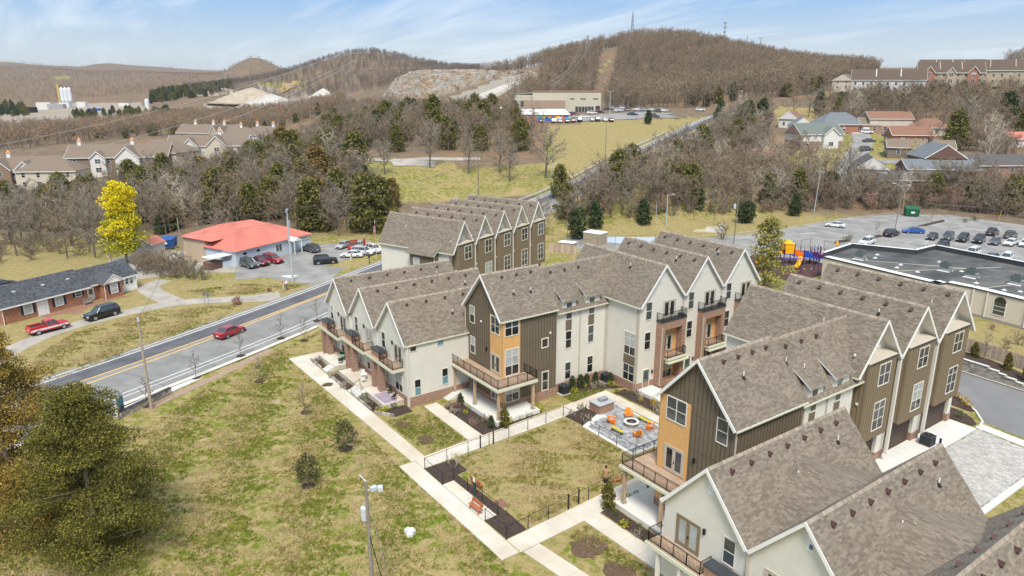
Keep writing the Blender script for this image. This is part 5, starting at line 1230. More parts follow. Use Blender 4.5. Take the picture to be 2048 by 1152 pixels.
def make_car(kind):
    s = CARS[kind]; t = thing(kind, 'x', 'car'); pm = PAINT['white']
    mb = MB(); rings = []
    for x, zl, zt, hw in s['st']:
        zm = zl+(zt-zl)*.55
        rings.append([(x,-hw*.88,zl),(x,hw*.88,zl),(x,hw,zl+.12),(x,hw*1.0,zm),(x,hw*.95,zt-.04),(x,hw*.82,zt),(x,-hw*.82,zt),(x,-hw*.95,zt-.04),(x,-hw,zm),(x,-hw,zl+.12)])
    mb.loft(rings[::-1]); body = mb.build('body', pm, t)
    x0, x1, x2, x3, zb, zr = s['cab']; hw = s['W']/2
    fr = lambda x0, x1, x2, x3, zb, zr, wb, wt: [[(x0,-wb,zb),(x1,-wb,zb),(x1,wb,zb),(x0,wb,zb)], [(x2,-wt,zr),(x3,-wt,zr),(x3,wt,zr),(x2,wt,zr)]]
    MB().loft(fr(x0,x1,x2,x3,zb-.03,zr,hw*.86,hw*.66)).build('windows', car_glass, t)
    r = MB().loft(fr(x2-.10,x3+.12,x2,x3,zr-.05,zr+.035,hw*.70,hw*.60))
    for sg in (-1, 1):
        for (a, b) in ((x0,x2), (x1,x3), ((x0+x1)/2-.1,(x2+x3)/2-.05)): r.bar((a,sg*hw*.865,zb-.02),(b,sg*hw*.665,zr),.035,5)
        if kind == 'suv': r.bar((x0+.72,sg*hw*.865,zb-.02),(x2+.55,sg*hw*.665,zr),.05,5); 
    r.build('roof', pm, t)
    if kind == 'suv':
        for sg in (-1,1): MB().bar((x2+.15,sg*hw*.6,zr+.08),(x3-.1,sg*hw*.6,zr+.08),.022,5).build('roof_rail', trim_black, t)
    if 'bed' in s:
        b0, b1 = s['bed']; MB().box(b0,b1,-hw*.78,hw*.78,1.125,1.13).build('bed_floor', trim_black, t)
        q = MB(); q.box(b0-.05,b0,-hw*.86,hw*.86,1.12,1.34).box(b0,b1,-hw*.93,-hw*.8,1.12,1.34).box(b0,b1,hw*.8,hw*.93,1.12,1.34); q.build('bed_side', pm, t)
    for wx in s['wb']:
        for sg in (-1, 1):
            w = MB().lathe([(.12,0),(.30*s['wr']/.34,0),(s['wr'],.04),(s['wr'],.19),(.3*s['wr']/.34,.23),(.12,.23)], n=16)
            w.v = [(v[0], v[2], v[1]) for v in w.v]; ww = w.mesh('wheel', tyre)
            o = obj('wheel', ww, t, (wx, (hw-.20) if sg > 0 else -hw-.03, s['wr']), (0,0,0)); BASE[o.name] = (0,0,0)
            m2 = MB().lathe([(.01,0),(s['wr']*.62,0),(s['wr']*.64,.03)], n=14); m2.v = [(v[0], (.24-v[2]) if sg > 0 else v[2]-.012, v[1]) for v in m2.v]; obj('rim', m2.mesh('rim', rim), o)
    xf, xr = s['st'][-1][0], s['st'][0][0]; zf, zt = s['st'][-1], s['st'][0]
    for sg in (-1, 1):
        MB().obox((xf-.13, sg*zf[3]*.78, zf[2]-.06),(.14,.20,.07)).build('headlight', head_l, t); MB().obox((xr+.05, sg*zt[3]*.84, zt[2]-.04),(.07,.14,.10)).build('taillight', tail_l, t)
        MB().obox((x1-.35, sg*(hw+.06), zb+.06),(.07,.09,.07)).build('mirror', pm, t)
    MB().obox((xf-.02,0,zf[1]+.20),(.05,zf[3]*.6,.09)).build('grille', trim_black, t); MB().obox((xr-.005,0,zt[2]-.22),(.02,.24,.08)).build('number_plate', plate_m, t)
    MB().box(xr+.1,xf-.1,-hw*.97,hw*.97,s['st'][3][1]-.02,s['st'][3][1]+.12).build('sill', trim_black, t)
    return t
PROTO = {}; NCAR = {}
def car(kind, col, label, pos, head, group=None, z=None, scale=1.0, name=None):
    x, y = pos[:2]; z = (pos[2] if len(pos) > 2 else h1(x, y)) if z is None else z
    if kind not in PROTO: PROTO[kind] = make_car(kind); c = PROTO[kind]; 
    else: c = copy_tree(PROTO[kind])
    c.name = {'sedan':'car','suv':'car','hatch':'car','pickup':'pickup_truck'}[kind]
    c.location = (x, y, z+.02); c.rotation_euler = (0,0,head); c.scale = (scale,)*3
    tag(c, label, 'pickup truck' if kind == 'pickup' else 'car', group)
    if not group and 'group' in c: del c['group']
    for ch_ in c.children:
        if ch_.name.split('.')[0] in ('body','roof','mirror','bed_side'):
            for s in ch_.material_slots: s.link = 'OBJECT'; s.material = PAINT[col]
    return c
def hd(a, b): p, q = gp(*a), gp(*b); return math.atan2(q[1]-p[1], q[0]-p[0])
car('sedan', 'red', 'dark red sedan driving along the street', gp(461,670), hd((457,675),(486,663)))
pk = car('pickup', 'bright', 'red and white pickup truck parked on the gravel drive of the brick house', gp(98,662), hd((78,666),(121,655)))
for s in (-1,1): MB().box(-2.68,2.5,s*.975-.008,s*.975+.008,.66,.92).build('side_stripe', PAINT['white'], pk)
car('suv', 'black', 'black SUV parked on the gravel drive of the brick house', gp(205,634.5), hd((224,629),(185,639.5)), scale=1.05)
G1 = 'cars parked beside the red roofed building'
SAL = [('suv','grey','dark grey SUV parked at the near corner of the red roofed building',(498,534),(486,528),(512,536)),('pickup','maroon','maroon pickup truck parked between grey SUV and red hatchback',(519,529),(505,522),(534,531)),('suv','red','bright red SUV parked last in the row along the pale blue wall',(546,525),(533,519),(560,524)),
 ('suv','grey','dark grey SUV standing by the entrance canopy of the red roofed building',(622,503),(634,505),(610,499)),('suv','black','black SUV nosing towards the grass verge in the car park',(651,527),(638,528),(665,526)),('sedan','silver','silver sedan parked by the brown wall of the woods',(688,495),(700,488),(676,497)),
 ('suv','orange','orange red SUV seen from behind near the red flag',(708,496),(704,500),(714,488)),('sedan','white','white hatchback right behind the small wooden sign',(704,514),(722,514),(688,514)),('suv','white','white SUV behind the white hatchback',(727,509),(712,506),(744,508)),('suv','white','white off roader at the edge of the row, cut by the roof',(748,504),(738,500),(760,505)),('sedan','silver','grey car half hidden behind the red flag',(722,494),(714,496),(732,488))]
for k, c, lb, p, a, b in SAL: car(k, c, lb, gp(*p), hd(a, b), G1)
G2 = 'cars in the school car park'
SCH = [('sedan','white','white sedan alone by the verge of the wooded bank',(1670,454),(1682,455),(1660,453)),('suv','white','white SUV with an orange cone beside it near the school roof',(1733,489),(1744,484),(1722,491)),('suv','black','black SUV beside the wooden lamp pole',(1782,472),(1772,474),(1796,468)),('sedan','blue','bright blue sedan beside the black SUV',(1826,466),(1840,466),(1812,465)),
 ('sedan','black','black car first in the dark row at the car park end nearest the blue sedan',(1864,478),(1874,470),(1856,481)),('suv','grey','grey SUV second in the dark row',(1895,479),(1906,470),(1887,483)),('suv','black','black SUV third in the dark row',(1925,482),(1936,473),(1917,486)),('suv','black','black SUV fourth in the dark row',(1957,485),(1968,476),(1949,489)),('sedan','grey','dark grey sedan fifth in the dark row',(1989,488),(2000,479),(1981,492)),('sedan','white','white sedan right of the dark row',(2021,490),(2034,484),(2010,494)),('sedan','white','white sedan cut by the right edge of the photo',(2050,492),(2060,484),(2040,497)),
 ('suv','black','black SUV in the back row, nearer one',(1984,470),(1976,475),(1996,464)),('suv','grey','dark grey SUV in the back row at the right',(2020,476),(2010,481),(2032,470)),('suv','black','black car roof just above the school parapet, left one',(1882,499),(1894,494),(1872,503)),('suv','white','white SUV behind the school parapet',(1944,511),(1958,505),(1932,515)),('sedan','grey','grey car behind the parapet between two white SUVs',(1982,520),(1992,514),(1972,524)),('suv','white','white SUV nearest the school roof at the right',(2012,522),(2024,512),(2004,527))]
for k, c, lb, p, a, b in SCH: car(k, c, lb, gp(*p), hd(a, b), G2)
def far_car(kind, col, lb, px, py, hdg, group):
    x, y, z = tp(px, py); car(kind, col, lb, (x,y,z), hdg, group, z)
G3 = 'cars in the hilltop car park'
away = math.atan2(SX, -TX); side = away-math.pi/2
FC = [(1082,'grey',245),(1107,'silver',245),(1120,'silver',245),(1134,'grey',245),(1146,'maroon',244),(1159,'navy',243),(1184,'silver',242),(1195,'grey',242),(1210,'white',242),(1222,'maroon',243)]
for px, c, py in FC: far_car('suv' if px % 2 else 'sedan', c, 'small %s car in the row at the grassy edge of the hilltop car park' % {'grey':'dark grey','silver':'silver','maroon':'maroon','navy':'dark blue','white':'white'}[c], px, py, away, G3)
for px, py, c, k in ((1148,232,'maroon','suv'),(1155,236,'sand','sedan'),(1168,236,'white','sedan'),(1184,228,'white','sedan'),(1198,226,'navy','sedan'),(1265,231,'navy','sedan'),(1308,235,'grey','suv'),(1333,230,'silver','sedan')): far_car(k, c, 'small %s car standing away from the rows in the hilltop car park' % {'grey':'dark grey','silver':'silver','maroon':'maroon','navy':'dark blue','white':'white','sand':'sand coloured'}[c], px, py, side, G3)
for px, py, c, k in ((1216,220,'navy','sedan'),(1228,219,'white','suv'),(1238,224,'white','pickup'),(1246,219,'white','suv'),(1253,222,'grey','pickup'),(1276,222,'white','pickup'),(1289,222,'silver','suv'),(1304,222,'white','sedan'),(1316,223,'grey','sedan'),(1326,223,'white','sedan')): far_car(k, c, 'small %s %s in the back row of the hilltop car park' % ({'grey':'dark grey','silver':'silver','navy':'dark blue','white':'white'}[c], 'pickup' if k == 'pickup' else 'car'), px, py, side+.4*(px % 3), G3)
for px, py, c, k, lb in ((1733,267,'white','suv','white SUV on the cul de sac of the brick houses'),(1710,263,'grey','sedan','grey car on the driveway by the cul de sac'),(1776,272,'azure','sedan','blue car on the drive beside the bare shrubs'),(1738,284,'grey','sedan','grey car parked on the side street, farther one'),(1732,302,'grey','suv','grey car parked on the side street, nearer one'),(1440,224,'blue','suv','blue car at the top of the hill road'),(1350,290,'black','suv','black SUV coming down the hill road'),(1400,222,'white','suv','white car beside the road at the hilltop')):
    far_car(k, c, lb, px, py, side+rnd.uniform(-.3,.3), 'cars on the hill streets')
# ---------------------------------------------------------------- the low school building with flat roof
epdm = mat('roof_membrane', (.062,.062,.064), .9, .35, .4, col2=(.12,.117,.112)); coping = mat('white_coping', (.80,.80,.80), .5, .03); render_c = mat('pale_render', (.62,.56,.46), .85, .05)
sch = thing('school', 'long low cream school with black flat roof and rooftop units behind the garage houses', 'school building', (-55,125,0)); 
SO = [(-72.3,121.7),(-73.4,133.0),(-64.5,134.2),(-63.6,137.6),(-54.0,138.0),(-54.0,144.0),(-30,143.5),(-8,141.5),(-8,110.5),(-36.5,118.6),(-51.2,119.9),(-51.2,121.6),(-63.0,119.4)]
SO = [(-72.3,121.7),(-51.2,119.9),(-50.6,121.9),(-47.2,122.1),(-8,117.9),(-8,143.0),(-47.8,143.6),(-63.4,144.9),(-63.6,137.6),(-73.5,133.0)]
MB().poly(SO, 0, 4.4).build('wall', render_c, sch)
MB().add([(x,y,4.42) for x, y in SO],[tuple(range(len(SO)))]).build('flat_roof', epdm, sch)
cp = MB(); pw = MB()
for i in range(len(SO)):
    (x0,y0),(x1,y1) = SO[i], SO[(i+1) % len(SO)]; L_ = math.dist((x0,y0),(x1,y1)); a = math.atan2(y1-y0,x1-x0); c_ = ((x0+x1)/2,(y0+y1)/2)
    if i < 4: cp.obox((c_[0]-math.sin(a)*.75,c_[1]+math.cos(a)*.75,4.46),(L_/2,.78,.03),a); cp.obox((c_[0],c_[1],4.40),(L_/2+.1,.12,.10),a,1)
    else: pw.obox((c_[0],c_[1],4.85),(L_/2,.14,.45),a); cp.obox((c_[0],c_[1],5.33),(L_/2+.12,.24,.04),a)
cp.build('coping', [coping, dark_metal], sch); pw.build('parapet', dark_metal, sch)
jm = MB()
for a, b in (((-70,123),(-52,135)),((-60,121),(-50,140)),((-46,123),(-40,142)),((-36,122),(-34,142))): jm.bar((a[0],a[1],4.44),(b[0],b[1],4.44),.05,4)
jm.build('roof_pipe', fascia, sch)
for i, (px, py) in enumerate(((1720,540-22),(1890,563-22),(1942,574-20),(2032,590-22))):
    x, y = gp(px, py, 4.5); u = thing('rooftop_unit', ['grey rooftop air conditioner nearest the playground on the school roof','second grey rooftop air conditioner on the school roof','third grey rooftop air conditioner on the school roof','grey rooftop air conditioner at the right end of the school roof'][i], 'air conditioner', (x,y,4.45), group='rooftop air conditioners')
    MB().box(x-.95,x+.95,y-.95,y+.95,4.45,4.55).build('curb', coping, u); MB().box(x-.7,x+.7,y-.6,y+.6,4.55,6.0).build('casing', mat('unit_green', (.11,.135,.125), .6), u)
    MB().lathe([(.5,0),(.5,.12),(.4,.12)], (x,y,6.0), 16).build('fan_ring', dark_metal, u); MB().box(x+.7,x+1.05,y-.5,y+.3,4.6,5.3).build('control_box', grey_metal, u); MB().box(x-.72,x+.72,y-.62,y+.62,4.56,4.95).build('base_panel', grey_metal, u)
rs = random.Random(4)
for k in range(26):
    x, y = rs.uniform(-70,-14), rs.uniform(123.5,136)
    MB().box(x-.3,x+.3,y-.3,y+.3,4.43,4.49).build('pipe_flashing', coping, sch); MB().bar((x,y,4.45),(x,y,4.75),.06,6).build('roof_pipe', coping, sch)
aw = window(sch, -42.6, 121.62-.02, 1.2, 1.7, 2.0, '-y', 1, (1,1,1), trim=white, glass=glass_mid, rot=R(-6.1))
fan = MB().loft([[(-.85*math.cos(math.pi*i/12)*1.0,-.06,2.0+.85*math.sin(math.pi*i/12)) for i in range(13)],[(-.85*math.cos(math.pi*i/12),.02,2.0+.85*math.sin(math.pi*i/12)) for i in range(13)]]).build('fanlight', glass_dark, aw)
for o_ in aw.children: pass
for x in (-46.6,-44.5,-38.8,-33): MB().box(x-.1,x+.1,122.0-(x+47.2)*.107-.12,122.0-(x+47.2)*.107+.02,.3,4.3).build('downspout', cream_flat, sch)
MB().poly([(-47.3,121.95),(-8,117.75),(-8,117.95),(-47.2,122.15)], 0, .5).build('foundation', stone_block, sch)
# ---------------------------------------------------------------- car park, ball court, playground
LOT = [gp(*p) for p in ((1300,520),(1110,492),(1150,462),(1300,476),(1400,478),(1500,468),(1600,453),(1680,437),(1790,428),(1900,430),(2060,452),(2300,480),(2300,640),(2048,640))]
sheet('car_park', LOT[:-2]+[gp(2300,560), (-8,150),(-75,146),(-76,119),(-95,118)], asphalt_lot, .014)
for i in range(13):
    a, b = gp(1850+31*i, 487), gp(1868+31*i, 472); drape_strip('bay_line', [a, b], (-.05,.05), paint_white, .02)
for a, b in (((1745,488),(1790,482)),((1790,432+12),(1812,438)),((1850,452),(1870,446)),((1810,486),(1830,482)),((1600,468),(1630,466)),((1480,476),(1500,475)),((1900,455),(1930,450)),((1960,462),(1990,456))): drape_strip('bay_line', [gp(*a), gp(*b)], (-.06,.06), paint_white, .02)
drape_strip('car_park_kerb', [gp(*p) for p in ((1300,474),(1400,474),(1480,466),(1560,458),(1620,449),(1700,436),(1790,426))], (-.1,.1), kerb_con, .12)
for P, nm in (([(1835,452),(1852,452),(1890,443),(1886,440)], 'mulch_island'), ([(1738,478),(1765,474),(1760,470),(1740,473)], 'mulch_island'), ([(1668,487),(1700,483),(1702,479),(1672,482)], 'mulch_island')):
    lumpy(nm, [gp(*p) for p in P], mulch, .1, .02, 60, 77, chunk=mulch_chip)
court = mat('court_blue', (.40,.46,.55), .9, .1); court_o = mat('court_sand', (.46,.36,.20), .95, .3, .4, col2=(.42,.42,.40))
sheet('ball_court', [gp(*p) for p in ((1150,478),(1180,455),(1330,462),(1290,492))], court, .02)
sheet('worn_court', [gp(*p) for p in ((1330,462),(1345,448),(1450,448),(1450,466))], court_o, .018)
wire_fence('fence', 'tall black chain link fence round the ball court', [gp(1135,478), gp(1180,452), gp(1260,456), gp(1345,445), gp(1470,452)], 3.0, 4.5, mesh=False, grp='black chain link fences')
wire_fence('fence', 'black chain link fence below the ball court beside the back terrace', [gp(1104,496), gp(1160,500), gp(1230,492), gp(1310,488)], 2.2, 4.5, mesh=False, grp='black chain link fences')
wire_fence('fence', 'black chain link fence round the playground', [gp(1480,520), gp(1620,493), gp(1705,505)], 1.8, 3.5, mesh=True, grp='black chain link fences', cell=.2)
wire_fence('fence', 'grey chain link fence in front of the thicket behind the car park', [gp(1850,424), gp(1905,428), gp(1960,432), gp(2040,445), gp(2120,456)], 2.4, 3.5, grey_metal, True, 'grey chain link fences', cell=.16)
hut = thing('shed', 'small tan flat roofed shed beside the ball court', 'shed', gp(1190,487)+(0,)); x, y = gp(1190,487)
MB().obox((x,y,1.3),(2.2,1.6,1.3),.3).build('wall', mat('shed_tan', (.36,.29,.21), .9), hut); MB().obox((x,y,2.66),(2.3,1.7,.06),.3).build('roof', coping, hut)
x, y = gp(1135,493); hut2 = thing('shed', 'low grey block planter by the fence of the ball court', 'planter', (x,y,0)); MB().obox((x,y,.5),(1.8,1.0,.5),.5).build('wall', stone_block, hut2); MB().obox((x,y,1.03),(1.9,1.1,.04),.5).build('cap', coping, hut2)
gd = thing('dumpster', 'green dumpster against the thicket at the back of the car park', 'dumpster', gp(1822,432)+(0,), R(40)); BASE[gd.name] = (0,0,0); gm = mat('dumpster_green', (.012,.115,.05), .6); bm_ = mat('dumpster_blue', (.02,.09,.30), .5)
def dumpster(t, m):
    MB().loft([[(-1.1,-.75,.15),(1.1,-.75,.15),(1.1,.75,.15),(-1.1,.75,.15)],[(-1.15,-.9,1.5),(1.15,-.9,1.5),(1.15,.9,1.9),(-1.15,.9,1.9)]]).build('bin', m, t)
    for s in (-1,1): MB().add([(s*.56-.54,-.92,1.52),(s*.56+.54,-.92,1.52),(s*.56+.54,.92,1.93),(s*.56-.54,.92,1.93),(s*.56-.54,-.92,1.58),(s*.56+.54,-.92,1.58),(s*.56+.54,.92,1.99),(s*.56-.54,.92,1.99)],[(0,3,2,1),(4,5,6,7),(0,1,5,4),(1,2,6,5),(2,3,7,6),(3,0,4,7)]).build('lid', m, t); MB().box(s*1.15-.06,s*1.15+.06,-.4,.4,.8,.95).build('lift_pocket', m, t)
    MB().box(-.3,.3,-.93,-.9,.7,1.1).build('sticker', white, t)
dumpster(gd, gm); gd.scale = (1.5,1.5,1.3)
bd = thing('dumpster', 'blue dumpster beside the yellow tree at the end of the gravel yard', 'dumpster', gp(338,494)+(0,), R(50)); BASE[bd.name] = (0,0,0); dumpster(bd, bm_); bd.scale = (1.3,1.3,1.2)
for px, py in ((1732,448),(1705,452)):
    pass
ys = mat('sign_yellow', (.62,.40,.03), .6)
for i, (p, q) in enumerate((((1600,448),(1608,431)),((1668,443),(1664,422)),((1997,442),(1996,425)))):
    x, y = gp(*p); o = MB().bar((x,y,0),(x+.3*(1 if i else -1),y,2.7),.07,6).build('guy_guard', ys); tag(o, ['yellow guy wire guard leaning at the wooded bank','yellow guy wire guard by the white sedan','yellow guy wire guard by the grey chain link fence'][i], 'guy wire', 'yellow guy guards')
# playground
sheet('playground_mulch', [(-90,117),(-74.5,116),(-74.0,122),(-75,133),(-84,134),(-92,128)], mat('rubber_mulch', (.085,.045,.04), 1, .35, 3, .8, 12), .02)
pg = thing('play_structure', 'purple and yellow play structure with slides beside the school', 'playground', (-81,127,0)); purple = mat('play_purple', (.075,.02,.13), .5); pred = mat('play_maroon', (.12,.012,.03), .5); pblue = mat('play_blue', (.02,.07,.42), .45); pyel = mat('play_yellow', (.85,.42,.01), .4); por = mat('play_orange', (.75,.17,.01), .4)
px_, py_ = -82.5, 126.5
def pp(a, b): return (px_+a*SX-b*TX, py_+a*TX+b*SX)
posts_ = [(a, b) for a in (-1,1,3,5,7) for b in (0,2)]
for a, b in posts_:
    x, y = pp(a, b); MB().bar((x,y,0),(x,y,4.4 if a < 2 else 3.4),.09,8).build('post', pred if (a+b) % 4 else purple, pg)
for a, z in ((-1,2.2),(1,1.8),(3,1.6),(5,1.3)):
    P = [pp(a,0),pp(a+2,0),pp(a+2,2),pp(a,2)]; MB().poly(P, z, z+.12).build('deck', pblue, pg)
for a, z, m in ((-1,2.3,pyel),(1,1.9,por),(3,1.7,pblue),(5,1.4,purple)):
    for (u, v) in (((a,0),(a+2,0)),((a,2),(a+2,2))):
        p, q = pp(*u), pp(*v); MB().obox(((p[0]+q[0])/2,(p[1]+q[1])/2,z+.45),(.8,.04,.40),math.atan2(q[1]-p[1],q[0]-p[0])).build('panel', m, pg)
P = [pp(-1,0),pp(1,0),pp(1,2),pp(-1,2)]; MB().loft([[(x,y,4.3) for x, y in P],[((x+sum(p[0] for p in P)/4*3)/4,(y+sum(p[1] for p in P)/4*3)/4,5.0) for x, y in P]]).build('roof', pyel, pg)
MB().poly(P, 3.2, 4.1).build('tower_panel', pyel, pg)
def slide(pts, w, m, nm='slide'):
    mb = MB(); rings = []
    for i, (a, b, z) in enumerate(pts):
        a2, b2 = (pts[min(i+1,len(pts)-1)][0]-pts[max(i-1,0)][0], pts[min(i+1,len(pts)-1)][1]-pts[max(i-1,0)][1]); l = math.hypot(a2,b2) or 1; nx, ny = -b2/l*w, a2/l*w
        q = [pp(a+nx*s, b+ny*s) for s in (-1,-.85,.85,1)]
        rings.append([(*q[0],z+.3),(*q[1],z),(*q[2],z),(*q[3],z+.3),(*q[3],z+.2),(*q[2],z-.1),(*q[1],z-.1),(*q[0],z+.2)])
    mb.loft(rings); mb.build(nm, m, pg)
slide([(-1,1.0,2.4),(-2,1.0,2.2),(-5.2,.6,.5),(-6.2,.5,.35)], .40, pyel); slide([(-1,1.7,2.3),(-2,1.8,2.0),(-5.0,1.6,.6),(-6.0,1.5,.45)], .35, por)
slide([(2.2,0,1.9),(2.0,-1.0,1.7),(1.0,-2.6,.8),(.2,-3.4,.3)], .42, pyel)
for k in range(8):
    x, y = pp(5.4+.5*k*.6, 2.5+.3*(k % 2)); MB().bar((x,y,0),(x,y,2.6+.5*(k % 3)),.06,6).build('post', (purple, pred, pblue)[k % 3], pg)
sw = thing('swing_set', 'blue arched swing set with four pale seats in front of the play structure', 'swing set', (*pp(-1,-5),0))
for a in (-3.2,.2,3.6):
    for s in (-1,1): MB().path([(*pp(a,-5+s*1.15),0),(*pp(a,-5+s*.75),2.0),(*pp(a,-5+s*.25),2.6),(*pp(a,-5),2.7)],.07,8).build('leg', purple, sw)
MB().bar((*pp(-3.2,-5),2.7),(*pp(3.6,-5),2.7),.07,8).build('top_beam', mat('swing_blue',(.06,.10,.5),.4), sw)
for a in (-2.4,-1.0,1.2,2.6):
    s_ = MB().obox((*pp(a,-5),.55),(.24,.09,.02),HEAD).build('swing_seat', grey_light, sw)
    for d in (-.2,.2): MB().bar((*pp(a+d,-5),.55),(*pp(a,-5),2.7),.012,4).build('chain', grey_metal, s_)
x, y = gp(1672,505); cn = thing('play_post', 'yellow topped maroon post at the playground edge by the school', 'post', (x,y,0)); MB().bar((x,y,0),(x,y,1.6),.09).build('pole_shaft', pred, cn); MB().lathe([(.3,1.6),(.3,1.7),(.22,2.3),(.02,2.7)], (x,y,0), 10).build('cap', pyel, cn)
x, y = gp(1739,487); cn = thing('traffic_cone', 'orange traffic cone behind the white SUV near the school', 'cone', (x,y,0)); MB().lathe([(.3,.0),(.3,.05),(.2,.05),(.13,.5)], (x,y,0), 12).lathe([(.13,.5),(.10,.65)], (x,y,0), 12, 1).lathe([(.10,.65),(.03,.95)], (x,y,0), 12).build('cone_body', [mat('cone_orange', (.8,.12,.03), .5), white], cn); cn.scale = (1.6,1.6,1.6)
# ---------------------------------------------------------------- red roofed building
red_metal = mat('red_metal_roof', (.60,.19,.145), .6, .12, .4, col2=(.52,.165,.125)); blue_wall = mat('pale_blue_wall', (.50,.56,.63), .8, .04)
sal = thing('red_roofed_building', 'pale blue single storey building with salmon red metal roof across the street', 'shop building', (-146,36,0))
A_, B_ = gp(474,534), gp(622,495); u_ = Vector((B_[0]-A_[0], B_[1]-A_[1])).normalized(); v_ = Vector((-u_.y, u_.x)); LW = math.dist(A_, B_)
def sp_(a, b): return (A_[0]+u_.x*a+v_.x*b, A_[1]+u_.y*a+v_.y*b)
DW = 13.0; hz_ = 3.2
MB().poly([sp_(0,0),sp_(LW,0),sp_(LW,DW*.7),sp_(0,DW*.7)], 0, hz_).build('wall', blue_wall, sal)
MB().poly([sp_(.02,DW*.7+.02),sp_(LW*.8,DW*.7+.02),sp_(LW*.8,DW+3),sp_(.02,DW+3)], 0, 4.6).build('rear_wall', mat('sand_wall', (.50,.40,.29), .85), sal)
o_ = .45; e = [(*sp_(-o_,-o_),hz_-.05),(*sp_(LW+o_,-o_),hz_-.05),(*sp_(LW+o_,DW*.7+o_),hz_-.05),(*sp_(-o_,DW*.7+o_),hz_-.05)]; rg = [(*sp_(5.5,DW*.5),6.0),(*sp_(LW-6.0,DW*.45),6.0)]
rf = MB().add(e+rg, [(0,1,5,4),(1,2,5),(2,3,4,5),(3,0,4),(3,2,1,0)]).build('roof', red_metal, sal)
e2 = [(*sp_(-.5,DW*.5),4.5),(*sp_(LW*.8+.5,DW*.42),4.9),(*sp_(LW*.8+.5,DW+3.5),4.55),(*sp_(-.5,DW+3.5),4.55)]; r2 = [(*sp_(5.0,DW*.78),6.9),(*sp_(LW*.62,DW*.72),6.7)]
MB().add(e2+r2, [(0,1,5,4),(1,2,5),(2,3,4,5),(3,0,4),(3,2,1,0)]).build('roof', red_metal, sal)
sm = MB()
for k in range(1, int(LW/.6)):
    a = k*.6; hgt = min(1, (a-(-o_))/5.4, (LW+o_-a)/6.0); sm.bar((*sp_(a,-o_),hz_),(*sp_(a,-o_+(DW*.475+o_)*hgt),hz_+2.8*hgt),.03,4)
sm.build('roof_seam', red_metal, rf, kind='stuff')
for a, w_, h_, z_ in ((2.2,1.0,.6,2.2),(5.6,1.0,.6,2.2),(11.0,1.6,1.5,1.2)):
    p = sp_(a, -.001); window(sal, p[0], p[1], z_-.2, w_, h_, trim=white, rot=math.atan2(u_.y,u_.x), cols=2 if w_ > 1.2 else 1, rows=(1,))
p = sp_(14.2,-.001); plain_door(sal, p[0], p[1], .1, 1.0, 2.1, trim=white, m=glass_dark); sal.children[-1].rotation_euler = (0,0,math.atan2(u_.y,u_.x))
cpz = MB(); q = [sp_(13.2,-2.2),sp_(15.6,-2.2),sp_(15.6,.1),sp_(13.2,.1)]
cpz.add([(*q[0],2.9),(*q[1],2.9),(*q[2],2.9),(*q[3],2.9),(*sp_(14.4,-2.2),3.55),(*sp_(14.4,.3),3.55)],[(0,1,4),(1,2,5,4),(3,0,4,5),(3,2,1,0)]); cpz.build('entrance_canopy', white, sal)
for a in (13.4,15.4): p = sp_(a,-2.1); MB().bar((*p,0),(*p,2.9),.09,8).build('post', white, sal)
def text(s, size, parent, loc, rot, m, name='lettering', th=.01):
    cu = bpy.data.curves.new(name, 'FONT'); cu.body = s; cu.size = size; cu.extrude = th; cu.align_x = 'CENTER'; cu.align_y = 'CENTER'; cu.materials.append(m)
    o = bpy.data.objects.new(name, cu); COL.objects.link(o); dg = bpy.context.evaluated_depsgraph_get(); me = bpy.data.meshes.new_from_object(o.evaluated_get(dg)); bpy.data.objects.remove(o)
    return obj(name, me, parent, loc, rot)
ra = math.atan2(u_.y,u_.x); p = sp_(LW-2.0,-.06)
sb = MB().obox((p[0],p[1],2.55),(1.6,.05,.45),ra).build('wall_sign', mat('sign_cream', (.62,.60,.52), .6), sal); text('SALON', .55, sal, (sp_(LW-2.0,-.13)[0], sp_(LW-2.0,-.13)[1], 2.55), (R(90),0,ra), mat('sign_ink', (.22,.19,.15), .7))
q = [sp_(-4.5,1.5),sp_(0,1.0),sp_(0,4.0),sp_(-4.5,4.5)]; MB().poly(q, 2.35, 2.47).build('awning', white, sal); MB().poly([sp_(-4.5,2.0),sp_(-1.8,2.0),sp_(-1.8,4.2),sp_(-4.5,4.2)], 0, 1.5).build('brick_enclosure', brick_dark, sal); MB().poly([sp_(-1.8,1.7),sp_(0,1.5),sp_(0,4),sp_(-1.8,4.2)], 0, 1.2).build('low_wall', blue_wall, sal)
yard = [gp(*p) for p in ((470,560),(640,545),(655,530),(760,500),(745,485),(660,488),(560,500),(400,500),(250,505),(290,540),(330,545),(380,535),(420,548))]
sheet('shop_car_park', yard[:4]+yard[4:7]+[gp(475,520)], asphalt_lot, .016); sheet('shop_entry', [gp(*p) for p in ((500,548),(640,532),(690,535),(655,565),(620,570),(560,560))], asphalt_lot, .013)
sheet('gravel_yard', [gp(*p) for p in ((470,545),(475,505),(300,500),(215,520),(270,560),(380,545))], gravel_m, .010)
sheet('walk_slab', [gp(*p) for p in ((560,553),(576,550),(598,551),(580,556))], concrete_pale, .03)
def flag(label, px, py, h, fz, w_, hgt, cols, nm='flagpole'):
    x, y = gp(px, py); t = thing('flagpole', label, 'flag', (x,y,0), R(-30)); BASE[t.name] = (0,0,0); MB().bar((0,0,0),(0,0,h),.06,8).build('pole_shaft', grey_light, t)
    mb = MB(); n, k = 8, len(cols)
    for j in range(k):
        for i in range(n):
            f = lambda u, v: (w_*u, .18*math.sin(u*6+v), fz+hgt*v-.55*u*hgt)
            mb.add([f(i/n,j/k),f((i+1)/n,j/k),f((i+1)/n,(j+1)/k),f(i/n,(j+1)/k)],[(0,1,2,3)], j)
    return t, mb.build('flag_cloth', cols, t)
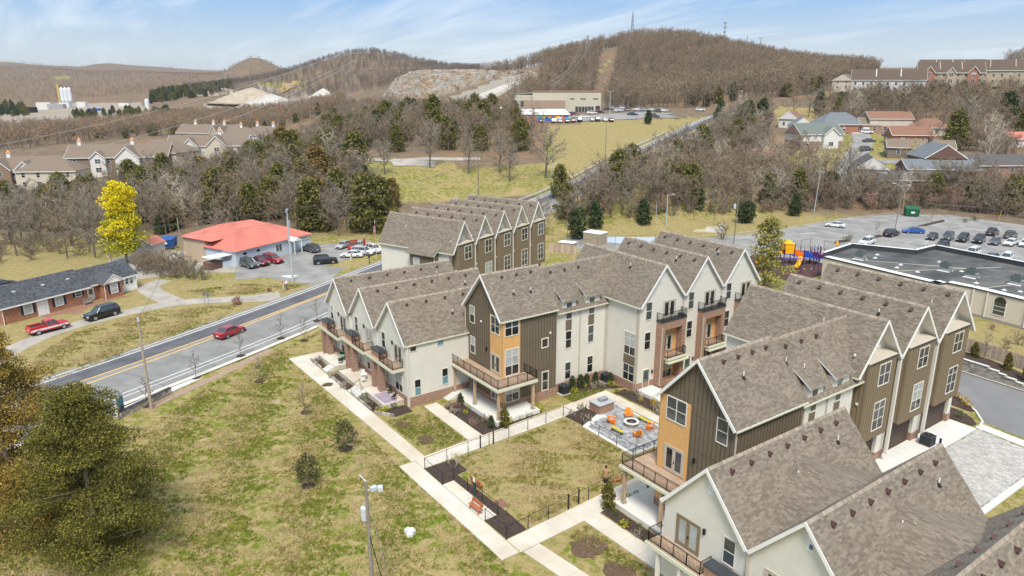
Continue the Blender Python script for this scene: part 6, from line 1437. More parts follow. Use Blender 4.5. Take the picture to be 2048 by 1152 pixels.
fr_, fw_ = mat('flag_red', (.5,.02,.04), .8), mat('flag_white', (.68,.68,.7), .8); fb_ = mat('flag_blue', (.03,.04,.16), .8)
t, f = flag('tall flagpole flying a striped flag with a blue corner', 753, 512, 7.6, 5.6, 2.3, 1.5, [fr_,fw_,fr_,fw_,fr_,fw_,fr_]); MB().add([(0,-.012,6.25),(.95,-.1,6.05),(.95,-.1,6.85),(0,-.012,7.1)],[(0,1,2,3)]).add([(0,.012,6.25),(.95,.3,6.05),(.95,.3,6.85),(0,.012,7.1)],[(3,2,1,0)]).build('canton', fb_, f)
t, f = flag('short flagpole flying a red flag among the parked cars', 731, 512, 4.6, 2.9, 1.9, 1.3, [fr_])
x, y = gp(703,520); sg = thing('sign', 'small sign with tan panel between white posts on the verge', 'sign', (x,y,0), R(-32)); BASE[sg.name] = (0,0,0)
for s in (-1,1): MB().box(s*.75-.07,s*.75+.07,-.06,.06,0,1.5).build('post', white, sg)
MB().box(-.68,.68,-.04,.04,.45,1.4).build('sign_board', mat('sign_tan', (.52,.37,.25), .7), sg); MB().box(-.4,.5,-.05,-.04,1.0,1.12).box(-.5,.3,-.05,-.04,.7,.82).build('sign_text', MATS['sign_ink'], sg)
def mailbox(lb, px, py, m):
    x, y = gp(px, py); t = thing('mailbox', lb, 'mailbox', (x,y,0), R(-30)); BASE[t.name] = (0,0,0); MB().box(-.05,.05,-.05,.05,0,1.0).build('post', dark_metal, t)
    MB().loft([[(.28*0+xx, .13*math.cos(math.pi*i/6), 1.0+.12+.13*math.sin(math.pi*i/6)) for i in range(7)]+[(xx,-.13,1.0),(xx,.13,1.0)] for xx in (-.28,.28)]).build('letter_box', m, t); MB().box(-.1,-.06,.13,.15,1.1,1.4).build('signal_flag', fr_, t); t.scale = (1.5,1.5,1.3)
mailbox('black mailbox on the verge in front of the parked white cars', 739, 527, black_metal); mailbox('white mailbox at the corner of the street and the gravel drive', 574, 580, white)
x, y = gp(567,578); mk = thing('marker_post', 'white marker post with red band beside the white mailbox', 'post', (x,y,0)); MB().bar((x,y,0),(x-.1,y,.95),.07).build('post', white, mk); MB().bar((x-.1,y,.95),(x-.14,y,1.4),.06).build('band', fr_, mk)
for i, (px, py) in enumerate(((411,603),(419,606))):
    x, y = gp(px, py+12); sgn = thing('road_sign', ['back of a grey road sign by the gravel drive, left one','back of a grey road sign by the gravel drive, right one'][i], 'road sign', (x,y,0), R(-60), group='road signs at the drive'); BASE[sgn.name] = (0,0,0); MB().bar((0,0,0),(0,0,2.9),.035,6).build('post', grey_metal, sgn); MB().box(-.3,.3,-.03,0,2.0,2.9).build('sign_plate', mat('sign_back', (.27,.26,.19), .6), sgn)
# estate sign board and block wall by the street
x, y = gp(240,840); es = thing('sign', 'leaning blue and white estate agent board by the street beside the big cedar', 'sign board', (x,y,0), R(-33)); BASE[es.name] = (0,0,0)
MB().box(.0,.1,-.05,.05,0,3.0).build('post', mat('sign_post_brown', (.2,.13,.09), .8), es)
for z0, z1, m in ((2.45,2.95,mat('board_white',(.7,.74,.78),.5)),(1.45,2.4,mat('board_teal',(.06,.20,.28),.5,.6,3.0)),(.75,1.4,mat('board_navy',(.05,.06,.09),.5)),(.2,.7,MATS['board_white'])): MB().box(-1.25,0,-.03,.03,z0,z1).build('board_panel', m, es)
MB().box(-1.1,-.2,-.04,-.03,2.6,2.75).build('print', MATS['board_navy'], es); MB().box(-1.0,-.5,-.04,-.03,1.6,2.0).build('print', mat('print_green',(.25,.35,.08),.6), es)
bw_ = thing('block_wall', 'low grey stone block wall between the lawn and the street pavement', 'wall', (-84.5,7.5,0)); mb = MB(); cp_ = MB(); P0, P1 = Vector((-83.9,6.3)), Vector((-87.8,12.4)); L_ = (P1-P0).length; a = math.atan2(P1.y-P0.y,P1.x-P0.x)
for j in range(4):
    for i in range(int(L_/.45)):
        p = P0.lerp(P1,(i+.5+(.25 if j % 2 else 0))/(L_/.45)); mb.obox((p.x,p.y,.1+.2*j),(.215,.15,.092),a)
mb.build('wall_block', stone_block, bw_, kind='stuff'); pm_ = (P0+P1)/2; cp_.obox((pm_.x,pm_.y,.83),(L_/2,.2,.04),a); cp_.build('cap_stone', dark_metal, bw_)
slab_quad((-84.6,6.1), (-90.6,16.6), (-91.9,15.9), (-85.9,5.4), 8, 1, concrete_pale, .04, name='street_pavement')
drape_strip('eroded_soil', [(-85.5,9.2),(-88.2,13.6),(-90.3,17.6),(-93.5,22.5),(-96,26.5)], (-.1,1.2), mat('clay', (.33,.24,.17), 1, .3, 3, .9, 14, detail=8), .03, step=.6)
# ---------------------------------------------------------------- brick bungalow by the gravel drive
hb = thing('brick_house', 'long red brick house with dark grey roof across the street', 'house', (-138,8,0))
Q0, Q1 = gp(30,645), gp(235,590); hu = Vector((Q1[0]-Q0[0],Q1[1]-Q0[1])).normalized(); hv = Vector((-hu.y,hu.x)); HA = math.atan2(hu.y,hu.x)
def hp(a, b): return (Q0[0]+hu.x*a+hv.x*b, Q0[1]+hu.y*a+hv.y*b)
def hpoly(a0, a1, b0, b1): return [hp(a0,b0),hp(a1,b0),hp(a1,b1),hp(a0,b1)]
HL = math.dist(Q0, Q1)
def hroof(parent, a0, a1, b0, b1, ze, zp, name='roof', front_gable=False, m=None):
    bm_ = (b0+b1)/2; m = m or shingle_flat_grey
    for bb in (b0, b1):
        A, B, C, D = (*hp(a0,bb),ze), (*hp(a1,bb),ze), (*hp(a1,bm_),zp), (*hp(a0,bm_),zp)
        r = slab_roof(parent, A, B, C, D, .15, shingle_grey, white, name); U = Vector(B)-Vector(A); V = Vector(D)-Vector(A); shingles(r, A, U, V, U.length, V.length, shingle_grey, .36, .17)
    for aa in (a0+.35, a1-.35): MB().add([(*hp(aa,b0+.4),ze-.05),(*hp(aa,b1-.4),ze-.05),(*hp(aa,bm_),zp-.12)],[(0,1,2)]).add([(*hp(aa+.05,b0+.4),ze-.05),(*hp(aa+.05,b1-.4),ze-.05),(*hp(aa+.05,bm_),zp-.12)],[(2,1,0)]).build('gable', white, parent)
    MB().poly([hp(a0+.1,b0-.02),hp(a1-.1,b0-.02),hp(a1-.1,b0+.1),hp(a0+.1,b0+.1)], ze-.25, ze-.02).build('fascia', white, parent)
MB().poly(hpoly(-1.5,11.7,0,8.0), 0, 2.75).build('wall', brick_red, hb); hroof(hb, -2.0, 12.2, -.5, 8.5, 2.75, 5.2)
MB().poly(hpoly(11.7,17.4,.8,7.4), 0, 2.75).build('wall', brick_red, hb); hroof(hb, 11.6, 21.3, .3, 7.9, 2.7, 4.9)
MB().poly(hpoly(14.2,17.4,-.9,.8), 0, 2.75).build('front_wing', brick_red, hb)
MB().poly(hpoly(17.4,20.9,.6,7.4), 0, 2.75).build('sun_room', white, hb)
for aa, bb in ((13.8,15.8),(17.8,15.8)): A, B, C, D = (*hp(aa,-1.3),2.7), (*hp(aa,2.0),2.7), (*hp(bb,3.2),4.2), (*hp(bb,-1.3),4.2); r = slab_roof(hb, A, B, C, D, .14, shingle_grey, white)
MB().add([(*hp(14.1,-1.15),2.7),(*hp(17.5,-1.15),2.7),(*hp(15.8,-1.15),4.05),(*hp(14.1,-.9),2.7),(*hp(17.5,-.9),2.7),(*hp(15.8,-.9),4.05)],[(0,1,2),(5,4,3),(0,3,4,1),(1,4,5,2),(2,5,3,0)]).build('gable', white, hb)
navy_sh = mat('shutter_navy', (.025,.03,.055), .6)
for a, b, w_, h_, z_ in ((2.2,0,1.2,1.5,.85),(7.0,0,1.2,1.5,.85),(10.2,0,.9,.8,1.55),(15.8,-.9,1.2,1.5,.85)):
    p = hp(a, b-.001); window(hb, p[0], p[1], z_, w_, h_, trim=white, glass=glass_blind if w_ > 1 else glass_dark, rot=HA, cols=1)
    for s in (-1,1): p = hp(a+s*(w_/2+.28), b-.03); MB().obox((p[0],p[1],z_+h_/2),(.19,.03,h_/2+.05),HA).build('shutter', navy_sh, hb)
for a in (18.3,19.15,20.0): p = hp(a,.599); window(hb, p[0], p[1], 1.3, .6, 1.0, trim=white, rot=HA)
for a, b in ((4.4,0),(12.7,.8)): p = hp(a,b-.001); d = plain_door(hb, p[0], p[1], .1, 1.0, 2.1, trim=white, m=white); d.rotation_euler = (0,0,HA)
p = hp(4.4,-.04); MB().obox((p[0],p[1],1.15),(.85,.03,1.15),HA).build('door_surround', white, hb)
for a, b in ((-1.5,-.1),(14.1,-1.0),(20.9,.5)): p = hp(a,b); MB().bar((*p,0),(*p,2.6),.05,6).build('downspout', white, hb)
for a in (1.6,6.0,10.0): p = hp(a,2.0); MB().obox((p[0],p[1],2.75+2.45*2.5/4.5+.12),(.2,.2,.1),HA).build('roof_vent', grey_light, hb)
p = hp(-1.9,1.0); sd = MB().lathe([(.01,0),(.3,.06),(.45,.16)], (0,0,0), 14, cap=False).build('satellite_dish', grey_light, hb); sd.location = (p[0]+138, p[1]-8, 1.3); sd.rotation_euler = (R(60),0,HA)
p = hp(11.1,-.75); gb = thing('garden_bench', 'weathered wooden bench against the brick house by its small window', 'bench', (*p,0), HA); BASE[gb.name] = (0,0,0); MB().box(-.7,.7,-.25,.2,.4,.46).build('seat', post_grey, gb); MB().box(-.7,.7,.2,.26,.46,.95).build('backrest', post_grey, gb)
for s in (-1,1): MB().box(s*.65-.05,s*.65+.05,-.25,.26,0,.6).build('leg', post_grey, gb)
sheet('brick_walk', [hp(3.6,-.2),hp(13.5,-.3),hp(17.0,-1.2),hp(17.0,-2.3),hp(13.0,-1.8),hp(8.5,-3.2),hp(8.0,-4.6),hp(6.8,-4.2),hp(6.6,-2.6),hp(3.6,-1.4)], mat('brick_path', (.27,.145,.10), .95, .2, 2), .02)
x, y = gp(8,582); car('sedan', 'black', 'dark car roof at the left edge behind the brick house', gp(6,575), HA)
drive = smooth_line([gp(-40,740), gp(40,690), gp(130,655), gp(230,630), gp(330,608), gp(420,600), gp(500,598), gp(560,592)], 2)
drape_strip('gravel_drive', drive, ([-1.6]*(len(drive)-8)+[-1.8,-2,-2.2,-2.4,-2.6,-2.9,-3.2,-3.6], [1.6]*(len(drive)-8)+[1.7,1.8,2,2.1,2.3,2.6,3,3.4]), gravel_m, .008, step=1.5)
d2 = smooth_line([gp(350,605), gp(315,590), gp(290,575), gp(330,560)], 2); drape_strip('gravel_drive', d2, (-1.8, 1.8), gravel_m, .007, step=1.5)
shed = thing('outbuilding', 'small white shed with pinkish red roof behind the yellow tree', 'shed', (*gp(302,505),0), R(40)); BASE[shed.name] = (0,0,0); MB().gable(-2.2,2.2,0,-1.8,1.8,0,2.4,3.4).build('wall', mat('faded_white',(.5,.47,.44),.9,.2), shed); gable_roof(shed,-2.2,2.2,0,-2.1,2.1,2.4,3.5,.3,.3,m=red_metal,tab=False,gut=(False,False))
# ---------------------------------------------------------------- houses beyond
wall_white = mat('far_white_wall', (.66,.65,.62), .8, .04); wall_cream = mat('far_cream_wall', (.56,.49,.39), .8, .05); wall_tan = mat('far_tan_wall', (.42,.35,.26), .85, .06); gable_w = white
def house(label, px, py, w, d, h, rh, wall=wall_white, roof=shingle_flat, ang=0, hip=False, wins=3, rows=1, garage=0, chimney=None, group=None, gables=(), name='house', cat='house', pos=None, shut=None, belt=None, cup=None, wm=None, wing=None, sc=1.0):
    x, y, z = pos or tp(px, py); t = thing(name, label, cat, (x,y,z-.3), HEAD+R(ang), group=group); BASE[t.name] = (0,0,0); t.scale = (sc,sc,sc*1.08 if sc > 1 else sc)
    MB().box(-w/2,w/2,-d/2,d/2,-1,h).build('wall', wall, t)
    if belt: MB().box(-w/2-.04,w/2+.04,-d/2-.04,d/2+.04,h*.48,h+.002).build('upper_wall', belt, t)
    o = .5; mb = MB(); e = [(-w/2-o,-d/2-o,h-.1),(w/2+o,-d/2-o,h-.1),(w/2+o,d/2+o,h-.1),(-w/2-o,d/2+o,h-.1)]
    a = (d/2 if hip else -o); rg = [(-w/2+a,0,h+rh),(w/2-a,0,h+rh)]
    mb.add(e+rg, [(0,1,5,4),(2,3,4,5),(1,2,5),(3,0,4),(3,2,1,0)])
    if not hip: mb.m = [0,0,1,1,1]
    rf = mb.build('roof', [roof, wall], t)
    MB().box(-w/2-o,w/2+o,-d/2-o-.03,-d/2-o,h-.28,h-.06).build('fascia', white, t)
    if not hip:
        for s in (-1,1):
            xx = s*(w/2+o); MB().loft([[(xx+q,-d/2-o,h-.1),(xx+q,0,h+rh+.02),(xx+q,0,h+rh-.25),(xx+q,-d/2-o+.2,h-.25)] for q in (0,.06*s)]).loft([[(xx+q,d/2+o,h-.1),(xx+q,0,h+rh+.02),(xx+q,0,h+rh-.25),(xx+q,d/2+o-.2,h-.25)] for q in (0,.06*s)]).build('rake_board', white, t)
    gw = 0
    if garage:
        MB().box(-w/2+.7,-w/2+.7+garage,-d/2-.06,-d/2,0,2.3).build('garage_door', white, t); gw = garage+1.0
    for r_ in range(rows):
        z0 = .9+2.8*r_; g = gw if r_ == 0 else 0
        for i in range(wins):
            xx = -w/2+g+(w-g)*(i+.5)/wins; window(t, xx, -d/2, z0, 1.1, 1.4, trim=wm or white)
            if shut:
                for s in (-1,1): MB().box(xx+s*.85-.18,xx+s*.85+.18,-d/2-.04,-d/2,z0,z0+1.4).build('shutter', shut, t)
        for i in (-1,1):
            window(t, w/2, i*d*.22, z0, .9, 1.3, '+x', trim=wm or white); window(t, -w/2, i*d*.22, z0, .9, 1.3, '-x', trim=wm or white)
    for (gx, gwid, gh, gp_, gm) in gables:         # projecting front gables
        MB().gable(gx-gwid/2, gx+gwid/2, gx, -d/2-gp_, 0, -1, h, h+gh).build('front_gable', gm, t)
        for s in (-1,1):
            A, B, C, D = (gx+s*(gwid/2+.4),-d/2-gp_-.4,h-.3), (gx+s*(gwid/2+.4),0,h-.3), (gx,0,h+gh+.12), (gx,-d/2-gp_-.4,h+gh+.12); slab_roof(t, A, B, C, D, .14, roof, white, 'gable_roof')
            MB().loft([[(gx+s*(gwid/2+.4),yy,h-.3),(gx,yy,h+gh+.1),(gx,yy,h+gh-.22),(gx+s*(gwid/2+.15),yy,h-.38)] for yy in (-d/2-gp_-.46,-d/2-gp_-.4)]).build('rake_board', white, t)
        for r_ in range(rows): window(t, gx, -d/2-gp_, .9+2.8*r_, min(1.8,gwid*.5), 1.4, cols=2, trim=white)
    if chimney is not None: MB().box(chimney-.5,chimney+.5,-.4,.6,h,h+rh+1.2).build('chimney', brick_dark, t)
    if cup:
        for cx in cup:
            c = MB().box(cx-.55,cx+.55,-.55,.55,h+rh-.5,h+rh+1.2).build('cupola', white, t); MB().lathe([(.85,h+rh+1.2),(.5,h+rh+1.8),(.02,h+rh+2.3)], (cx,0,0), 8).build('cupola_roof', mat('copper', (.55,.28,.12), .5), c)
    if wing:
        wx, ww, wd, wh = wing; MB().box(wx-ww/2,wx+ww/2,-d/2-wd,-d/2+.1,-1,wh).build('wing', wall, t); slab_roof(t, (wx-ww/2-.4,-d/2-wd-.4,wh-.1),(wx+ww/2+.4,-d/2-wd-.4,wh-.1),(wx+ww/2+.4,-d/2,wh+1.5),(wx-ww/2-.4,-d/2,wh+1.5), .14, roof, white, 'wing_roof')
    return t
LG = 'apartment houses in the wooded valley'
brn = mat('far_brown_brick', (.25,.175,.125), .9, .1)
house('long apartment house at the left edge with white and brown gables and copper cupola', 60, 368, 34, 12, 5.8, 3.6, wall_white, ang=14, wins=8, rows=2, gables=((-6,7,3.2,2.0,brn),(2,6,2.6,2.5,wall_white),(9,5,1.8,1.5,wall_white)), cup=(-5,), group=LG, shut=navy_sh, name='apartment_house', cat='apartment house', sc=1.22)
house('pale end block with hipped roof and dark garage fronts right of the leftmost apartment house', 112, 372, 19, 11, 5.6, 3.4, wall_cream, ang=6, hip=True, wins=4, rows=2, group=LG, name='apartment_house', cat='apartment house', sc=1.22)
house('apartment house with half timbered white gable behind dark cedars', 250, 342, 34, 13, 5.6, 3.8, brn, ang=10, wins=6, rows=2, gables=((4,8,3.4,2,wall_white),(-6,5,2,1.5,wall_white)), cup=(4,-14), group=LG, name='apartment_house', cat='apartment house', sc=1.22)
house('hip roofed apartment block seen end on between two gabled ones', 335, 330, 22, 13, 5.4, 3.6, wall_cream, ang=-20, hip=True, wins=3, rows=2, group=LG, name='apartment_house', cat='apartment house', sc=1.22)
house('white apartment house with three gables above the cedars', 425, 318, 30, 12, 5.6, 3.6, wall_white, ang=8, wins=5, rows=2, gables=((-6,6,2.8,2,wall_white),(4,8,3.6,2,wall_cream)), cup=(4,), group=LG, name='apartment_house', cat='apartment house', sc=1.22)
house('taupe roofed apartment house with steep dormer gables and cupolas, second row', 425, 288, 30, 12, 5.6, 3.6, wall_tan, ang=-12, wins=5, rows=2, gables=((6,4,3.6,1.2,wall_tan),(10,4,3.0,1.2,wall_white)), cup=(-8,2,8), group=LG, name='apartment_house', cat='apartment house', sc=1.22)
house('white box shaped apartment house with hipped taupe roof and small dark windows', 487, 296, 17, 11, 6.2, 3.0, wall_white, ang=4, hip=True, wins=3, rows=2, cup=(0,), group=LG, name='apartment_house', cat='apartment house', sc=1.22)
house('apartment house with broad taupe roof at the right end of the valley group', 535, 292, 24, 14, 5.2, 3.8, wall_cream, ang=-25, hip=True, wins=4, rows=2, cup=(-5,5), group=LG, name='apartment_house', cat='apartment house', sc=1.22)
RG = 'houses of the neighbourhood on the right'
hip_grey = shingle_flat_grey
house('red brick bungalow with hipped grey roof and white dormer on the cul de sac', 1672, 262, 19, 12, 3.4, 4.6, brick_red, hip_grey, ang=6, hip=True, wins=3, garage=0, group=RG)
house('two storey brick and siding house with white garage beside the red bungalow', 1770, 262, 17, 10, 5.6, 2.8, mat('far_pink_brick',(.33,.21,.165),.9,.1), shingle_flat_red, ang=-4, wins=4, rows=2, belt=wall_cream, chimney=7.5, group=RG)
house('brown roofed garage wing between the red bungalow and the two storey house', 1732, 263, 7, 8, 3.4, 2.8, mat('far_pink_brick',(.33,.21,.165),.9,.1), shingle_flat, ang=-4, wins=0, garage=5, group=RG)
house('white house with brown roof at the left end of the neighbourhood', 1582, 252, 11, 8, 3.6, 3.2, wall_white, shingle_flat_red, ang=55, wins=2, group=RG)
house('white gabled house behind bare branches, roof end facing', 1600, 268, 12, 9, 3.6, 3.6, wall_white, hip_grey, ang=75, wins=2, group=RG)
house('grey green roofed house with white gable and brick base behind the big bare tree', 1625, 292, 17, 11, 5.2, 3.8, mat('far_pink_brick',(.33,.21,.165),.9,.1), mat('far_green_shingle',(.15,.17,.155),.95,.1), ang=10, wins=3, rows=1, belt=wall_white, gables=((3,6,2.4,1.5,wall_white),), group=RG)
house('brown brick house with two stacked gables and white triple window near the thicket', 1868, 338, 13, 12, 4.4, 4.2, brick_dark, hip_grey, ang=84, wins=2, chimney=5.5, group=RG, gables=())
house('grey roofed low wing in front of the brown brick gabled house', 1868, 352, 20, 9, 3.0, 2.6, brick_dark, hip_grey, ang=-6, wins=3, group=RG)
house('brown house with shallow roof behind the pale willow like tree', 1835, 310, 20, 10, 3.2, 2.4, mat('far_brown_wall',(.20,.165,.135),.9,.1), shingle_flat, ang=-20, wins=3, chimney=3, group=RG)
house('dark roofed brick house at the right edge behind bare trees', 1985, 345, 20, 10, 3.2, 2.8, mat('far_pink_brick',(.33,.21,.165),.9,.1), mat('far_dark_shingle',(.10,.095,.095),.95,.1), ang=4, wins=4, group=RG)
house('low red roofed house behind dark evergreens on the right', 1855, 268, 14, 9, 3.2, 3.2, wall_cream, shingle_flat_red, ang=-35, hip=True, wins=2, group=RG)
house('brick house with white trim just right of the two storey house', 1815, 285, 14, 9, 3.4, 2.8, brick_red, shingle_flat_red, ang=-8, wins=2, group=RG)
house('white house half hidden in the thicket with small white gable', 1735, 352, 16, 9, 3.4, 3.4, wall_white, mat('far_dark_shingle',(.10,.095,.095),.95,.1), ang=70, wins=2, group=RG)
house('long brown house low in the thicket behind the tall lamp pole', 1790, 372, 22, 9, 2.8, 2.2, brick_dark, mat('far_dark_shingle',(.10,.095,.095),.95,.1), ang=-2, wins=4, group=RG)
house('small brick house hidden among cedars left of the street', 1518, 330, 13, 9, 3.0, 3.0, brick_red, shingle_flat_red, ang=30, wins=2, group=RG)
house('small orange roofed house at the right edge behind the evergreens', 2028, 290, 9, 7, 2.8, 2.2, wall_white, red_metal, ang=8, wins=2, group=RG)
HG = 'terraced houses on the right hill'
def terrace(label, px, py, n, w, d, h, rh, wall, ang, front=None, D=None, **k):
    p = at_dist(px, py, D); p = (p[0], p[1], h1(p[0],p[1])) if False else p
    t = house(label, px, py, n*w, d, h, rh, wall, mat('far_umber_shingle',(.115,.085,.066),.95,.1), ang=ang, wins=n*3, rows=2 if h < 7.5 else 3, group=HG, name='terraced_houses', cat='terraced houses', pos=p, **k)
    for i in range(1, n): MB().loft([[(-n*w/2+i*w+q,-d/2-.6,h-.25),(-n*w/2+i*w+q,0,h+rh+.15),(-n*w/2+i*w+q,d/2+.6,h-.25),(-n*w/2+i*w+q,d/2+.6,h-.7),(-n*w/2+i*w+q,-d/2-.6,h-.7)] for q in (-.18,.18)]).build('party_wall', wall, t)
    return t
terrace('white terrace with brown roofs and bright end wall on the right hill', 1772, 183, 3, 11.5, 14, 6.2, 5.4, wall_white, -24, D=395, sc=1.0)
terrace('cream terrace with brick gables behind the white terrace', 1893, 180, 3, 9.5, 13, 8.0, 4.8, wall_tan, -22, D=415, sc=1.1, gables=((-9.5,5,2.8,.6,brick_red),(9.5,5,2.8,.6,brick_red),(0,4,2.4,.6,wall_tan)))
terrace('tan terrace stepping up the hill at the right edge', 1998, 168, 3, 11, 14, 6.6, 5.0, wall_tan, -28, D=430, sc=1.1)
terrace('farther terrace with dark roofs along the skyline', 1900, 150, 4, 10, 13, 6.0, 4.6, wall_cream, -16, D=520)
terrace('terrace seen end on at the left of the white terrace', 1690, 178, 4, 9, 10, 5.0, 3.2, wall_cream, 60, D=430)
terrace('upper terrace at the right edge under the bare trees', 2030, 155, 3, 11, 13, 6.0, 4.6, wall_cream, -30, D=500)
for i, px in enumerate((1735,1755,1800,1822)):
    p = at_dist(px, 188, 392); o = MB().box(p[0]-1.6,p[0]+1.6,p[1]-1.6,p[1]+1.6,p[2]-1,p[2]+1.8).build('yard_fence', mat('yard_wood',(.16,.085,.06),.9,.15)); tag(o, 'brown yard screen below the white terrace', 'fence', 'yard screens on the right hill')
# the hilltop hall, its annexes and the painted shed
hall = thing('hall', 'large cream metal hall with flat brown edged roof above the grassy bank', 'hall', (*tp(1130,226),), HEAD+R(-4)); BASE[hall.name] = (0,0,0); hall_m = mat('hall_cream', (.52,.49,.39), .8, .03, lap=1.2, lapdark=.93)
MB().box(-16.5,18,0,24,-3,10.2).build('wall', hall_m, hall); MB().box(-16.7,18.2,-.15,24.2,10.2,10.55).build('roof_edge', mat('brown_edge', (.25,.12,.06), .6), hall)
MB().box(-26,-16.5,4,24,-3,8.8).build('side_wall', hall_m, hall); MB().add([(-26.2,3.8,8.8),(-16.5,3.8,9.9),(-16.5,24,9.9),(-26.2,24,8.8)],[(0,1,2,3)]).build('roof', mat('grey_roof',(.3,.3,.3),.7), hall)
MB().box(-21,0,-3.0,-.05,-3,6.3).build('annex', mat('annex_tan', (.36,.27,.21), .85), hall); MB().box(-22.6,-21,-1.5,-.05,3,6.0).build('duct', dark_metal, hall)
for x0, x1 in ((2.5,4.5),(7.6,10.4),(14,16.6)): MB().box(x0,x1,-.05,0,6.7,7.2).build('vent_slot', rubber, hall)
MB().box(5,14.5,-.12,0,.2,3.2).build('glazed_front', glass_mid, hall); MB().box(15.4,17.6,-.1,0,.2,3.6).build('loading_door', vent_brown, hall)
for x0 in (5.0,6.6,8.2,9.8,11.4,13.0,14.4): MB().box(x0,x0+.18,-.18,-.12,.2,3.2).build('mullion', hall_m, hall)
x, y, z = tp(1088,244); ps = thing('painted_shed', 'low white roofed building with a bright coloured mural in the hilltop car park', 'building', (x,y,z), HEAD+R(-4)); BASE[ps.name] = (0,0,0)
MB().box(-10.5,10.5,0,9,-3,3.0).build('wall', wall_white, ps); MB().add([(-11,-.4,3.0),(11,-.4,3.0),(8.5,9,5.0),(-11,9,5.0),(-11,9.1,3),(11,9.1,3)],[(0,1,2,3),(1,5,2),(0,3,4),(0,4,5,1)]).build('roof', coping, ps)
rs = random.Random(11); mc = [(.75,.22,.02),(.80,.42,.03),(.45,.04,.12),(.03,.30,.26),(.10,.42,.20),(.05,.10,.42),(.12,.30,.55),(.62,.10,.05),(.22,.08,.32)]; mcm = [mat('mural_%s' % 'abcdefghi'[i], c, .8, .1) for i, c in enumerate(mc)]
for m in mcm: m.name = 'mural_paint'
mu = MB(); x = -10.4; k = 0
while x < 10.3:
    w_ = rs.uniform(.5,1.5); z0 = 0
    while z0 < 2.8: hh = rs.uniform(.5,1.5); mu.box(x,min(10.4,x+w_),-.06-.004*(k % 3),0,z0,min(2.9,z0+hh),(k*5+int(z0*2)) % 9); z0 += hh; k += 1
    x += w_
mu.build('mural', mcm, ps); MB().box(5.0,7.6,-.12,-.06,0,1.9).box(5.4,7.2,-.16,-.12,0,1.5,1).build('door_frame', [white, grey_metal], ps)
x, y, z = tp(985,243); lb = thing('low_building', 'long low brick building with white flat roof left of the mural', 'building', (x,y,z), HEAD+R(-2)); BASE[lb.name] = (0,0,0)
MB().box(-14,14,0,12,-3,3.6).build('wall', brick_red, lb); MB().box(-14.4,14.4,-.4,12.4,3.6,3.9).build('roof', coping, lb); MB().box(-4,12,8,20,3,5.6).build('rear_block', brick_red, lb); MB().box(-4.3,12.3,7.7,20.3,5.6,5.85).build('rear_roof', coping, lb)
for i in range(6): window(lb, -12+4.6*i, 0, 1, 1.6, 1.4, cols=2, trim=white)
# quarry works
yel = mat('works_yellow', (.52,.38,.14), .8); silo_m = mat('silo_white', (.68,.70,.72), .5)
def works(nm, label, px, py, D, parts, cat='works'):
    p = at_dist(px, py, D); t = thing(nm, label, cat, p, HEAD); BASE[t.name] = (0,0,0)
    for n_, m, b in parts: MB().box(*b[:4], b[4]-4 if b[4] == 0 else b[4], b[5]).build(n_, m, t)
    return t
t = works('batching_plant', 'white concrete plant with tall silos in the distant quarry', 132, 214, 1200, [('base',silo_m,(-8,8,-5,5,0,7)),('office',wall_white,(-45,-22,-5,5,0,7)),('shed',mat('works_grey',(.34,.34,.34),.8),(-22,4,-14,-6,0,5)),('tower',yel,(-9,-6,-2,2,7,36)),('depot',wall_white,(20,34,-4,4,0,8))])
for x in (-3,3,9): MB().lathe([(.5,6),(3,10),(3,28),(.5,31)], (x,0,0), 12).build('silo', silo_m, t)
t = works('silo', 'single white silo beside the quarry road', 296, 222, 1050, []); MB().lathe([(2.6,-3),(3,0),(3,15),(.3,17)], (0,0,0), 12).build('silo_shell', silo_m, t)
t = works('crusher', 'yellow stone crushing works on the far quarry terrace', 580, 190, 1250, [('main_block',yel,(-16,18,0,14,0,12)),('upper_block',mat('works_tan',(.46,.36,.22),.8),(-12,16,2,14,12,19)),('hopper',yel,(4,12,4,10,19,23)),('annex',yel,(18,32,-4,8,0,7))]); MB().bar((-22,-6,-2),(4,0,13),1.3,6).build('conveyor', yel, t)
for x in range(-10,18,5): MB().box(x,x+3,-.1,0,3,6).build('opening', rubber, t)
for i, (px, py, D, l_) in enumerate(((90,222,1180,'white trucks'),(190,224,1080,'blue trucks'),(250,213,1150,'pale trailers'),(62,221,1100,'dark open shed'))):
    works('site_shed', 'low %s on the quarry floor' % {'white trucks':'white sheds','blue trucks':'blue container','pale trailers':'pale trailers','dark open shed':'dark open shed'}[l_], px, py, D, [('box_wall',(wall_white,pblue,wall_white,rubber)[i],(-8,8,-3,3,0,5))], 'shed')
def heap(label, px, py, D, r, h, m):
    p = at_dist(px, py, D); rs = np.random.RandomState(int(px)); mb = MB(); rings = []
    for k in range(9):
        u = k/8; rings.append([(p[0]+r*(1-u)**1.0*(1+.12*math.sin(5*a+k*.2)+rs.uniform(-.03,.03))*math.cos(a), p[1]+r*(1-u)*(1+.1*math.cos(3*a)+rs.uniform(-.03,.03))*math.sin(a), p[2]-6+(h+6)*(1-(1-u)**1.15)) for a in np.linspace(0, 2*math.pi, 26, endpoint=False)])
    mb.loft(rings); o = mb.build('spoil_heap', m, smooth=True); o['kind'] = 'structure'; return o
stone_heap = mat('crushed_stone', (.46,.43,.39), 1, .18, .12, .5, 2, detail=8)
heap('', 648, 202, 900, 30, 15, stone_heap); heap('', 545, 212, 1000, 55, 16, stone_heap); heap('', 505, 198, 1120, 60, 17, mat('tan_stone',(.40,.33,.25),1,.3,.12,.5,2, detail=8)); heap('', 450, 190, 1300, 70, 12, MATS['tan_stone'])
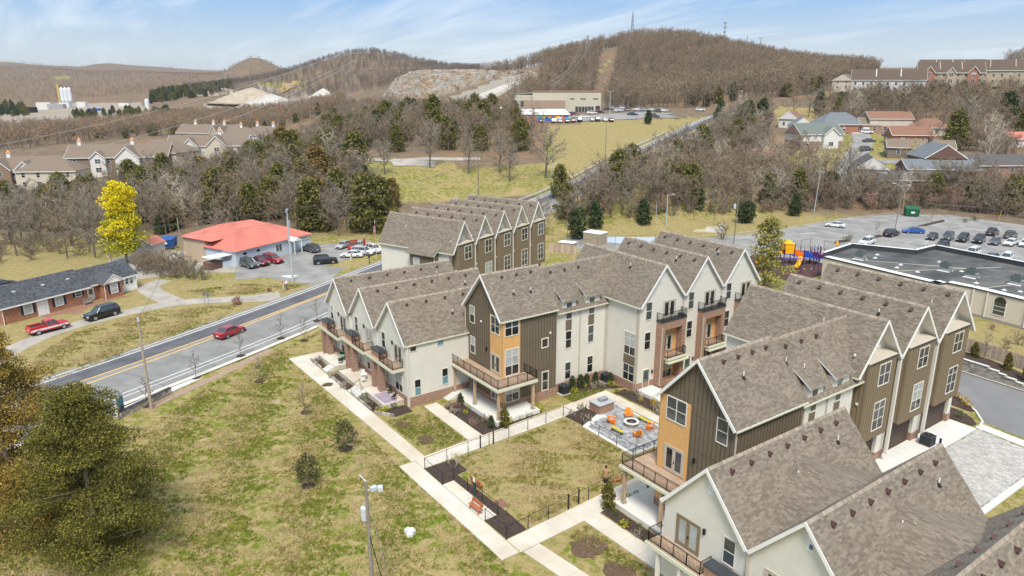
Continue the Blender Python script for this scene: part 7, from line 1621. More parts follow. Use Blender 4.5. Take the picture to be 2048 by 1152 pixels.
# rubble hill
def rubble_hill():
    top_ = [(790,158),(820,143),(850,139),(930,138),(1000,140),(1040,142),(1058,148)]; bot = [(755,207),(790,212),(830,214),(870,215),(905,213),(925,203),(1000,178)]
    m = mat('rubble', (.27,.25,.225), 1, .5, .25, .9, 2.0, detail=10, col2=(.24,.172,.11)); mb = MB(); n = 110; k = 44; rs = np.random.RandomState(5)
    def ip(L_, u): a = u*(len(L_)-1); i = min(int(a), len(L_)-2); f = a-i; return (L_[i][0]*(1-f)+L_[i+1][0]*f, L_[i][1]*(1-f)+L_[i+1][1]*f)
    for j in range(k+1):
        v = j/k
        for i in range(n+1):
            u = i/n; b = ip(bot,u); t = ip(top_,u); w = v**.9; D = 590+110*v+60*u*(1-v)
            p = at_dist(b[0]*(1-w)+t[0]*w, b[1]*(1-w)+t[1]*w, D); e = .8 if 0 < j < k else .3
            mb.v.append((p[0]+rs.uniform(-1,1), p[1]+rs.uniform(-1,1), p[2]+rs.uniform(-e,e)))
    for j in range(k):
        for i in range(n): mb.f.append([j*(n+1)+i, j*(n+1)+i+1, (j+1)*(n+1)+i+1, (j+1)*(n+1)+i]); mb.m.append(0)
    base = len(mb.v)                                    # crown and back slope
    for i in range(n+1): p = mb.v[k*(n+1)+i]; q = Vector((p[0],p[1],0)).normalized(); mb.v.append((p[0]+q.x*90, p[1]+q.y*90, p[2]-2)); 
    for i in range(n+1): p = mb.v[base+i]; q = Vector((p[0],p[1],0)).normalized(); mb.v.append((p[0]+q.x*90, p[1]+q.y*90, p[2]-45))
    for i in range(n): mb.f += [[k*(n+1)+i, k*(n+1)+i+1, base+i+1, base+i], [base+i, base+i+1, base+n+2+i, base+n+1+i]]; mb.m += [0,0]
    for i in (0, n):
        col = [j*(n+1)+i for j in range(k+1)]+[base+i, base+n+1+i]
        s = len(mb.v); mb.v += [(mb.v[c][0], mb.v[c][1], mb.v[c][2]-60) for c in col]
        for a in range(len(col)-1): mb.f.append([col[a], col[a+1], s+a+1, s+a]); mb.m.append(0)
    mb.build('rubble_hill', m, kind='structure', smooth=False)
rubble_hill()
P = [at_dist(1082,152,690), at_dist(1030,166,640), at_dist(980,185,590), at_dist(930,205,540), at_dist(905,222,500)]
mb = MB()
for a, b in zip(P[:-1], P[1:]):
    w0_, w1_ = 5.5, 5.5; mb.add([(a[0]-SX*w0_,a[1]-TX*w0_,a[2]),(a[0]+SX*w0_,a[1]+TX*w0_,a[2]),(b[0]+SX*w1_,b[1]+TX*w1_,b[2]),(b[0]-SX*w1_,b[1]-TX*w1_,b[2]),(a[0]-SX*12,a[1]-TX*12,a[2]-9),(a[0]+SX*12,a[1]+TX*12,a[2]-9),(b[0]+SX*12,b[1]+TX*12,b[2]-9),(b[0]-SX*12,b[1]-TX*12,b[2]-9)],[(3,2,1,0),(0,1,5,4),(1,2,6,5),(2,3,7,6),(3,0,4,7)])
mb.build('haul_road', stone_heap, kind='structure')
# pylons and masts
def pylon(label, px, py, D, h, w=None, name='pylon', cat='pylon', arms=3, grp='steel pylons'):
    p = at_dist(px, py, D); t = thing(name, label, cat, p, HEAD+R(12), group=grp); BASE[t.name] = (0,0,0); w = w or h*.13; mb = MB(); r = max(.10, D*.00022)
    lv = [0,.2,.38,.54,.68,.8,.9,1.0]; ww = [w*(1-u)**.9*.9+w*.10 for u in lv]
    for s in ((-1,-1),(1,-1),(1,1),(-1,1)):
        for i in range(len(lv)-1): mb.bar((s[0]*ww[i],s[1]*ww[i],h*lv[i]),(s[0]*ww[i+1],s[1]*ww[i+1],h*lv[i+1]),r,4)
    for i in range(len(lv)-1):
        for a, b in (((-1,-1),(1,-1)),((1,-1),(1,1)),((1,1),(-1,1)),((-1,1),(-1,-1))):
            mb.bar((a[0]*ww[i],a[1]*ww[i],h*lv[i]),(b[0]*ww[i+1],b[1]*ww[i+1],h*lv[i+1]),r*.6,3); mb.bar((b[0]*ww[i],b[1]*ww[i],h*lv[i]),(a[0]*ww[i+1],a[1]*ww[i+1],h*lv[i+1]),r*.6,3)
    mb.build('lattice', steel_dull, t)
    for k in range(arms):
        z = h*(.98-.16*k); a = w*(.75+.12*k); MB().bar((-a,0,z),(a,0,z),r,4).bar((-a,0,z),(0,0,z+h*.05),r*.6,3).bar((a,0,z),(0,0,z+h*.05),r*.6,3).build('cross_arm', steel_dull, t)
    return t
steel_dull = mat('pylon_steel', (.30,.29,.28), .6)
Y1 = pylon('lattice pylon standing in the woods left of the rubble hill', 703, 200, 520, 32); Y2 = pylon('lattice pylon on the cleared strip of the big hill', 1174, 130, 760, 28); pylon('distant pylon on the plain, left of a pair', 447, 172, 2000, 36); pylon('distant pylon on the plain, right of a pair', 456, 172, 2050, 36)
pylon('slim lattice mast on top of the wooded hill', 1264, 72, 850, 25, 1.6, 'mast', 'mast', 0, 'masts on the hill')
for px, pt_y, pb, D, lb in ((1447,44,96,830,'tall antenna mast on the hill ridge'),(1492,72,104,810,'thin antenna pole on the hill ridge'),(1519,75,110,800,'antenna pole with a crossbar on the hill ridge')):
    p = at_dist(px, pb, D); h = at_dist(px, pt_y, D)[2]-p[2]; t = thing('mast', lb, 'mast', p, group='masts on the hill'); BASE[t.name] = (0,0,0); MB().bar((0,0,0),(0,0,h),.38,6).build('mast_pole', steel_dull, t)
    if pt_y != 72: 
        for z in (.97,.8,.62)[:3 if pt_y == 44 else 1]: MB().obox((0,0,h*z),(1.5,1.5,.5) if pt_y == 44 else (2.6,.3,.3),HEAD).build('antenna', steel_dull, t)
for i, (s, z) in enumerate(((-3.5,.98),(3.8,.82),(-4,.66))):
    a = Y1.location+Vector((s*SX,s*TX,32*z)); b = Vector(at_dist(-60,(300,352,390)[i],(330,300,290)[i])); wire('heavy transmission line running left from the pylon', a, b, 5+i, .10, mat('bright_wire',(.45,.44,.42),.5), 'transmission lines', 24)
    wire('transmission line between the two pylons', a, Y2.location+Vector((s*SX,s*TX,28*z)), 6, .07, MATS['bright_wire'], 'transmission lines', 16)
    wire('transmission line from the hill pylon down to the car park', Y2.location+Vector((s*SX,s*TX,28*z)), Vector(at_dist(1100,210,330))+Vector((0,0,6+2*i)), 5, .05, MATS['bright_wire'], 'transmission lines', 16)
# side streets of the neighbourhood, track below the tree lawn
def tline(*pp): return smooth_line([tp(*p)[:2] for p in pp], 2)
drape_strip('side_street', tline((1690,380),(1700,330),(1720,300),(1728,280),(1715,262)), (-3.6,3.6), asphalt_lot, .12, step=2); drape_strip('side_street', tline((1670,330),(1780,322),(1900,338),(2047,345)), (-2.6,2.6), asphalt_lot, .14, step=2); drape_strip('driveway', tline((1718,268),(1700,258),(1680,255)), (-2.2,2.2), concrete, .16, step=2)
drape_strip('gravel_track', tline((680,322),(740,320),(800,322),(900,318),(960,318)), (-2,2), gravel_m, .12, step=2); drape_strip('gravel_patch', tline((785,328),(830,326),(870,330)), (-3.5,3.5), gravel_m, .14, step=2)
hl = [tp(*p)[:2] for p in ((1085,246),(1150,246),(1230,243),(1300,240),(1345,234),(1330,222),(1280,219),(1210,218),(1200,228),(1120,238))]
mb = MB(); C0 = np.mean(hl, axis=0); mb.v = [(x,y,h1(x,y)+.25) for x, y in hl]+[(C0[0],C0[1],h1(*C0)+.3)]; n = len(hl)
drape_strip('hilltop_car_park', [tp(1080,241)[:2], tp(1150,240)[:2], tp(1230,236)[:2], tp(1340,231)[:2]], (-16,7), asphalt_lot, .18, step=3)
# guard rail along the hill road
x0 = [p for p in ROADL if 175 < math.hypot(*p) < 300]
gr = thing('guard_rail', 'pale guard rail along the left edge of the hill road', 'guard rail', (*x0[0], h1(*x0[0])))
pts = []
for i in range(len(x0)-1):
    T = Vector((x0[i+1][0]-x0[i][0], x0[i+1][1]-x0[i][1])).normalized(); q = (x0[i][0]+T.y*-6.2, x0[i][1]+T.x*6.2); pts.append((*q, h1(*q)+.7))
mb = MB()
for a, b in zip(pts[:-1], pts[1:]): mb.bar(a, b, .16, 4)
mb.build('rail_beam', grey_light, gr)
for p in pts[::2]: MB().bar((p[0],p[1],p[2]-.7),p,.08,4).build('post', grey_metal, gr)
# ---------------------------------------------------------------- trees
rr_ = random.Random(21)
def bark_of(c): return c
twig_grey = mat('grey_twigs', (.27,.235,.19), 1, .2, .08, island=.25); twig_brown = mat('brown_twigs', (.225,.168,.112), 1, .2, .08, island=.25, col2=(.30,.235,.165)); twig_pale = mat('pale_twigs', (.52,.45,.36), 1, .2, .1, island=.2); twig_rose = mat('rosy_twigs', (.42,.27,.215), 1, .2, .1, island=.25); twig_gold = mat('golden_twigs', (.52,.42,.2), 1, .2, .1, island=.25)
leaf_cedar = mat('cedar_leaf', (.072,.085,.020), .9, .25, .5, island=.35, col2=(.175,.155,.042)); leaf_bronze = mat('bronze_cedar_leaf', (.13,.088,.024), .9, .25, .5, island=.35, col2=(.22,.15,.045)); leaf_dark = mat('dark_evergreen_leaf', (.030,.050,.020), .85, .25, .6, island=.35, col2=(.070,.090,.03)); leaf_yellow = mat('yellow_leaf', (.80,.60,.008), .8, .15, .5, island=.25, col2=(.62,.56,.02)); leaf_olive = mat('olive_leaf', (.52,.47,.02), .8, .2, .5, island=.3, col2=(.28,.29,.03)); leaf_pine = mat('pine_leaf', (.36,.31,.075), .9, .2, .5, island=.3, col2=(.22,.215,.06)); leaf_shrub = mat('shrub_leaf', (.05,.085,.025), .9, .2, 2, island=.35, col2=(.12,.14,.04)); leaf_cypress = mat('golden_cypress_leaf', (.10,.085,.014), .9, .2, 2, island=.3, col2=(.16,.13,.02)); leaf_gold = mat('gold_shrub_leaf', (.45,.30,.03), .9, .2, 2, island=.3)
def ribbon(V, F, p, q, w, rs):
    d = q-p; l = np.linalg.norm(d)+1e-9; s = np.cross(d/l, rs.normal(size=3)); s /= np.linalg.norm(s)+1e-9; n = len(V)
    V += [p-s*w, p+s*w, q]; F.append((n, n+1, n+2))
def bare_meshes(seed, h=12.0, spread=.42, r=.20, limbs=8, stems=1, twm=twig_grey, bk=bark, low=.22, tw=.034, sub=8, twn=9, up=.55):
    rs = np.random.RandomState(seed); T = MB(); V = []; F = []
    def tube(p, q, r0, r1, n=5): T.bar(tuple(p), tuple(q), r0, n, r1)
    for st in range(stems):
        a0 = rs.uniform(0, 6.28); lean = rs.uniform(0, .06) if stems == 1 else rs.uniform(.15, .45); base = np.array([math.cos(a0)*.25*(stems > 1), math.sin(a0)*.25*(stems > 1), -.3])
        hh = h*(.86 if stems == 1 else rs.uniform(.5, .8)); ax = np.array([math.cos(a0)*lean, math.sin(a0)*lean, 1.0]); ax /= np.linalg.norm(ax); pts = [base]
        for i in range(6): pts.append(pts[-1]+ax*hh/6+rs.normal(size=3)*np.array([.12,.12,0])*h/12)
        for i in range(6): tube(pts[i], pts[i+1], r*(1-i/6.4), r*(1-(i+1)/6.4), 6)
        L = limbs if stems == 1 else max(3, limbs//stems)
        for k in range(L):
            u = low+(1-low)*(k+.5)/L*.95; i = min(5, int(u*6)); p = pts[i]+(pts[i+1]-pts[i])*(u*6-i); a = a0+k*2.4+rs.uniform(-.5,.5); ln = h*spread*(1.12-.62*u)*rs.uniform(.8,1.15)
            d = np.array([math.cos(a), math.sin(a), up+.5*u+rs.uniform(-.1,.25)]); d /= np.linalg.norm(d); q = p.copy(); seg = []
            for j in range(4): n_ = d+rs.normal(size=3)*.16+np.array([0,0,.07]); n_ /= np.linalg.norm(n_); e = q+n_*ln/4; rr0 = max(.035, r*.42*(1-u*.55)*(1-j/4.4)); tube(q, e, rr0, rr0*.8, 4); seg.append((q, e, n_)); q = e
            for s in range(sub):
                v = (s+1.2)/(sub+.7)*4; j = min(3, int(v)); q0 = seg[j][0]+(seg[j][1]-seg[j][0])*(v-j); d2 = seg[j][2]*.6+rs.normal(size=3)*.75+np.array([0,0,.38]); d2 /= np.linalg.norm(d2); l2 = h*.15*rs.uniform(.6,1.2); e = q0+d2*l2; ribbon(V, F, q0, e, .045*h/12, rs); ribbon(V, F, q0, e, .045*h/12, rs)
                for t_ in range(twn):
                    f = rs.uniform(.15,1); q1 = q0+(e-q0)*f; d3 = d2*.55+rs.normal(size=3)*.7+np.array([0,0,.35]); d3 /= np.linalg.norm(d3); e2 = q1+d3*h*.075*rs.uniform(.5,1.35); ribbon(V, F, q1, e2, tw, rs)
                    e3 = q1+(e2-q1)*.4+rs.normal(size=3)*h*.03+np.array([0,0,.25]); ribbon(V, F, q1+(e2-q1)*.4, e3, tw*.8, rs)
    me = bpy.data.meshes.new('crown'); me.from_pydata([tuple(v) for v in V], [], F); me.materials.append(twm)
    return T.mesh('trunk', bk), me
def leafy_meshes(seed, h=9.0, rad=2.4, n=2600, size=.30, lm=leaf_cedar, bk=bark, prof='cone', clumps=70, low=.08, trunk_r=.16, flat=.75, limbs=True, fill=.35, cl=.34):
    rs = np.random.RandomState(seed); T = MB(); T.bar((0,0,-.3), (rs.uniform(-.2,.2),rs.uniform(-.2,.2),h*.93), trunk_r, 7, trunk_r*.15)
    C = []
    for k in range(clumps):
        u = low+(1-low)*((k+rs.uniform())/clumps)
        if prof == 'cone': R_ = rad*(1-u)**.46*(1+.24*math.sin(k*1.7+seed))*(1-.35*math.exp(-((u-low)/.10)**2))
        elif prof == 'column': R_ = rad*min(1, (1-u)*3.2+.05)*(.75+.25*min(1,(u-low+.05)*6))
        elif prof == 'tiers': R_ = rad*(.35+.65*abs(math.sin(u*9.5)))*(1-.55*u)
        else: R_ = rad*math.sqrt(max(.02, 1-((u-.5)/.52)**2))
        a = k*2.399+rs.uniform(-.6,.6); rho = R_*(1-fill*rs.uniform(0,1)**1.5)*rs.uniform(.82,1.15); c = np.array([rho*math.cos(a), rho*math.sin(a), h*u+rs.uniform(-.03,.03)*h]); C.append((c, R_))
        if limbs and k % 2 == 0: T.bar((0,0,max(.2,h*u-.25*rho)), tuple(c*np.array([.85,.85,1])), max(.02,trunk_r*.28*(1-u)), 4, .012)
    per = n//clumps; P = []; A = []; B = []
    for c, R_ in C:
        cs = (rad*cl+.10*R_)*rs.uniform(.75,1.3); d = rs.normal(size=(per,3)); d /= np.linalg.norm(d,axis=1)[:,None]; rho = cs*rs.uniform(.25,1,per)[:,None]**.6; q = c+d*rho*np.array([1,1,flat]); P.append(q)
    P = np.concatenate(P); m = len(P); a = rs.normal(size=(m,3)); a /= np.linalg.norm(a,axis=1)[:,None]; b = np.cross(a, rs.normal(size=(m,3))); b /= np.linalg.norm(b,axis=1)[:,None]; s = size*rs.uniform(.6,1.3,m)[:,None]
    V = np.stack([P-a*s-b*s*.35, P-a*s*.1-b*s*.55, P+a*s, P+b*s*.5], 1).reshape(-1,3); i = np.arange(m)*4; me = bpy.data.meshes.new('crown'); me.from_pydata(V.tolist(), [], np.stack([i,i+1,i+2,i+3],1).tolist()); me.materials.append(lm)
    return T.mesh('trunk', bk), me
PR_ = {}
def proto(key, fn): 
    if key not in PR_: PR_[key] = fn()
    return PR_[key]
def put(meshes, name, label, cat, pos, s=1.0, rz=None, group=None, sz=None):
    tr, cr = meshes; t = thing(name, label, cat, pos, rr_.uniform(0,6.28) if rz is None else rz, group); t.scale = (s, s, sz or s)
    for nm, me in (('trunk', tr), ('crown', cr)): o = bpy.data.objects.new(nm, me); COL.objects.link(o); o.parent = t
    return t
BARE = {'grey': [proto('g%d' % i, lambda i=i: bare_meshes(10+i, 12, .52, .20, 11, 1, twig_grey, up=.38)) for i in range(4)],
        'brown': [proto('b%d' % i, lambda i=i: bare_meshes(30+i, 12, .50, .18, 11, 1, twig_brown, up=.4)) for i in range(4)],
        'pale': [proto('p%d' % i, lambda i=i: bare_meshes(50+i, 12, .40, .20, 8, 1, twig_pale, bark_pale, twn=6)) for i in range(2)],
        'rosy': [proto('r%d' % i, lambda i=i: bare_meshes(60+i, 8, .5, .15, 9, 2, twig_rose)) for i in range(2)],
        'bush': [proto('u%d' % i, lambda i=i: bare_meshes(70+i, 4.5, .55, .06, 12, 5, twig_brown, low=.1, sub=6, tw=.02)) for i in range(3)]}
CED = {'green': [proto('c%d' % i, lambda i=i: leafy_meshes(100+i, 9.4, 3.0, 3600, .29, leaf_cedar)) for i in range(3)], 'bronze': [proto('d%d' % i, lambda i=i: leafy_meshes(110+i, 9.4, 3.0, 3600, .29, leaf_bronze)) for i in range(2)], 'dark': [proto('e%d' % i, lambda i=i: leafy_meshes(120+i, 9, 2.6, 3000, .32, leaf_dark, prof='ball' if i else 'cone')) for i in range(2)]}
def sample(poly, n, mind, seed, avoid=()):
    rs = np.random.RandomState(seed); P = np.array(poly); out = []; k = 0; lo, hi = P.min(0), P.max(0)
    while len(out) < n and k < n*60:
        k += 1; q = rs.uniform(lo, hi)
        if not in_poly(q[:1], q[1:], poly)[0]: continue
        if any((q[0]-o[0])**2+(q[1]-o[1])**2 < mind**2 for o in out): continue
        if any((q[0]-o[0])**2+(q[1]-o[1])**2 < o[2]**2 for o in avoid): continue
        out.append(q)
    return out
ROADAV = [(p[0], p[1], 8.5) for p in ROADL if math.hypot(*p) > 120]
BUILT = [(o.location.x, o.location.y, 11.0) for o in SC.objects if o.parent is None and o.get('category') in ('house', 'apartment house', 'car', 'building', 'hall')] 
CNT = {'bare': 0, 'ced': 0}
LMK = [(tp(*p)[:2], n_) for p, n_ in (((255,525),'the yellow tree'),((540,500),'the red roofed building'),((100,560),'the brick house'),((700,480),'the flagpoles'),((90,400),'the leftmost apartment houses'),((430,350),'the white valley apartments'),((800,430),'the back terrace'),((860,335),'the tree lawn'),((985,245),'the low brick building'),((760,250),'the rubble hill'),((1000,255),'the hilltop hall'),((1210,346),'the grassy bank'),((1110,420),'the road bend'),((1330,300),'the middle of the hill road'),((1430,250),'the top of the hill road'),((1300,440),'the ball court'),((1480,440),'the greenish pole'),((1628,425),'the tall lamp pole'),((1670,450),'the lone white sedan'),((1822,430),'the green dumpster'),((1950,425),'the grey chain link fence'),((1690,390),'the huge spreading tree'),((1868,350),'the gabled brown brick house'),((1985,345),'the dark roofed brick house'),((1600,270),'the white gabled houses'),((1672,262),'the red brick bungalow'),((1770,262),'the two storey house'),((1910,290),'the right hand evergreens'),((1540,330),'the hidden brick house'),((620,330),'the gravel track'))]
def near(q): return min(LMK, key=lambda l: (l[0][0]-q[0])**2+(l[0][1]-q[1])**2)[1]
def wood(poly, n, mind, seed, mix, where, hs=(.8,1.25)):
    for q in sample(poly, n, mind, seed, ROADAV+BUILT):
        kind = rr_.choices([m[0] for m in mix], [m[1] for m in mix])[0]; s = rr_.uniform(*hs); z = h1(*q)-.1
        if kind in BARE:
            nm = 'bare_bush' if kind == 'bush' else 'bare_tree'; CNT['bare'] += 1
            lb = {'grey':'grey leafless tree %s','brown':'brown leafless tree %s','pale':'pale barked leafless tree %s','rosy':'rosy twigged leafless tree %s','bush':'leafless brown bush %s'}[kind] % (where+', towards '+near(q))
            put(rr_.choice(BARE[kind]), nm, lb, 'bush' if kind == 'bush' else 'tree', (*q, z), s, group='leafless %s %s' % ('bushes' if kind == 'bush' else 'trees', where))
        else:
            CNT['ced'] += 1; lb = {'green':'olive green cedar tree %s','bronze':'bronze tinted cedar tree %s','dark':'dark evergreen tree %s'}[kind] % (where+', towards '+near(q))
            put(rr_.choice(CED[kind]), 'cedar_tree', lb, 'tree', (*q, z), s*rr_.uniform(.95,1.35), group='evergreens '+where)
def PX(*pp): return [tp(*p)[:2] for p in pp]
wood(PX((0,462),(150,462),(230,468),(330,470),(420,452),(520,452),(640,468),(700,478),(780,455),(760,400),(690,340),(640,318),(560,330),(480,345),(380,372),(300,372),(200,410),(100,428),(0,432)), 165, 4.1, 1, (('grey',2.4),('brown',3.2),('pale',.8),('green',4.2),('bronze',1.6)), 'in the roadside wood', (.75,1.15))
wood(PX((690,303),(820,312),(960,312),(1085,318),(1085,262),(1060,246),(900,240),(700,235),(630,262),(640,292)), 105, 5.2, 2, (('grey',1.8),('brown',2.8),('green',3.6),('dark',.6)), 'on the rubble hill slope', (.8,1.2))
wood(PX((1120,436),(1170,405),(1235,368),(1330,318),(1345,330),(1250,392),(1200,440)), 26, 4.2, 3, (('grey',2.4),('brown',2.4),('green',1.4),('dark',.6),('rosy',2)), 'along the hill road', (.6,.95))
wood(PX((1230,425),(1290,372),(1360,318),(1440,258),(1500,262),(1560,322),(1650,342),(1700,352),(1850,362),(2047,372),(2047,428),(1960,418),(1850,412),(1640,414),(1560,414),(1480,416),(1330,424)), 100, 4.6, 4, (('grey',3.4),('brown',5),('pale',1),('rosy',1.3),('green',1.2),('dark',.25)), 'in the car park thicket', (.65,1.05))
wood(PX((1440,258),(1500,228),(1640,222),(1700,226),(1800,232),(2047,238),(2047,300),(1960,290),(1800,252),(1700,248),(1560,262),(1520,300)), 48, 6.5, 5, (('grey',3.2),('brown',3),('pale',1.2),('dark',.5),('green',1.1)), 'among the neighbourhood houses', (.8,1.25))
wood(PX((1120,452),(1240,446),(1330,436),(1480,426),(1640,422),(1850,420),(2047,434),(2047,404),(1850,395),(1640,400),(1480,402),(1330,408),(1240,414),(1170,425)), 62, 3.2, 16, (('grey',2.4),('brown',4),('pale',.8),('rosy',2),('green',.7),('dark',.3)), 'in the front thicket', (.6,1.0))
wood(PX((1230,440),(1330,436),(1480,426),(1640,422),(1760,420),(1850,418),(2047,436),(2047,426),(1850,410),(1640,416),(1480,418),(1330,428)), 45, 2.2, 6, (('bush',1),), 'at the thicket edge', (.8,1.3))
wood(PX((268,545),(330,560),(420,562),(485,560),(480,548),(400,540),(300,528)), 22, 1.7, 7, (('bush',1),), 'by the gravel yard', (.7,1.1))
wood([gp(*p) for p in ((-20,525),(60,520),(130,512),(215,515),(235,490),(230,465),(120,458),(-20,458))], 34, 2.6, 8, (('bush',1.6),('grey',1.3),('brown',.7)), 'behind the brick house', (.8,1.2))
rp_ = [(p, q) for p, q in zip(ROADL[:-1], ROADL[1:]) if 172 < math.hypot(*p) < 262]
for p_, q_ in rp_:
    t_ = Vector((q_[0]-p_[0], q_[1]-p_[1])); L_ = t_.length; t_.normalize()
    for k in range(max(1, int(L_/3.4))):
        o_ = rr_.uniform(8.5, 15); x, y = p_[0]+t_.x*k*3.4+t_.y*o_, p_[1]+t_.y*k*3.4-t_.x*o_; kd = rr_.choice(('grey','brown','brown','rosy','green')); lb = {'grey':'grey leafless tree','brown':'brown leafless tree','rosy':'rosy twigged leafless tree','green':'olive green cedar tree'}[kd]+' beside the hill road, towards '+near((x,y))
        put(rr_.choice(CED[kd] if kd == 'green' else BARE[kd]), 'cedar_tree' if kd == 'green' else 'bare_tree', lb, 'tree', (x,y,h1(x,y)-.1), rr_.uniform(.6,.95), group='verge trees of the hill road')
# single trees that stand out
S1 = 'spreading trees on the tree lawn'; DOME = [bare_meshes(90+i, 12, .46, .26, 13, 1, twig_grey, bark, .24, .032, 9, 11, .45) for i in range(2)]
for px, py, h, lb, k in ((860,335,14,'broad round bare tree standing clear on the tree lawn','grey'),(937,347,12,'bare tree on the tree lawn, left of a close pair','brown'),(1000,346,13,'slim bare tree on the tree lawn in the middle of the row','grey'),(1020,363,12.5,'bare tree nearest the viewer on the tree lawn','brown'),(1091,356,15,'widest dark bare tree at the right end of the tree lawn','grey'),(716,378,10.5,'pale bare tree at the left end of the tree lawn','grey'),(770,350,11,'bare tree by the gravel track of the tree lawn','brown'),(672,352,10,'bare tree at the edge of the wood left of the tree lawn','brown')):
    x, y, z = tp(px, py); put(DOME[int(px) % 2], 'bare_tree', lb, 'tree', (x,y,z), h/12*1.1, group=S1, sz=h/12)
for px, py, h, lb in ((140,478,14,'tall bare tree with a thick trunk behind the brick house'),(20,470,12,'bare tree at the left edge behind the brick house'),(440,505,10,'bare tree at the near corner of the red roofed building'),(545,330,13,'pale bare tree rising over the cedars in the wood'),(1810,318,0,'')):
    if h: x, y = gp(px, py) if py > 440 else tp(px, py)[:2]; put(BARE['grey'][int(px) % 4], 'bare_tree', lb, 'tree', (x,y,h1(x,y)), h/12*1.15, sz=h/12)
bigb = bare_meshes(81, 17, .50, .38, 11, 1, twig_grey, bark, .16, .03, 8, 9, .45); x, y, z = tp(1690,392); put(bigb, 'bare_tree', 'huge spreading bare tree in front of the side street of the neighbourhood', 'tree', (x,y,z), 1.0)
gw = bare_meshes(83, 18, .32, .35, 13, 1, twig_pale, bark_pale, .2, .03, 7, 8, .8); x, y, z = tp(1968,335); put(gw, 'bare_tree', 'tall pale gold bare tree rising above the right hand houses', 'tree', (x,y,z), 1.0)
wl_ = bare_meshes(85, 8, .62, .12, 14, 5, twig_gold, bark_pale, .1, .028, 7, 9); x, y, z = tp(1828,322); put(wl_, 'bare_tree', 'pale yellow shrubby tree in front of the brown house', 'tree', (x,y,z), 1.0)
yt = leafy_meshes(201, 16.2, 5.0, 15000, .20, leaf_yellow, bark, 'tiers', 100, .28, .26, .5, True, .8, .24); x, y = gp(255,527); Y_ = put(yt, 'yellow_tree', 'bright yellow crowned tree behind the brick house', 'tree', (x,y,0), 1.0, 1.0)
o2 = leafy_meshes(202, 10.5, 5.0, 7000, .22, leaf_olive, bark, 'tiers', 50, .25, .1, .5, False, .7); o = bpy.data.objects.new('lower_foliage', o2[1]); COL.objects.link(o); o.parent = Y_
sn = thing('dead_tree', 'broken pale dead trunk beside the yellow tree', 'tree', (*gp(222,531),0)); x, y = gp(222,531); MB().bar((x,y,0),(x-.3,y,6.4),.34,8,.2).build('trunk', mat('dead_wood',(.50,.40,.28),.9,.15), sn)
for a, b, c in (((-.05,1.0),(-1.8,-.6,2.2),.14),((-.2,4.2),(-1.4,.4,7.4),.1),((-.25,5),(.5,.3,7.2),.09)): MB().bar((x+a[0],y,a[1]),(x+b[0],y+b[1],b[2]),c,6,.03).build('branch', MATS['dead_wood'], sn)
pn = leafy_meshes(205, 12.5, 3.7, 4000, .26, leaf_pine, bark, 'cone', 90, .06, .16, .45, True, .8, .24); x, y = gp(1529,572); put(pn, 'pine_tree', 'feathery yellow green pine beside the playground', 'tree', (x,y,0), 1.0)
for px, py, h, k, lb in ((1286,458,6.2,0,'bushy young evergreen on the grass beside the ball court'),(1155,478,7.0,1,'dark glossy evergreen beside the tan shed'),(1190,462,6.5,0,'dark evergreen at the back corner of the ball court'),(1495,446,5.6,1,'round dark evergreen by the greenish pole'),(1470+15,446,5.2,1,'dark evergreen bush leaning on the wooded bank behind the greenish pole'),(1590,432,6,0,'dark evergreen in the edge of the thicket'),(1870,258,0,0,'')):
    if h: x, y = gp(px, py); put(CED['dark'][k], 'evergreen_tree', lb, 'tree', (x,y,h1(x,y)), h/9*1.0)
for px, py, h, lb, k in ((1120,395,9,'dark cedar by the road bend','green'),(1440,250,11,'dark cedar cluster beside the hill road, upper tree','dark'),(1490,262,12,'wide dark cedar beside the hill road above the neighbourhood','green'),(1400,305,10,'dark cedar beside the hill road, lower tree','green'),(1638,225,11,'round dark evergreen behind the red bungalow','dark'),(1678,218,9,'dark evergreen right of the round one behind the red bungalow','dark'),(1600,178,11,'dark evergreen on the hill edge left of the terraces','green'),(1642,172,9,'pointed evergreen beside the hill terraces','dark'),(1908,300,14,'big dark evergreen among the right hand houses','green'),(2010,255,15,'tall dark evergreen at the right edge','dark'),(785,415,8,'bronze cedar at the wood edge behind the back terrace','bronze'),(945,232,10,'pointed cedar in front of the low brick building','dark'),(1030,240,9,'cedar beside the mural building','dark'),(1296,248,6,'small dark cedar on the edge of the grassy bank','dark')):
    x, y, z = tp(px, py); put(CED[k][0], 'cedar_tree', lb, 'tree', (x,y,z), h/10)
# the two big cedars by the viewer
c1 = leafy_meshes(301, 14.0, 6.0, 115000, .08, mat('near_cedar_leaf', (.075,.082,.012), .9, .25, .5, island=.4, col2=(.19,.165,.03)), bark_pale, 'cone', 170, .04, .26, .40, True, .8, .19); x, y = gp(200,1105); put(c1, 'cedar_tree', 'big olive cedar tree in the lower left corner', 'tree', (x,y,-.2), 1.0, .4)
c2 = leafy_meshes(302, 17.6, 5.6, 85000, .09, mat('near_bronze_leaf', (.19,.125,.02), .9, .25, .5, island=.4, col2=(.33,.225,.05)), bark_pale, 'cone', 130, .04, .26, .42, True, .75, .20); x, y = gp(45,1070); put(c2, 'cedar_tree', 'bronze cedar tree at the left edge behind the big olive cedar', 'tree', (x,y,-.2), 1.0, 1.4)
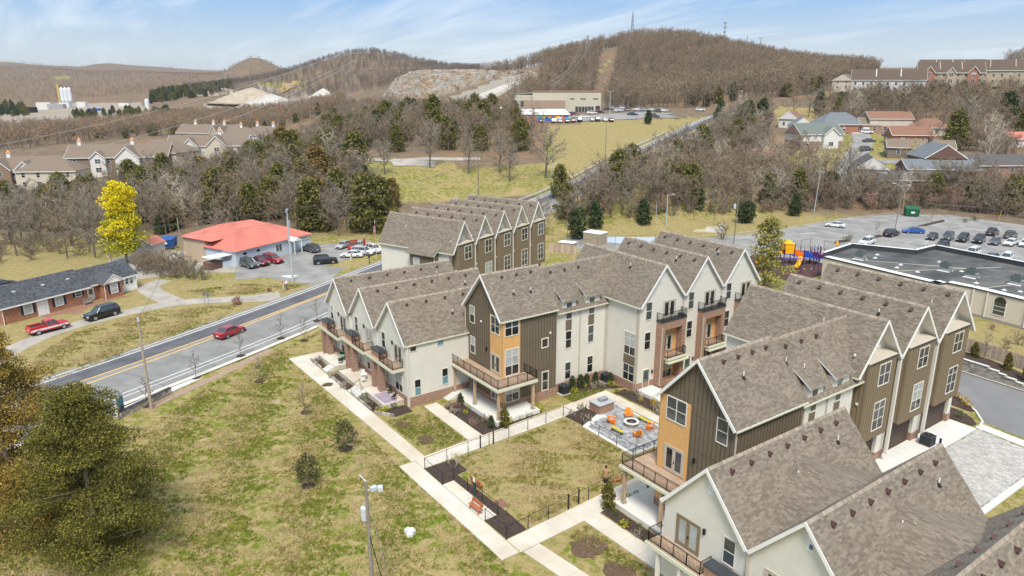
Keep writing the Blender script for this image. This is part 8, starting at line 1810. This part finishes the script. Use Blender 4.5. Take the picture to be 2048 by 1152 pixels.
# lawn and street saplings in their mulch rings
sap = [bare_meshes(401+i, 3.6, .30, .035, 7, 1, twig_grey, bark, .3, .010, 4, 4) for i in range(3)]; evs = [leafy_meshes(411+i, 2.9, 1.0, 1100, .10, mat('holly_leaf',(.050,.055,.018),.9,.2,2,island=.4,col2=(.11,.10,.035)), bark, 'ball', 26, .28, .04, .9) for i in range(2)]
for i, (px, py, r_, k, lb) in enumerate(((617,972,.62,'e','small leafy holly tree in a mulch ring, nearest on the lawn'),(691,898,.72,'e','small holly tree in a mulch ring by the walk'),(612,825,.62,'s','bare sapling in a mulch ring in the middle of the lawn'),(520,762,.66,'s','bare sapling in a mulch ring at the far end of the lawn'))):
    x, y = gp(px, py); disc('mulch_ring', x, y, r_, mulch, .05, 90+i, jit=.06, chips=50); put(evs[i % 2] if k == 'e' else sap[i % 3], 'sapling', lb, 'sapling', (x,y,0), 1.05 if k == 'e' else 1.1, group='saplings on the lawn')
for i, (px, py) in enumerate(((482,712),(562,677),(608,681),(634,642),(392,756),(295,812))):
    x, y = gp(px, py); disc('mulch_ring', x, y, .6, mulch, .04, 60+i, jit=.08, chips=30); put(sap[i % 3], 'sapling', ['bare street sapling opposite the red sedan','bare street sapling between red sedan and the terrace','bare street sapling nearest the cream terrace on the lawn side','bare street sapling beside the first cream gable','bare street sapling above the eroded soil','bare street sapling behind the bare wooden pole'][i], 'sapling', (x,y,0), 1.15, group='saplings along the street')
for px, py, h, lb in ((1753,305*0+474,4.5,'bare young tree in the car park island beside the white SUV'),(1445,478,5,'bare multi stemmed tree beside the greenish pole'),(1863,440,4,'bare young tree in the car park island')):
    x, y = gp(px, py); put(BARE['bush'][1] if h == 5 else sap[0], 'bare_tree', lb, 'tree', (x,y,0), h/4.5 if h == 5 else h/3.6)
x, y = gp(1966,725,1.4); put(sap[1], 'sapling', 'pale bare sapling in the planted bed above the lane wall', 'sapling', (-35.3,98.9,1.4), 1.25)
x, y = gp(905,925); put(bare_meshes(420, 2.6, .34, .03, 8, 3, twig_gold, bark_pale, .3, .011, 4, 5), 'sapling', 'pale multi stemmed sapling in the corner bed of the dog run', 'sapling', (-53.9,31.2,0), 1.0)
# garden shrubs
conif = leafy_meshes(431, 1.5, .45, 1100, .075, leaf_dark, bark, 'cone', 40, .04, .03, .8, False, .5); cyp = leafy_meshes(432, 2.3, .42, 2200, .085, leaf_cypress, bark, 'column', 60, .03, .03, .9, False, .4); shr = [leafy_meshes(433+i, .55, .34, 150, .065, m, bark, 'ball', 14, .1, .02, .8, False) for i, m in enumerate((leaf_shrub, leaf_gold, leaf_olive))]
dry = [bare_meshes(440+i, 1.0, .55, .015, 12, 6, m, bark, .05, .010, 3, 4, 1.0) for i, m in enumerate((twig_pale, twig_rose))]
CN = 'small conifers by the white link house'
for i, (x, y) in enumerate(((-61.0,52.1),(-60.9,53.3),(-60.95,54.3),(-60.9,55.7),(-59.7,57.05))): put(conif, 'conifer', 'small dark conifer in the bed against the white link house', 'shrub', (x,y,.05), rr_.uniform(.95,1.15), group=CN)
put(cyp, 'cypress', 'golden green columnar cypress at the porch corner of the far corner house', 'shrub', (-57.75,39.9,.05), 1.0); put(cyp, 'cypress', 'golden green columnar cypress beside the path at the nearer corner house', 'shrub', (-40.0,38.6,.05), 1.1)
put(conif, 'conifer', 'dark round conifer by the porch steps of the far corner house', 'shrub', (-65.2,38.9,.05), .95); put(conif, 'conifer', 'dark conifer beside the golden cypress', 'shrub', (-58.5,38.7,.05), .9)
for i, (x, y, lb) in enumerate(((-36.5,99.2,'green cone conifer in the bed above the lane wall, left one'),(-32.4,98.6,'green cone conifer in the bed above the lane wall, middle one'),(-29.9,97.6,'green cone conifer in the bed above the lane wall, right one'))): put(cyp, 'conifer', lb, 'shrub', (x,y,1.2), .95, group='conifers above the lane wall')
for bi, (b, n, ks) in enumerate(((BEDS[0],15,(0,2,3,4)),(BEDS[3],13,(1,1,0,3)),(BEDS[4],13,(0,0,2,3)),(BEDS[5],5,(0,2)),(BEDS[2],6,(2,3)),(BEDS[6],3,(3,)),(BEDS[7],4,(3,)),(BEDS[9],3,(3,)),(BEDS[8],2,(3,)),(BEDS[10],6,(0,0,2)))):
    wh = ('in the porch bed of the far corner house','in the bed beside the patio','in the bed beside the nearer corner house','along the porch of the nearer corner house','in front of the white link house','in the bed by the grill','in the middle garden bed','in the last garden bed','in the first garden bed','below the patterned rug')[bi]
    for q in sample(b, n, .55, 500+bi):
        k = rr_.choice(ks); mm = shr[k] if k < 3 else dry[k-3]; put(mm, 'shrub', '%s shrub %s' % (('leafy green','golden yellow','olive green','dry straw coloured','reddish dry')[k], wh), 'shrub', (q[0],q[1],.05), rr_.uniform(.7,1.15), group='garden shrubs '+wh)
put(proto('redbush', lambda: leafy_meshes(450, 1.3, .8, 500, .10, mat('red_leaf',(.17,.05,.035),.9,.2,2,island=.4,col2=(.25,.11,.07)), bark, 'ball', 26, .1, .03, .8, False)), 'shrub', 'reddish bush on the verge beside the gravel drive', 'shrub', (*gp(474,609),0), .95)
put(PR_['redbush'], 'shrub', 'small dark red bush on the grass near the mailbox', 'shrub', (*gp(539,583),0), .5)
for i, (px, py, s) in enumerate(((1930,445,.9),(1945,440,1.0),(1952,442,.8),(1690,482,.9),(1700,478,.8))): put(shr[0], 'shrub', 'small green shrub in a car park planting island', 'shrub', (*gp(px,py),.1), 2.0*s, group='car park shrubs')
for i, (x, y) in enumerate(((-30.6,82.3),(-31.2,85.9),(-31.9,86.6),(-32.9,87.4))): put(shr[1 if i else 0], 'shrub', 'yellow tufted plant in the kerb bed at the lane' if i else 'green tuft in the kerb bed by the end garage house', 'shrub', (x,y,.1), 1.2, group='kerb bed plants' if i else None)
for i, (px, py, s) in enumerate(((1915,668,2.4),(2010,700,2.2),(2040,690,2.6),(1985,660,1.4))): put(BARE['bush'][i % 3], 'bare_bush', 'bare brush on the grass behind the tan board fence', 'bush', (*gp(px,py),0), s/4.5, group='brush behind the board fence')
# ---------------------------------------------------------------- woods nobody could count: hill and valley forests
def scatter(name, protos, pts, scl, kind='stuff'):
    col = bpy.data.collections.new(name+'_kinds')
    for i, me in enumerate(protos): o = bpy.data.objects.new(name+'_kind', me); col.objects.link(o)
    me = bpy.data.meshes.new(name); me.from_pydata(pts, [], [])
    a = me.attributes.new('scl', 'FLOAT', 'POINT'); a.data.foreach_set('value', scl); r = me.attributes.new('rotz', 'FLOAT', 'POINT'); r.data.foreach_set('value', [rr_.uniform(0,6.28) for _ in pts])
    o = bpy.data.objects.new(name, me); COL.objects.link(o); o['kind'] = kind
    ng = bpy.data.node_groups.new(name, 'GeometryNodeTree'); ng.interface.new_socket('Geometry', in_out='INPUT', socket_type='NodeSocketGeometry'); ng.interface.new_socket('Geometry', in_out='OUTPUT', socket_type='NodeSocketGeometry')
    N = ng.nodes.new; L = ng.links.new; gi = N('NodeGroupInput'); go = N('NodeGroupOutput'); ip = N('GeometryNodeInstanceOnPoints'); ci = N('GeometryNodeCollectionInfo'); ci.inputs['Collection'].default_value = col; ci.inputs['Separate Children'].default_value = True; ci.inputs['Reset Children'].default_value = True
    ip.inputs['Pick Instance'].default_value = True; na = N('GeometryNodeInputNamedAttribute'); na.data_type = 'FLOAT'; na.inputs['Name'].default_value = 'scl'; nr = N('GeometryNodeInputNamedAttribute'); nr.data_type = 'FLOAT'; nr.inputs['Name'].default_value = 'rotz'; cx = N('ShaderNodeCombineXYZ'); cs = N('ShaderNodeCombineXYZ')
    L(gi.outputs[0], ip.inputs['Points']); L(ci.outputs[0], ip.inputs['Instance']); L(nr.outputs['Attribute'], cx.inputs[2]); L(cx.outputs[0], ip.inputs['Rotation'])
    for i in range(3): L(na.outputs['Attribute'], cs.inputs[i])
    L(cs.outputs[0], ip.inputs['Scale']); L(ip.outputs[0], go.inputs[0]); md = o.modifiers.new('scatter', 'NODES'); md.node_group = ng
    return o
def merged(tr, cr):
    bm = bmesh.new(); bm.from_mesh(tr); n = len(bm.faces); bm.from_mesh(cr); 
    me = bpy.data.meshes.new('forest_tree'); 
    for i, f in enumerate(bm.faces): f.material_index = 0 if i < n else 1
    bm.to_mesh(me); bm.free(); me.materials.append(tr.materials[0]); me.materials.append(cr.materials[0]); return me
hill_tw = mat('hill_twigs', (.25,.185,.128), 1, .25, .02, island=.25, col2=(.31,.24,.17)); valley_tw = mat('valley_twigs', (.42,.26,.15), 1, .25, .004, island=.2, col2=(.34,.24,.165))
fk = [merged(*bare_meshes(600+i, 12, .40, .2, 8, 1, hill_tw, bark, .2, .06, 5, 5)) for i in range(3)]
fv = [merged(*bare_meshes(610+i, 12, .44, .25, 7, 1, valley_tw, bark, .15, .14, 4, 5)) for i in range(2)]
fd = [merged(*bare_meshes(606+i, 12, .40, .2, 8, 1, mat('dark_grey_twigs', (.18,.145,.118), 1, .25, .02, island=.25, col2=(.225,.18,.15)), bark, .2, .06, 5, 5)) for i in range(2)]  # darker, greyer twig colour for the dark hill
fc = [merged(*leafy_meshes(620+i, 9, 2.6, 700, .55, leaf_cedar if i else leaf_dark)) for i in range(2)]
def fill(poly, n, seed, smin, smax, not_in=(), avoid=()):
    P = np.array(poly); rs = np.random.RandomState(seed); lo, hi = P.min(0), P.max(0); Q = rs.uniform(lo, hi, (n*6, 2)); k = in_poly(Q[:,0], Q[:,1], poly)
    for q in not_in: k &= ~in_poly(Q[:,0], Q[:,1], q)
    for a in avoid: k &= ((Q[:,0]-a[0])**2+(Q[:,1]-a[1])**2) > a[2]**2
    Q = Q[k][:n]; z = hz(Q[:,0], Q[:,1]); return [(float(a),float(b),float(c)-.2) for (a,b), c in zip(Q, z)], rs.uniform(smin, smax, len(Q)).tolist()
def W_(*pd): return [at_dist(*p)[:2] for p in pd]
strip = W_((1165,200,380),(1205,200,380),(1238,130,860),(1205,130,860))
mound = W_((740,200,560),(930,210,540),(1085,150,640),(1085,140,860),(760,140,820))
hillP = W_((1000,200,600),(1130,200,480),(1230,200,385),(1330,200,385),(1450,200,395),(1560,200,430),(1680,180,470),(1760,150,640),(1720,140,900),(1500,110,1000),(1300,80,1000),(1100,120,950),(960,140,900),(960,170,700))
p, s = fill(hillP, 5600, 1, .55, 1.5, (strip, mound)); scatter('hillside_forest', fk, p, s)
p, s = fill(hillP, 420, 2, .7, 1.1, (strip, mound)); cc = [(q, t) for q, t in zip(p, s) if math.sin(q[0]*.021)+math.sin(q[1]*.017+1) > .35]; scatter('hillside_cedars', fc, [q for q, t in cc], [t for q, t in cc])
leftP = W_((380,160,1250),(640,190,1050),(740,200,900),(860,160,900),(960,150,1100),(960,140,2000),(360,140,2200))
p, s = fill(leftP, 5600, 3, .7, 1.1, (mound,)); scatter('dark_hill_forest', fd, p, s)
v1 = W_((-150,300,420),(300,270,500),(620,250,520),(690,222,560),(690,210,780),(420,225,900),(0,262,800),(-150,262,800)); p, s = fill(v1, 2100, 4, .8, 1.2, ROCKS, BUILT); scatter('valley_wood', fk+fv[:1], p, s)
p, s = fill(v1, 170, 14, .7, 1.0, ROCKS, BUILT); scatter('valley_cedars', fc, p, s)
mid = W_((640,250,440),(700,235,420),(1060,232,390),(1030,205,540),(760,215,560),(690,222,560)); p, s = fill(mid, 1000, 5, .45, .8, (mound,), BUILT); scatter('woodland_below_rubble_hill', fk, p, s)
v2 = W_((-250,200,1300),(300,185,1500),(480,180,1500),(620,160,1900),(620,150,4200),(-250,145,4200)); p, s = fill(v2, 9500, 6, .5, .85, ROCKS+FIELDS); scatter('plain_forest', fv, p, s)
v3 = W_((300,205,1150),(470,190,1300),(460,170,1600),(300,178,1500)); p, s = fill(v3, 330, 7, .7, 1.3); scatter('quarry_cedars', fc, p, s)
v4 = W_((150,238,900),(340,232,900),(350,222,1020),(140,226,1000)); p, s = fill(v4, 60, 17, .7, 1.2); scatter('quarry_belt_cedars', fc, p, s); v5 = W_((-60,225,1000),(60,222,1000),(40,200,1300),(-60,200,1300)); p, s = fill(v5, 90, 18, .8, 1.3); scatter('quarry_belt_cedars', fc, p, s); v6 = W_((300,232,820),(560,222,850),(560,212,930),(300,222,930)); p, s = fill(v6, 110, 19, .6, 1.1); scatter('quarry_belt_cedars', fc+fk[:1], p, s)
r1 = W_((1690,215,345),(2250,230,340),(2250,200,392),(1690,200,392)); p, s = fill(r1, 420, 8, .6, .95, FIELDS[2:], BUILT); scatter('wood_below_terraces', fk, p, s)
p, s = fill(r1, 60, 9, .6, .9, FIELDS[2:], BUILT); scatter('cedars_below_terraces', fc, p, s)
WZ = PX((1130,440),(1235,430),(1330,425),(1480,416),(1640,414),(1850,412),(2047,426),(2047,345),(1850,345),(1700,340),(1560,322),(1500,262),(1440,258),(1330,330),(1230,392),(1150,420))
p, s = fill(WZ, 620, 20, .45, .85, FIELDS[2:], BUILT+ROADAV); scatter('thicket_understory', fk+[merged(*BARE['bush'][0])], p, s)
WY = PX((0,462),(150,462),(330,470),(420,452),(640,468),(780,455),(760,400),(690,340),(560,332),(300,376),(100,430),(0,435)); p, s = fill(WY, 620, 21, .45, .85, (), BUILT+ROADAV); scatter('wood_understory', fk, p, s); p, s = fill(WY, 110, 31, .4, .75, (), BUILT+ROADAV); scatter('wood_low_cedars', fc, p, s)
WX = PX((690,303),(960,312),(1085,318),(1085,262),(900,240),(700,235),(630,262),(560,300),(640,318)); p, s = fill(WX, 900, 22, .5, .95, (), BUILT); scatter('slope_understory', fk, p, s); p, s = fill(WX, 130, 32, .4, .8, (), BUILT); scatter('slope_cedars', fc, p, s)
WV = PX((1440,258),(1500,228),(1700,226),(2047,238),(2047,330),(1960,330),(1800,300),(1560,262)); p, s = fill(WV, 240, 23, .5, .9, FIELDS[2:], BUILT); scatter('garden_trees_understory', fk, p, s)
r2 = W_((2010,140,560),(2300,120,560),(2300,110,800),(2010,120,800)); p, s = fill(r2, 160, 10, .9, 1.3); scatter('skyline_wood', fk, p, s)
fl = W_((420,150,5200),(-400,150,5000),(-400,140,9000),(800,140,9000),(800,150,4500))
p, s = fill(fl, 5200, 11, .8, 1.4); scatter('far_ridge_forest', fv, p, s)
tuft = []
for i, (c1_, c2_) in enumerate((((.085,.125,.010),(.16,.20,.02)),((.15,.145,.022),(.25,.22,.05)),((.40,.31,.16),(.52,.41,.23)))):
    rs = np.random.RandomState(700+i); mb = MB()
    for k in range(11): a = rs.uniform(0,6.28); r_ = rs.uniform(0,.16); x, y = r_*math.cos(a), r_*math.sin(a); d = rs.normal(size=2)*.05; mb.add([(x-.022,y,0),(x+.022,y,0),(x+d[0],y+d[1],rs.uniform(.05,.12))],[(0,1,2)])
    tuft.append(mb.mesh('grass_tuft', mat('grass_blade_%d' % i, c1_, 1, .2, 1, island=.3, col2=c2_)))
def turf(name, poly, ns, seed, thr=(.35,.0,.2)):
    for i, n in enumerate(ns):
        p, s = fill(poly, int(n*2.2), seed+i, .6, 1.5); q_ = [k for k, (a, b, c) in enumerate(p) if (math.sin(a*.9+i*2)+math.sin(b*.8+a*.35+i)+math.sin((a-b)*1.7+i*4)*.7) > thr[i]][:n]
        if q_: scatter(('green_grass','olive_grass','straw_grass')[i], [tuft[i]], [(p[k][0],p[k][1],p[k][2]+.2) for k in q_], [s[k] for k in q_])
turf('lawn', [gp(*p) for p in ((300,850),(430,765),(560,700),(655,655),(575,716),(800,935),(1005,1125),(1040,1170),(1040,1260),(250,1260),(-100,1180),(120,900))], (9500,13000,18000), 800)
turf('run', [(-55,32.2),(-55.4,46.5),(-43,46.8),(-42,31.3)], (300,2600,4200), 830)
turf('plot', [(-66.5,30.2),(-57.5,30.3),(-57.8,35.0),(-66.0,35.1)], (700,700,500), 840, (-1,-1,-1)); turf('plot', [(-39,33.2),(-30,34.2),(-30,35.6),(-39.3,35.5)], (250,300,300), 843, (-1,-1,-1)); turf('plot', [(-60.4,50),(-60.6,52),(-59.9,54),(-58.8,56),(-58.2,50)], (500,300,100), 846, (-1,-1,-1))
turf('verge', [gp(*p) for p in ((-40,800),(90,700),(150,665),(300,622),(480,608),(440,640),(300,690),(150,745),(-40,830))], (600,4200,7000), 850); turf('verge', [gp(*p) for p in ((350,585),(480,568),(620,568),(560,585),(430,592))], (250,1200,1800), 855)
# ---------------------------------------------------------------- person and dog
def skin_mesh(name, chain, m, sub=2):
    """chain: list of (point, radius, parent index)"""
    me = bpy.data.meshes.new(name); me.from_pydata([c[0] for c in chain], [(c[2], i) for i, c in enumerate(chain) if c[2] is not None], [])
    o = bpy.data.objects.new(name, me); COL.objects.link(o); sk = o.modifiers.new('s', 'SKIN'); su = o.modifiers.new('u', 'SUBSURF'); su.levels = sub; su.render_levels = sub
    for i, c in enumerate(chain): v = me.skin_vertices[0].data[i]; v.radius = c[1] if isinstance(c[1], tuple) else (c[1], c[1]); v.use_root = (i == 0)
    dg = bpy.context.evaluated_depsgraph_get(); r = bpy.data.meshes.new_from_object(o.evaluated_get(dg)); bpy.data.objects.remove(o); r.materials.clear(); r.materials.append(m)
    r.polygons.foreach_set('use_smooth', [True]*len(r.polygons)); return r
skin_m = mat('skin', (.45,.27,.19), .6); coat_m = mat('camel_coat', (.40,.235,.125), .9, .08); hair_m = mat('dark_hair', (.02,.014,.012), .7); boot_m = mat('black_boot', (.012,.012,.013), .6); dog_m = mat('red_fur', (.42,.17,.08), .95, .2, 8)
x, y = gp(1211,967); pe = thing('person', 'person in a long camel coat and black boots standing in the dog run', 'person', (x,y,h1(x,y)+.02), HEAD-R(25)); BASE[pe.name] = (0,0,0)
ch_ = [((0,0,.98),(.15,.11),None),((0,0,1.18),(.145,.105),0),((0,.0,1.38),(.17,.11),1),((0,.0,1.50),(.09,.07),2),((0,.01,1.57),(.05,.05),3),((0,.03,1.64),(.085,.10),4),((0,.03,1.74),(.07,.085),5),
 ((-.18,0,1.44),.06,2),((-.25,-.02,1.18),.048,7),((-.24,.10,.94),.036,8),((-.23,.14,.86),.035,9),((.18,0,1.44),.06,2),((.25,.03,1.18),.048,11),((.26,.25,1.14),.036,12),((.25,.33,1.16),.034,13),
 ((-.09,0,.90),.085,0),((-.10,.02,.50),.062,15),((-.10,-.03,.10),.045,16),((-.10,.10,.05),.04,17),((.09,0,.90),.085,0),((.10,.04,.50),.062,19),((.10,.02,.10),.045,20),((.10,.15,.05),.04,21)]
obj('body', skin_mesh('body', ch_, skin_m), pe)
cb = MB(); cb.loft([[(rx*math.cos(a), ry*math.sin(a)+dy, z) for a in np.linspace(0,2*math.pi,16,endpoint=False)] for z, rx, ry, dy in ((.52,.25,.19,0),(.8,.24,.18,0),(1.05,.215,.155,0),(1.25,.22,.155,0),(1.42,.215,.145,0),(1.50,.13,.10,0),(1.55,.075,.075,0))]); cb.bar((-.20,0,1.43),(-.26,-.02,1.17),.078,8,.066).bar((-.26,-.02,1.17),(-.245,.10,.96),.066,8,.052).bar((.20,0,1.43),(.26,.03,1.17),.078,8,.066).bar((.26,.03,1.17),(.265,.24,1.14),.066,8,.052)
cb.build('coat', coat_m, pe, True); MB().lathe([(.02,-.12),(.09,-.10),(.115,0),(.10,.09),(.04,.135),(.005,.14)], (0,.015,1.71), 14).build('hair', hair_m, pe, True)
bt = MB()
for s, dy in ((-1,0),(1,.05)): bt.bar((s*.10,.02+dy*.4,.52),(s*.10,-.02+dy,.10),.078,8,.058).obox((s*.10,.06+dy,.05),(.05,.14,.05))
bt.build('boots', boot_m, pe)
for s, c in ((-1,(-.23,.14,.86)),(1,(.25,.33,1.16))):
    hb_ = MB()
    for k in range(4): d = (k-1.5)*.018; hb_.bar((c[0]+d,c[1],c[2]),(c[0]+d,c[1]+.055,c[2]-.035),.009,5).bar((c[0]+d,c[1]+.055,c[2]-.035),(c[0]+d,c[1]+.065,c[2]-.075),.008,5)
    hb_.bar((c[0]-s*.03,c[1],c[2]),(c[0]-s*.055,c[1]+.04,c[2]-.02),.010,5); hb_.build('fingers', skin_m, pe)
cup = MB().lathe([(.03,0),(.036,.12)], (.25,.37,1.14), 10); cup.build('white_cup', white, pe)
MB().lathe([(.012,-.012),(.014,0),(.004,.012)], (0,.135,1.655), 6).bar((-.09,.03,1.66),(-.105,.02,1.68),.02,6).bar((.09,.03,1.66),(.105,.02,1.68),.02,6).build('nose_and_ears', skin_m, pe)
x, y = gp(1234,963); dg_ = thing('dog', 'small reddish dog lying on the grass near the fence beside the person', 'dog', (x,y,h1(x,y)+.02), HEAD+R(15)); BASE[dg_.name] = (0,0,0)
dc = [((0,0,.17),(.12,.11),None),((.22,0,.19),(.13,.12),0),((-.24,0,.16),(.12,.11),0),((.34,0,.28),(.075,.075),1),((.44,0,.36),(.08,.08),3),((.54,0,.33),(.045,.04),4),((.30,.10,.09),.045,1),((.46,.12,.04),.032,6),((.30,-.10,.09),.045,1),((.46,-.12,.04),.032,8),((-.26,.13,.09),.06,2),((-.10,.17,.04),.035,10),((-.26,-.13,.09),.06,2),((-.10,-.17,.04),.035,12),((-.40,0,.15),.03,2),((-.55,.10,.10),.02,14)]
obj('body', skin_mesh('dog_body', dc, dog_m), dg_); MB().bar((.43,.06,.42),(.40,.09,.50),.03,5,.008).bar((.43,-.06,.42),(.40,-.09,.50),.03,5,.008).build('ear', dog_m, dg_); MB().obox((.585,0,.335),(.012,.018,.014)).build('nose', rubber, dg_)
# patio furniture of the garden homes
def bistro(label, x, y, m, z=.6, grp='garden tables'):
    t = thing('garden_table', label, 'table', (x,y,z), group=grp); BASE[t.name] = (0,0,0); MB().lathe([(.01,.70),(.42,.70),(.42,.74),(.01,.74)], (0,0,0), 18).build('tabletop', m, t); MB().lathe([(.25,0),(.25,.03),(.04,.06),(.04,.70)], (0,0,0), 12).build('pedestal', m, t)
def gchair(label, x, y, rot, m, z=.6, grp='garden chairs'):
    t = thing('garden_chair', label, 'chair', (x,y,z), rot, group=grp); BASE[t.name] = (0,0,0); MB().box(-.24,.24,-.24,.22,.40,.45).build('seat', m, t)
    MB().loft([[(.27*math.cos(a)*r_, .05+.25*math.sin(a)*r_, zz) for a in np.linspace(0,math.pi,9)] for zz, r_ in ((.44,1),(.85,1.12))], 0, False, False).loft([[(.25*math.cos(a)*r_, .05+.22*math.sin(a)*r_, zz) for a in np.linspace(0,math.pi,9)][::-1] for zz, r_ in ((.44,1),(.85,1.12))], 0, False, False).build('backrest', m, t)
    for sx in (-1,1):
        for sy in (-1,1): MB().bar((sx*.2,sy*.2,0),(sx*.2,sy*.18,.42),.02,5).build('leg', m, t)
gmint = mat('mint_metal', (.20,.36,.25), .5); dkc = mat('dark_wicker', (.05,.042,.038), .8)
bistro('white round table on the middle garden terrace', -77.2, 32.4, white); gchair('white chair behind the white round table', -78.1, 32.7, R(90), white); gchair('white chair in front of the white round table', -76.4, 32.0, R(-80), white)
bistro('mint green round table on the first garden terrace', -84.5, 32.6, gmint); gchair('dark chair behind the mint green table', -85.2, 33.0, R(80), dkc); gchair('dark chair in front of the mint green table', -83.8, 32.1, R(-90), dkc)
gchair('dark wicker chair on the patterned rug by the wall', -71.6, 33.1, 0, dkc); gchair('dark wicker chair on the patterned rug by the corner downpipe', -69.8, 32.8, R(-50), dkc)
hr = MB().path([(-75.6,30.0,.05),(-75.6,30.0,.95),(-75.6,31.2,1.5),(-75.6,31.2,.6)], .03, 6).build('handrail', black_metal); tag(hr, 'black handrail beside the steps of the last garden terrace', 'handrail')
# ---------------------------------------------------------------- the air: pale haze between the viewer and the far hills
hm = bpy.data.materials.new('haze'); hm.use_nodes = True; nt = hm.node_tree; nt.nodes.clear(); o_ = nt.nodes.new('ShaderNodeOutputMaterial'); pv = nt.nodes.new('ShaderNodeVolumePrincipled')
pv.inputs['Color'].default_value = (.78,.86,.96,1); pv.inputs['Density'].default_value = 0.000045; pv.inputs['Anisotropy'].default_value = 0.2; nt.links.new(pv.outputs[0], o_.inputs['Volume'])
hb_ = MB().box(-14500,14500,-14500,14500,-140,235).build('haze', hm); hb_['kind'] = 'stuff'
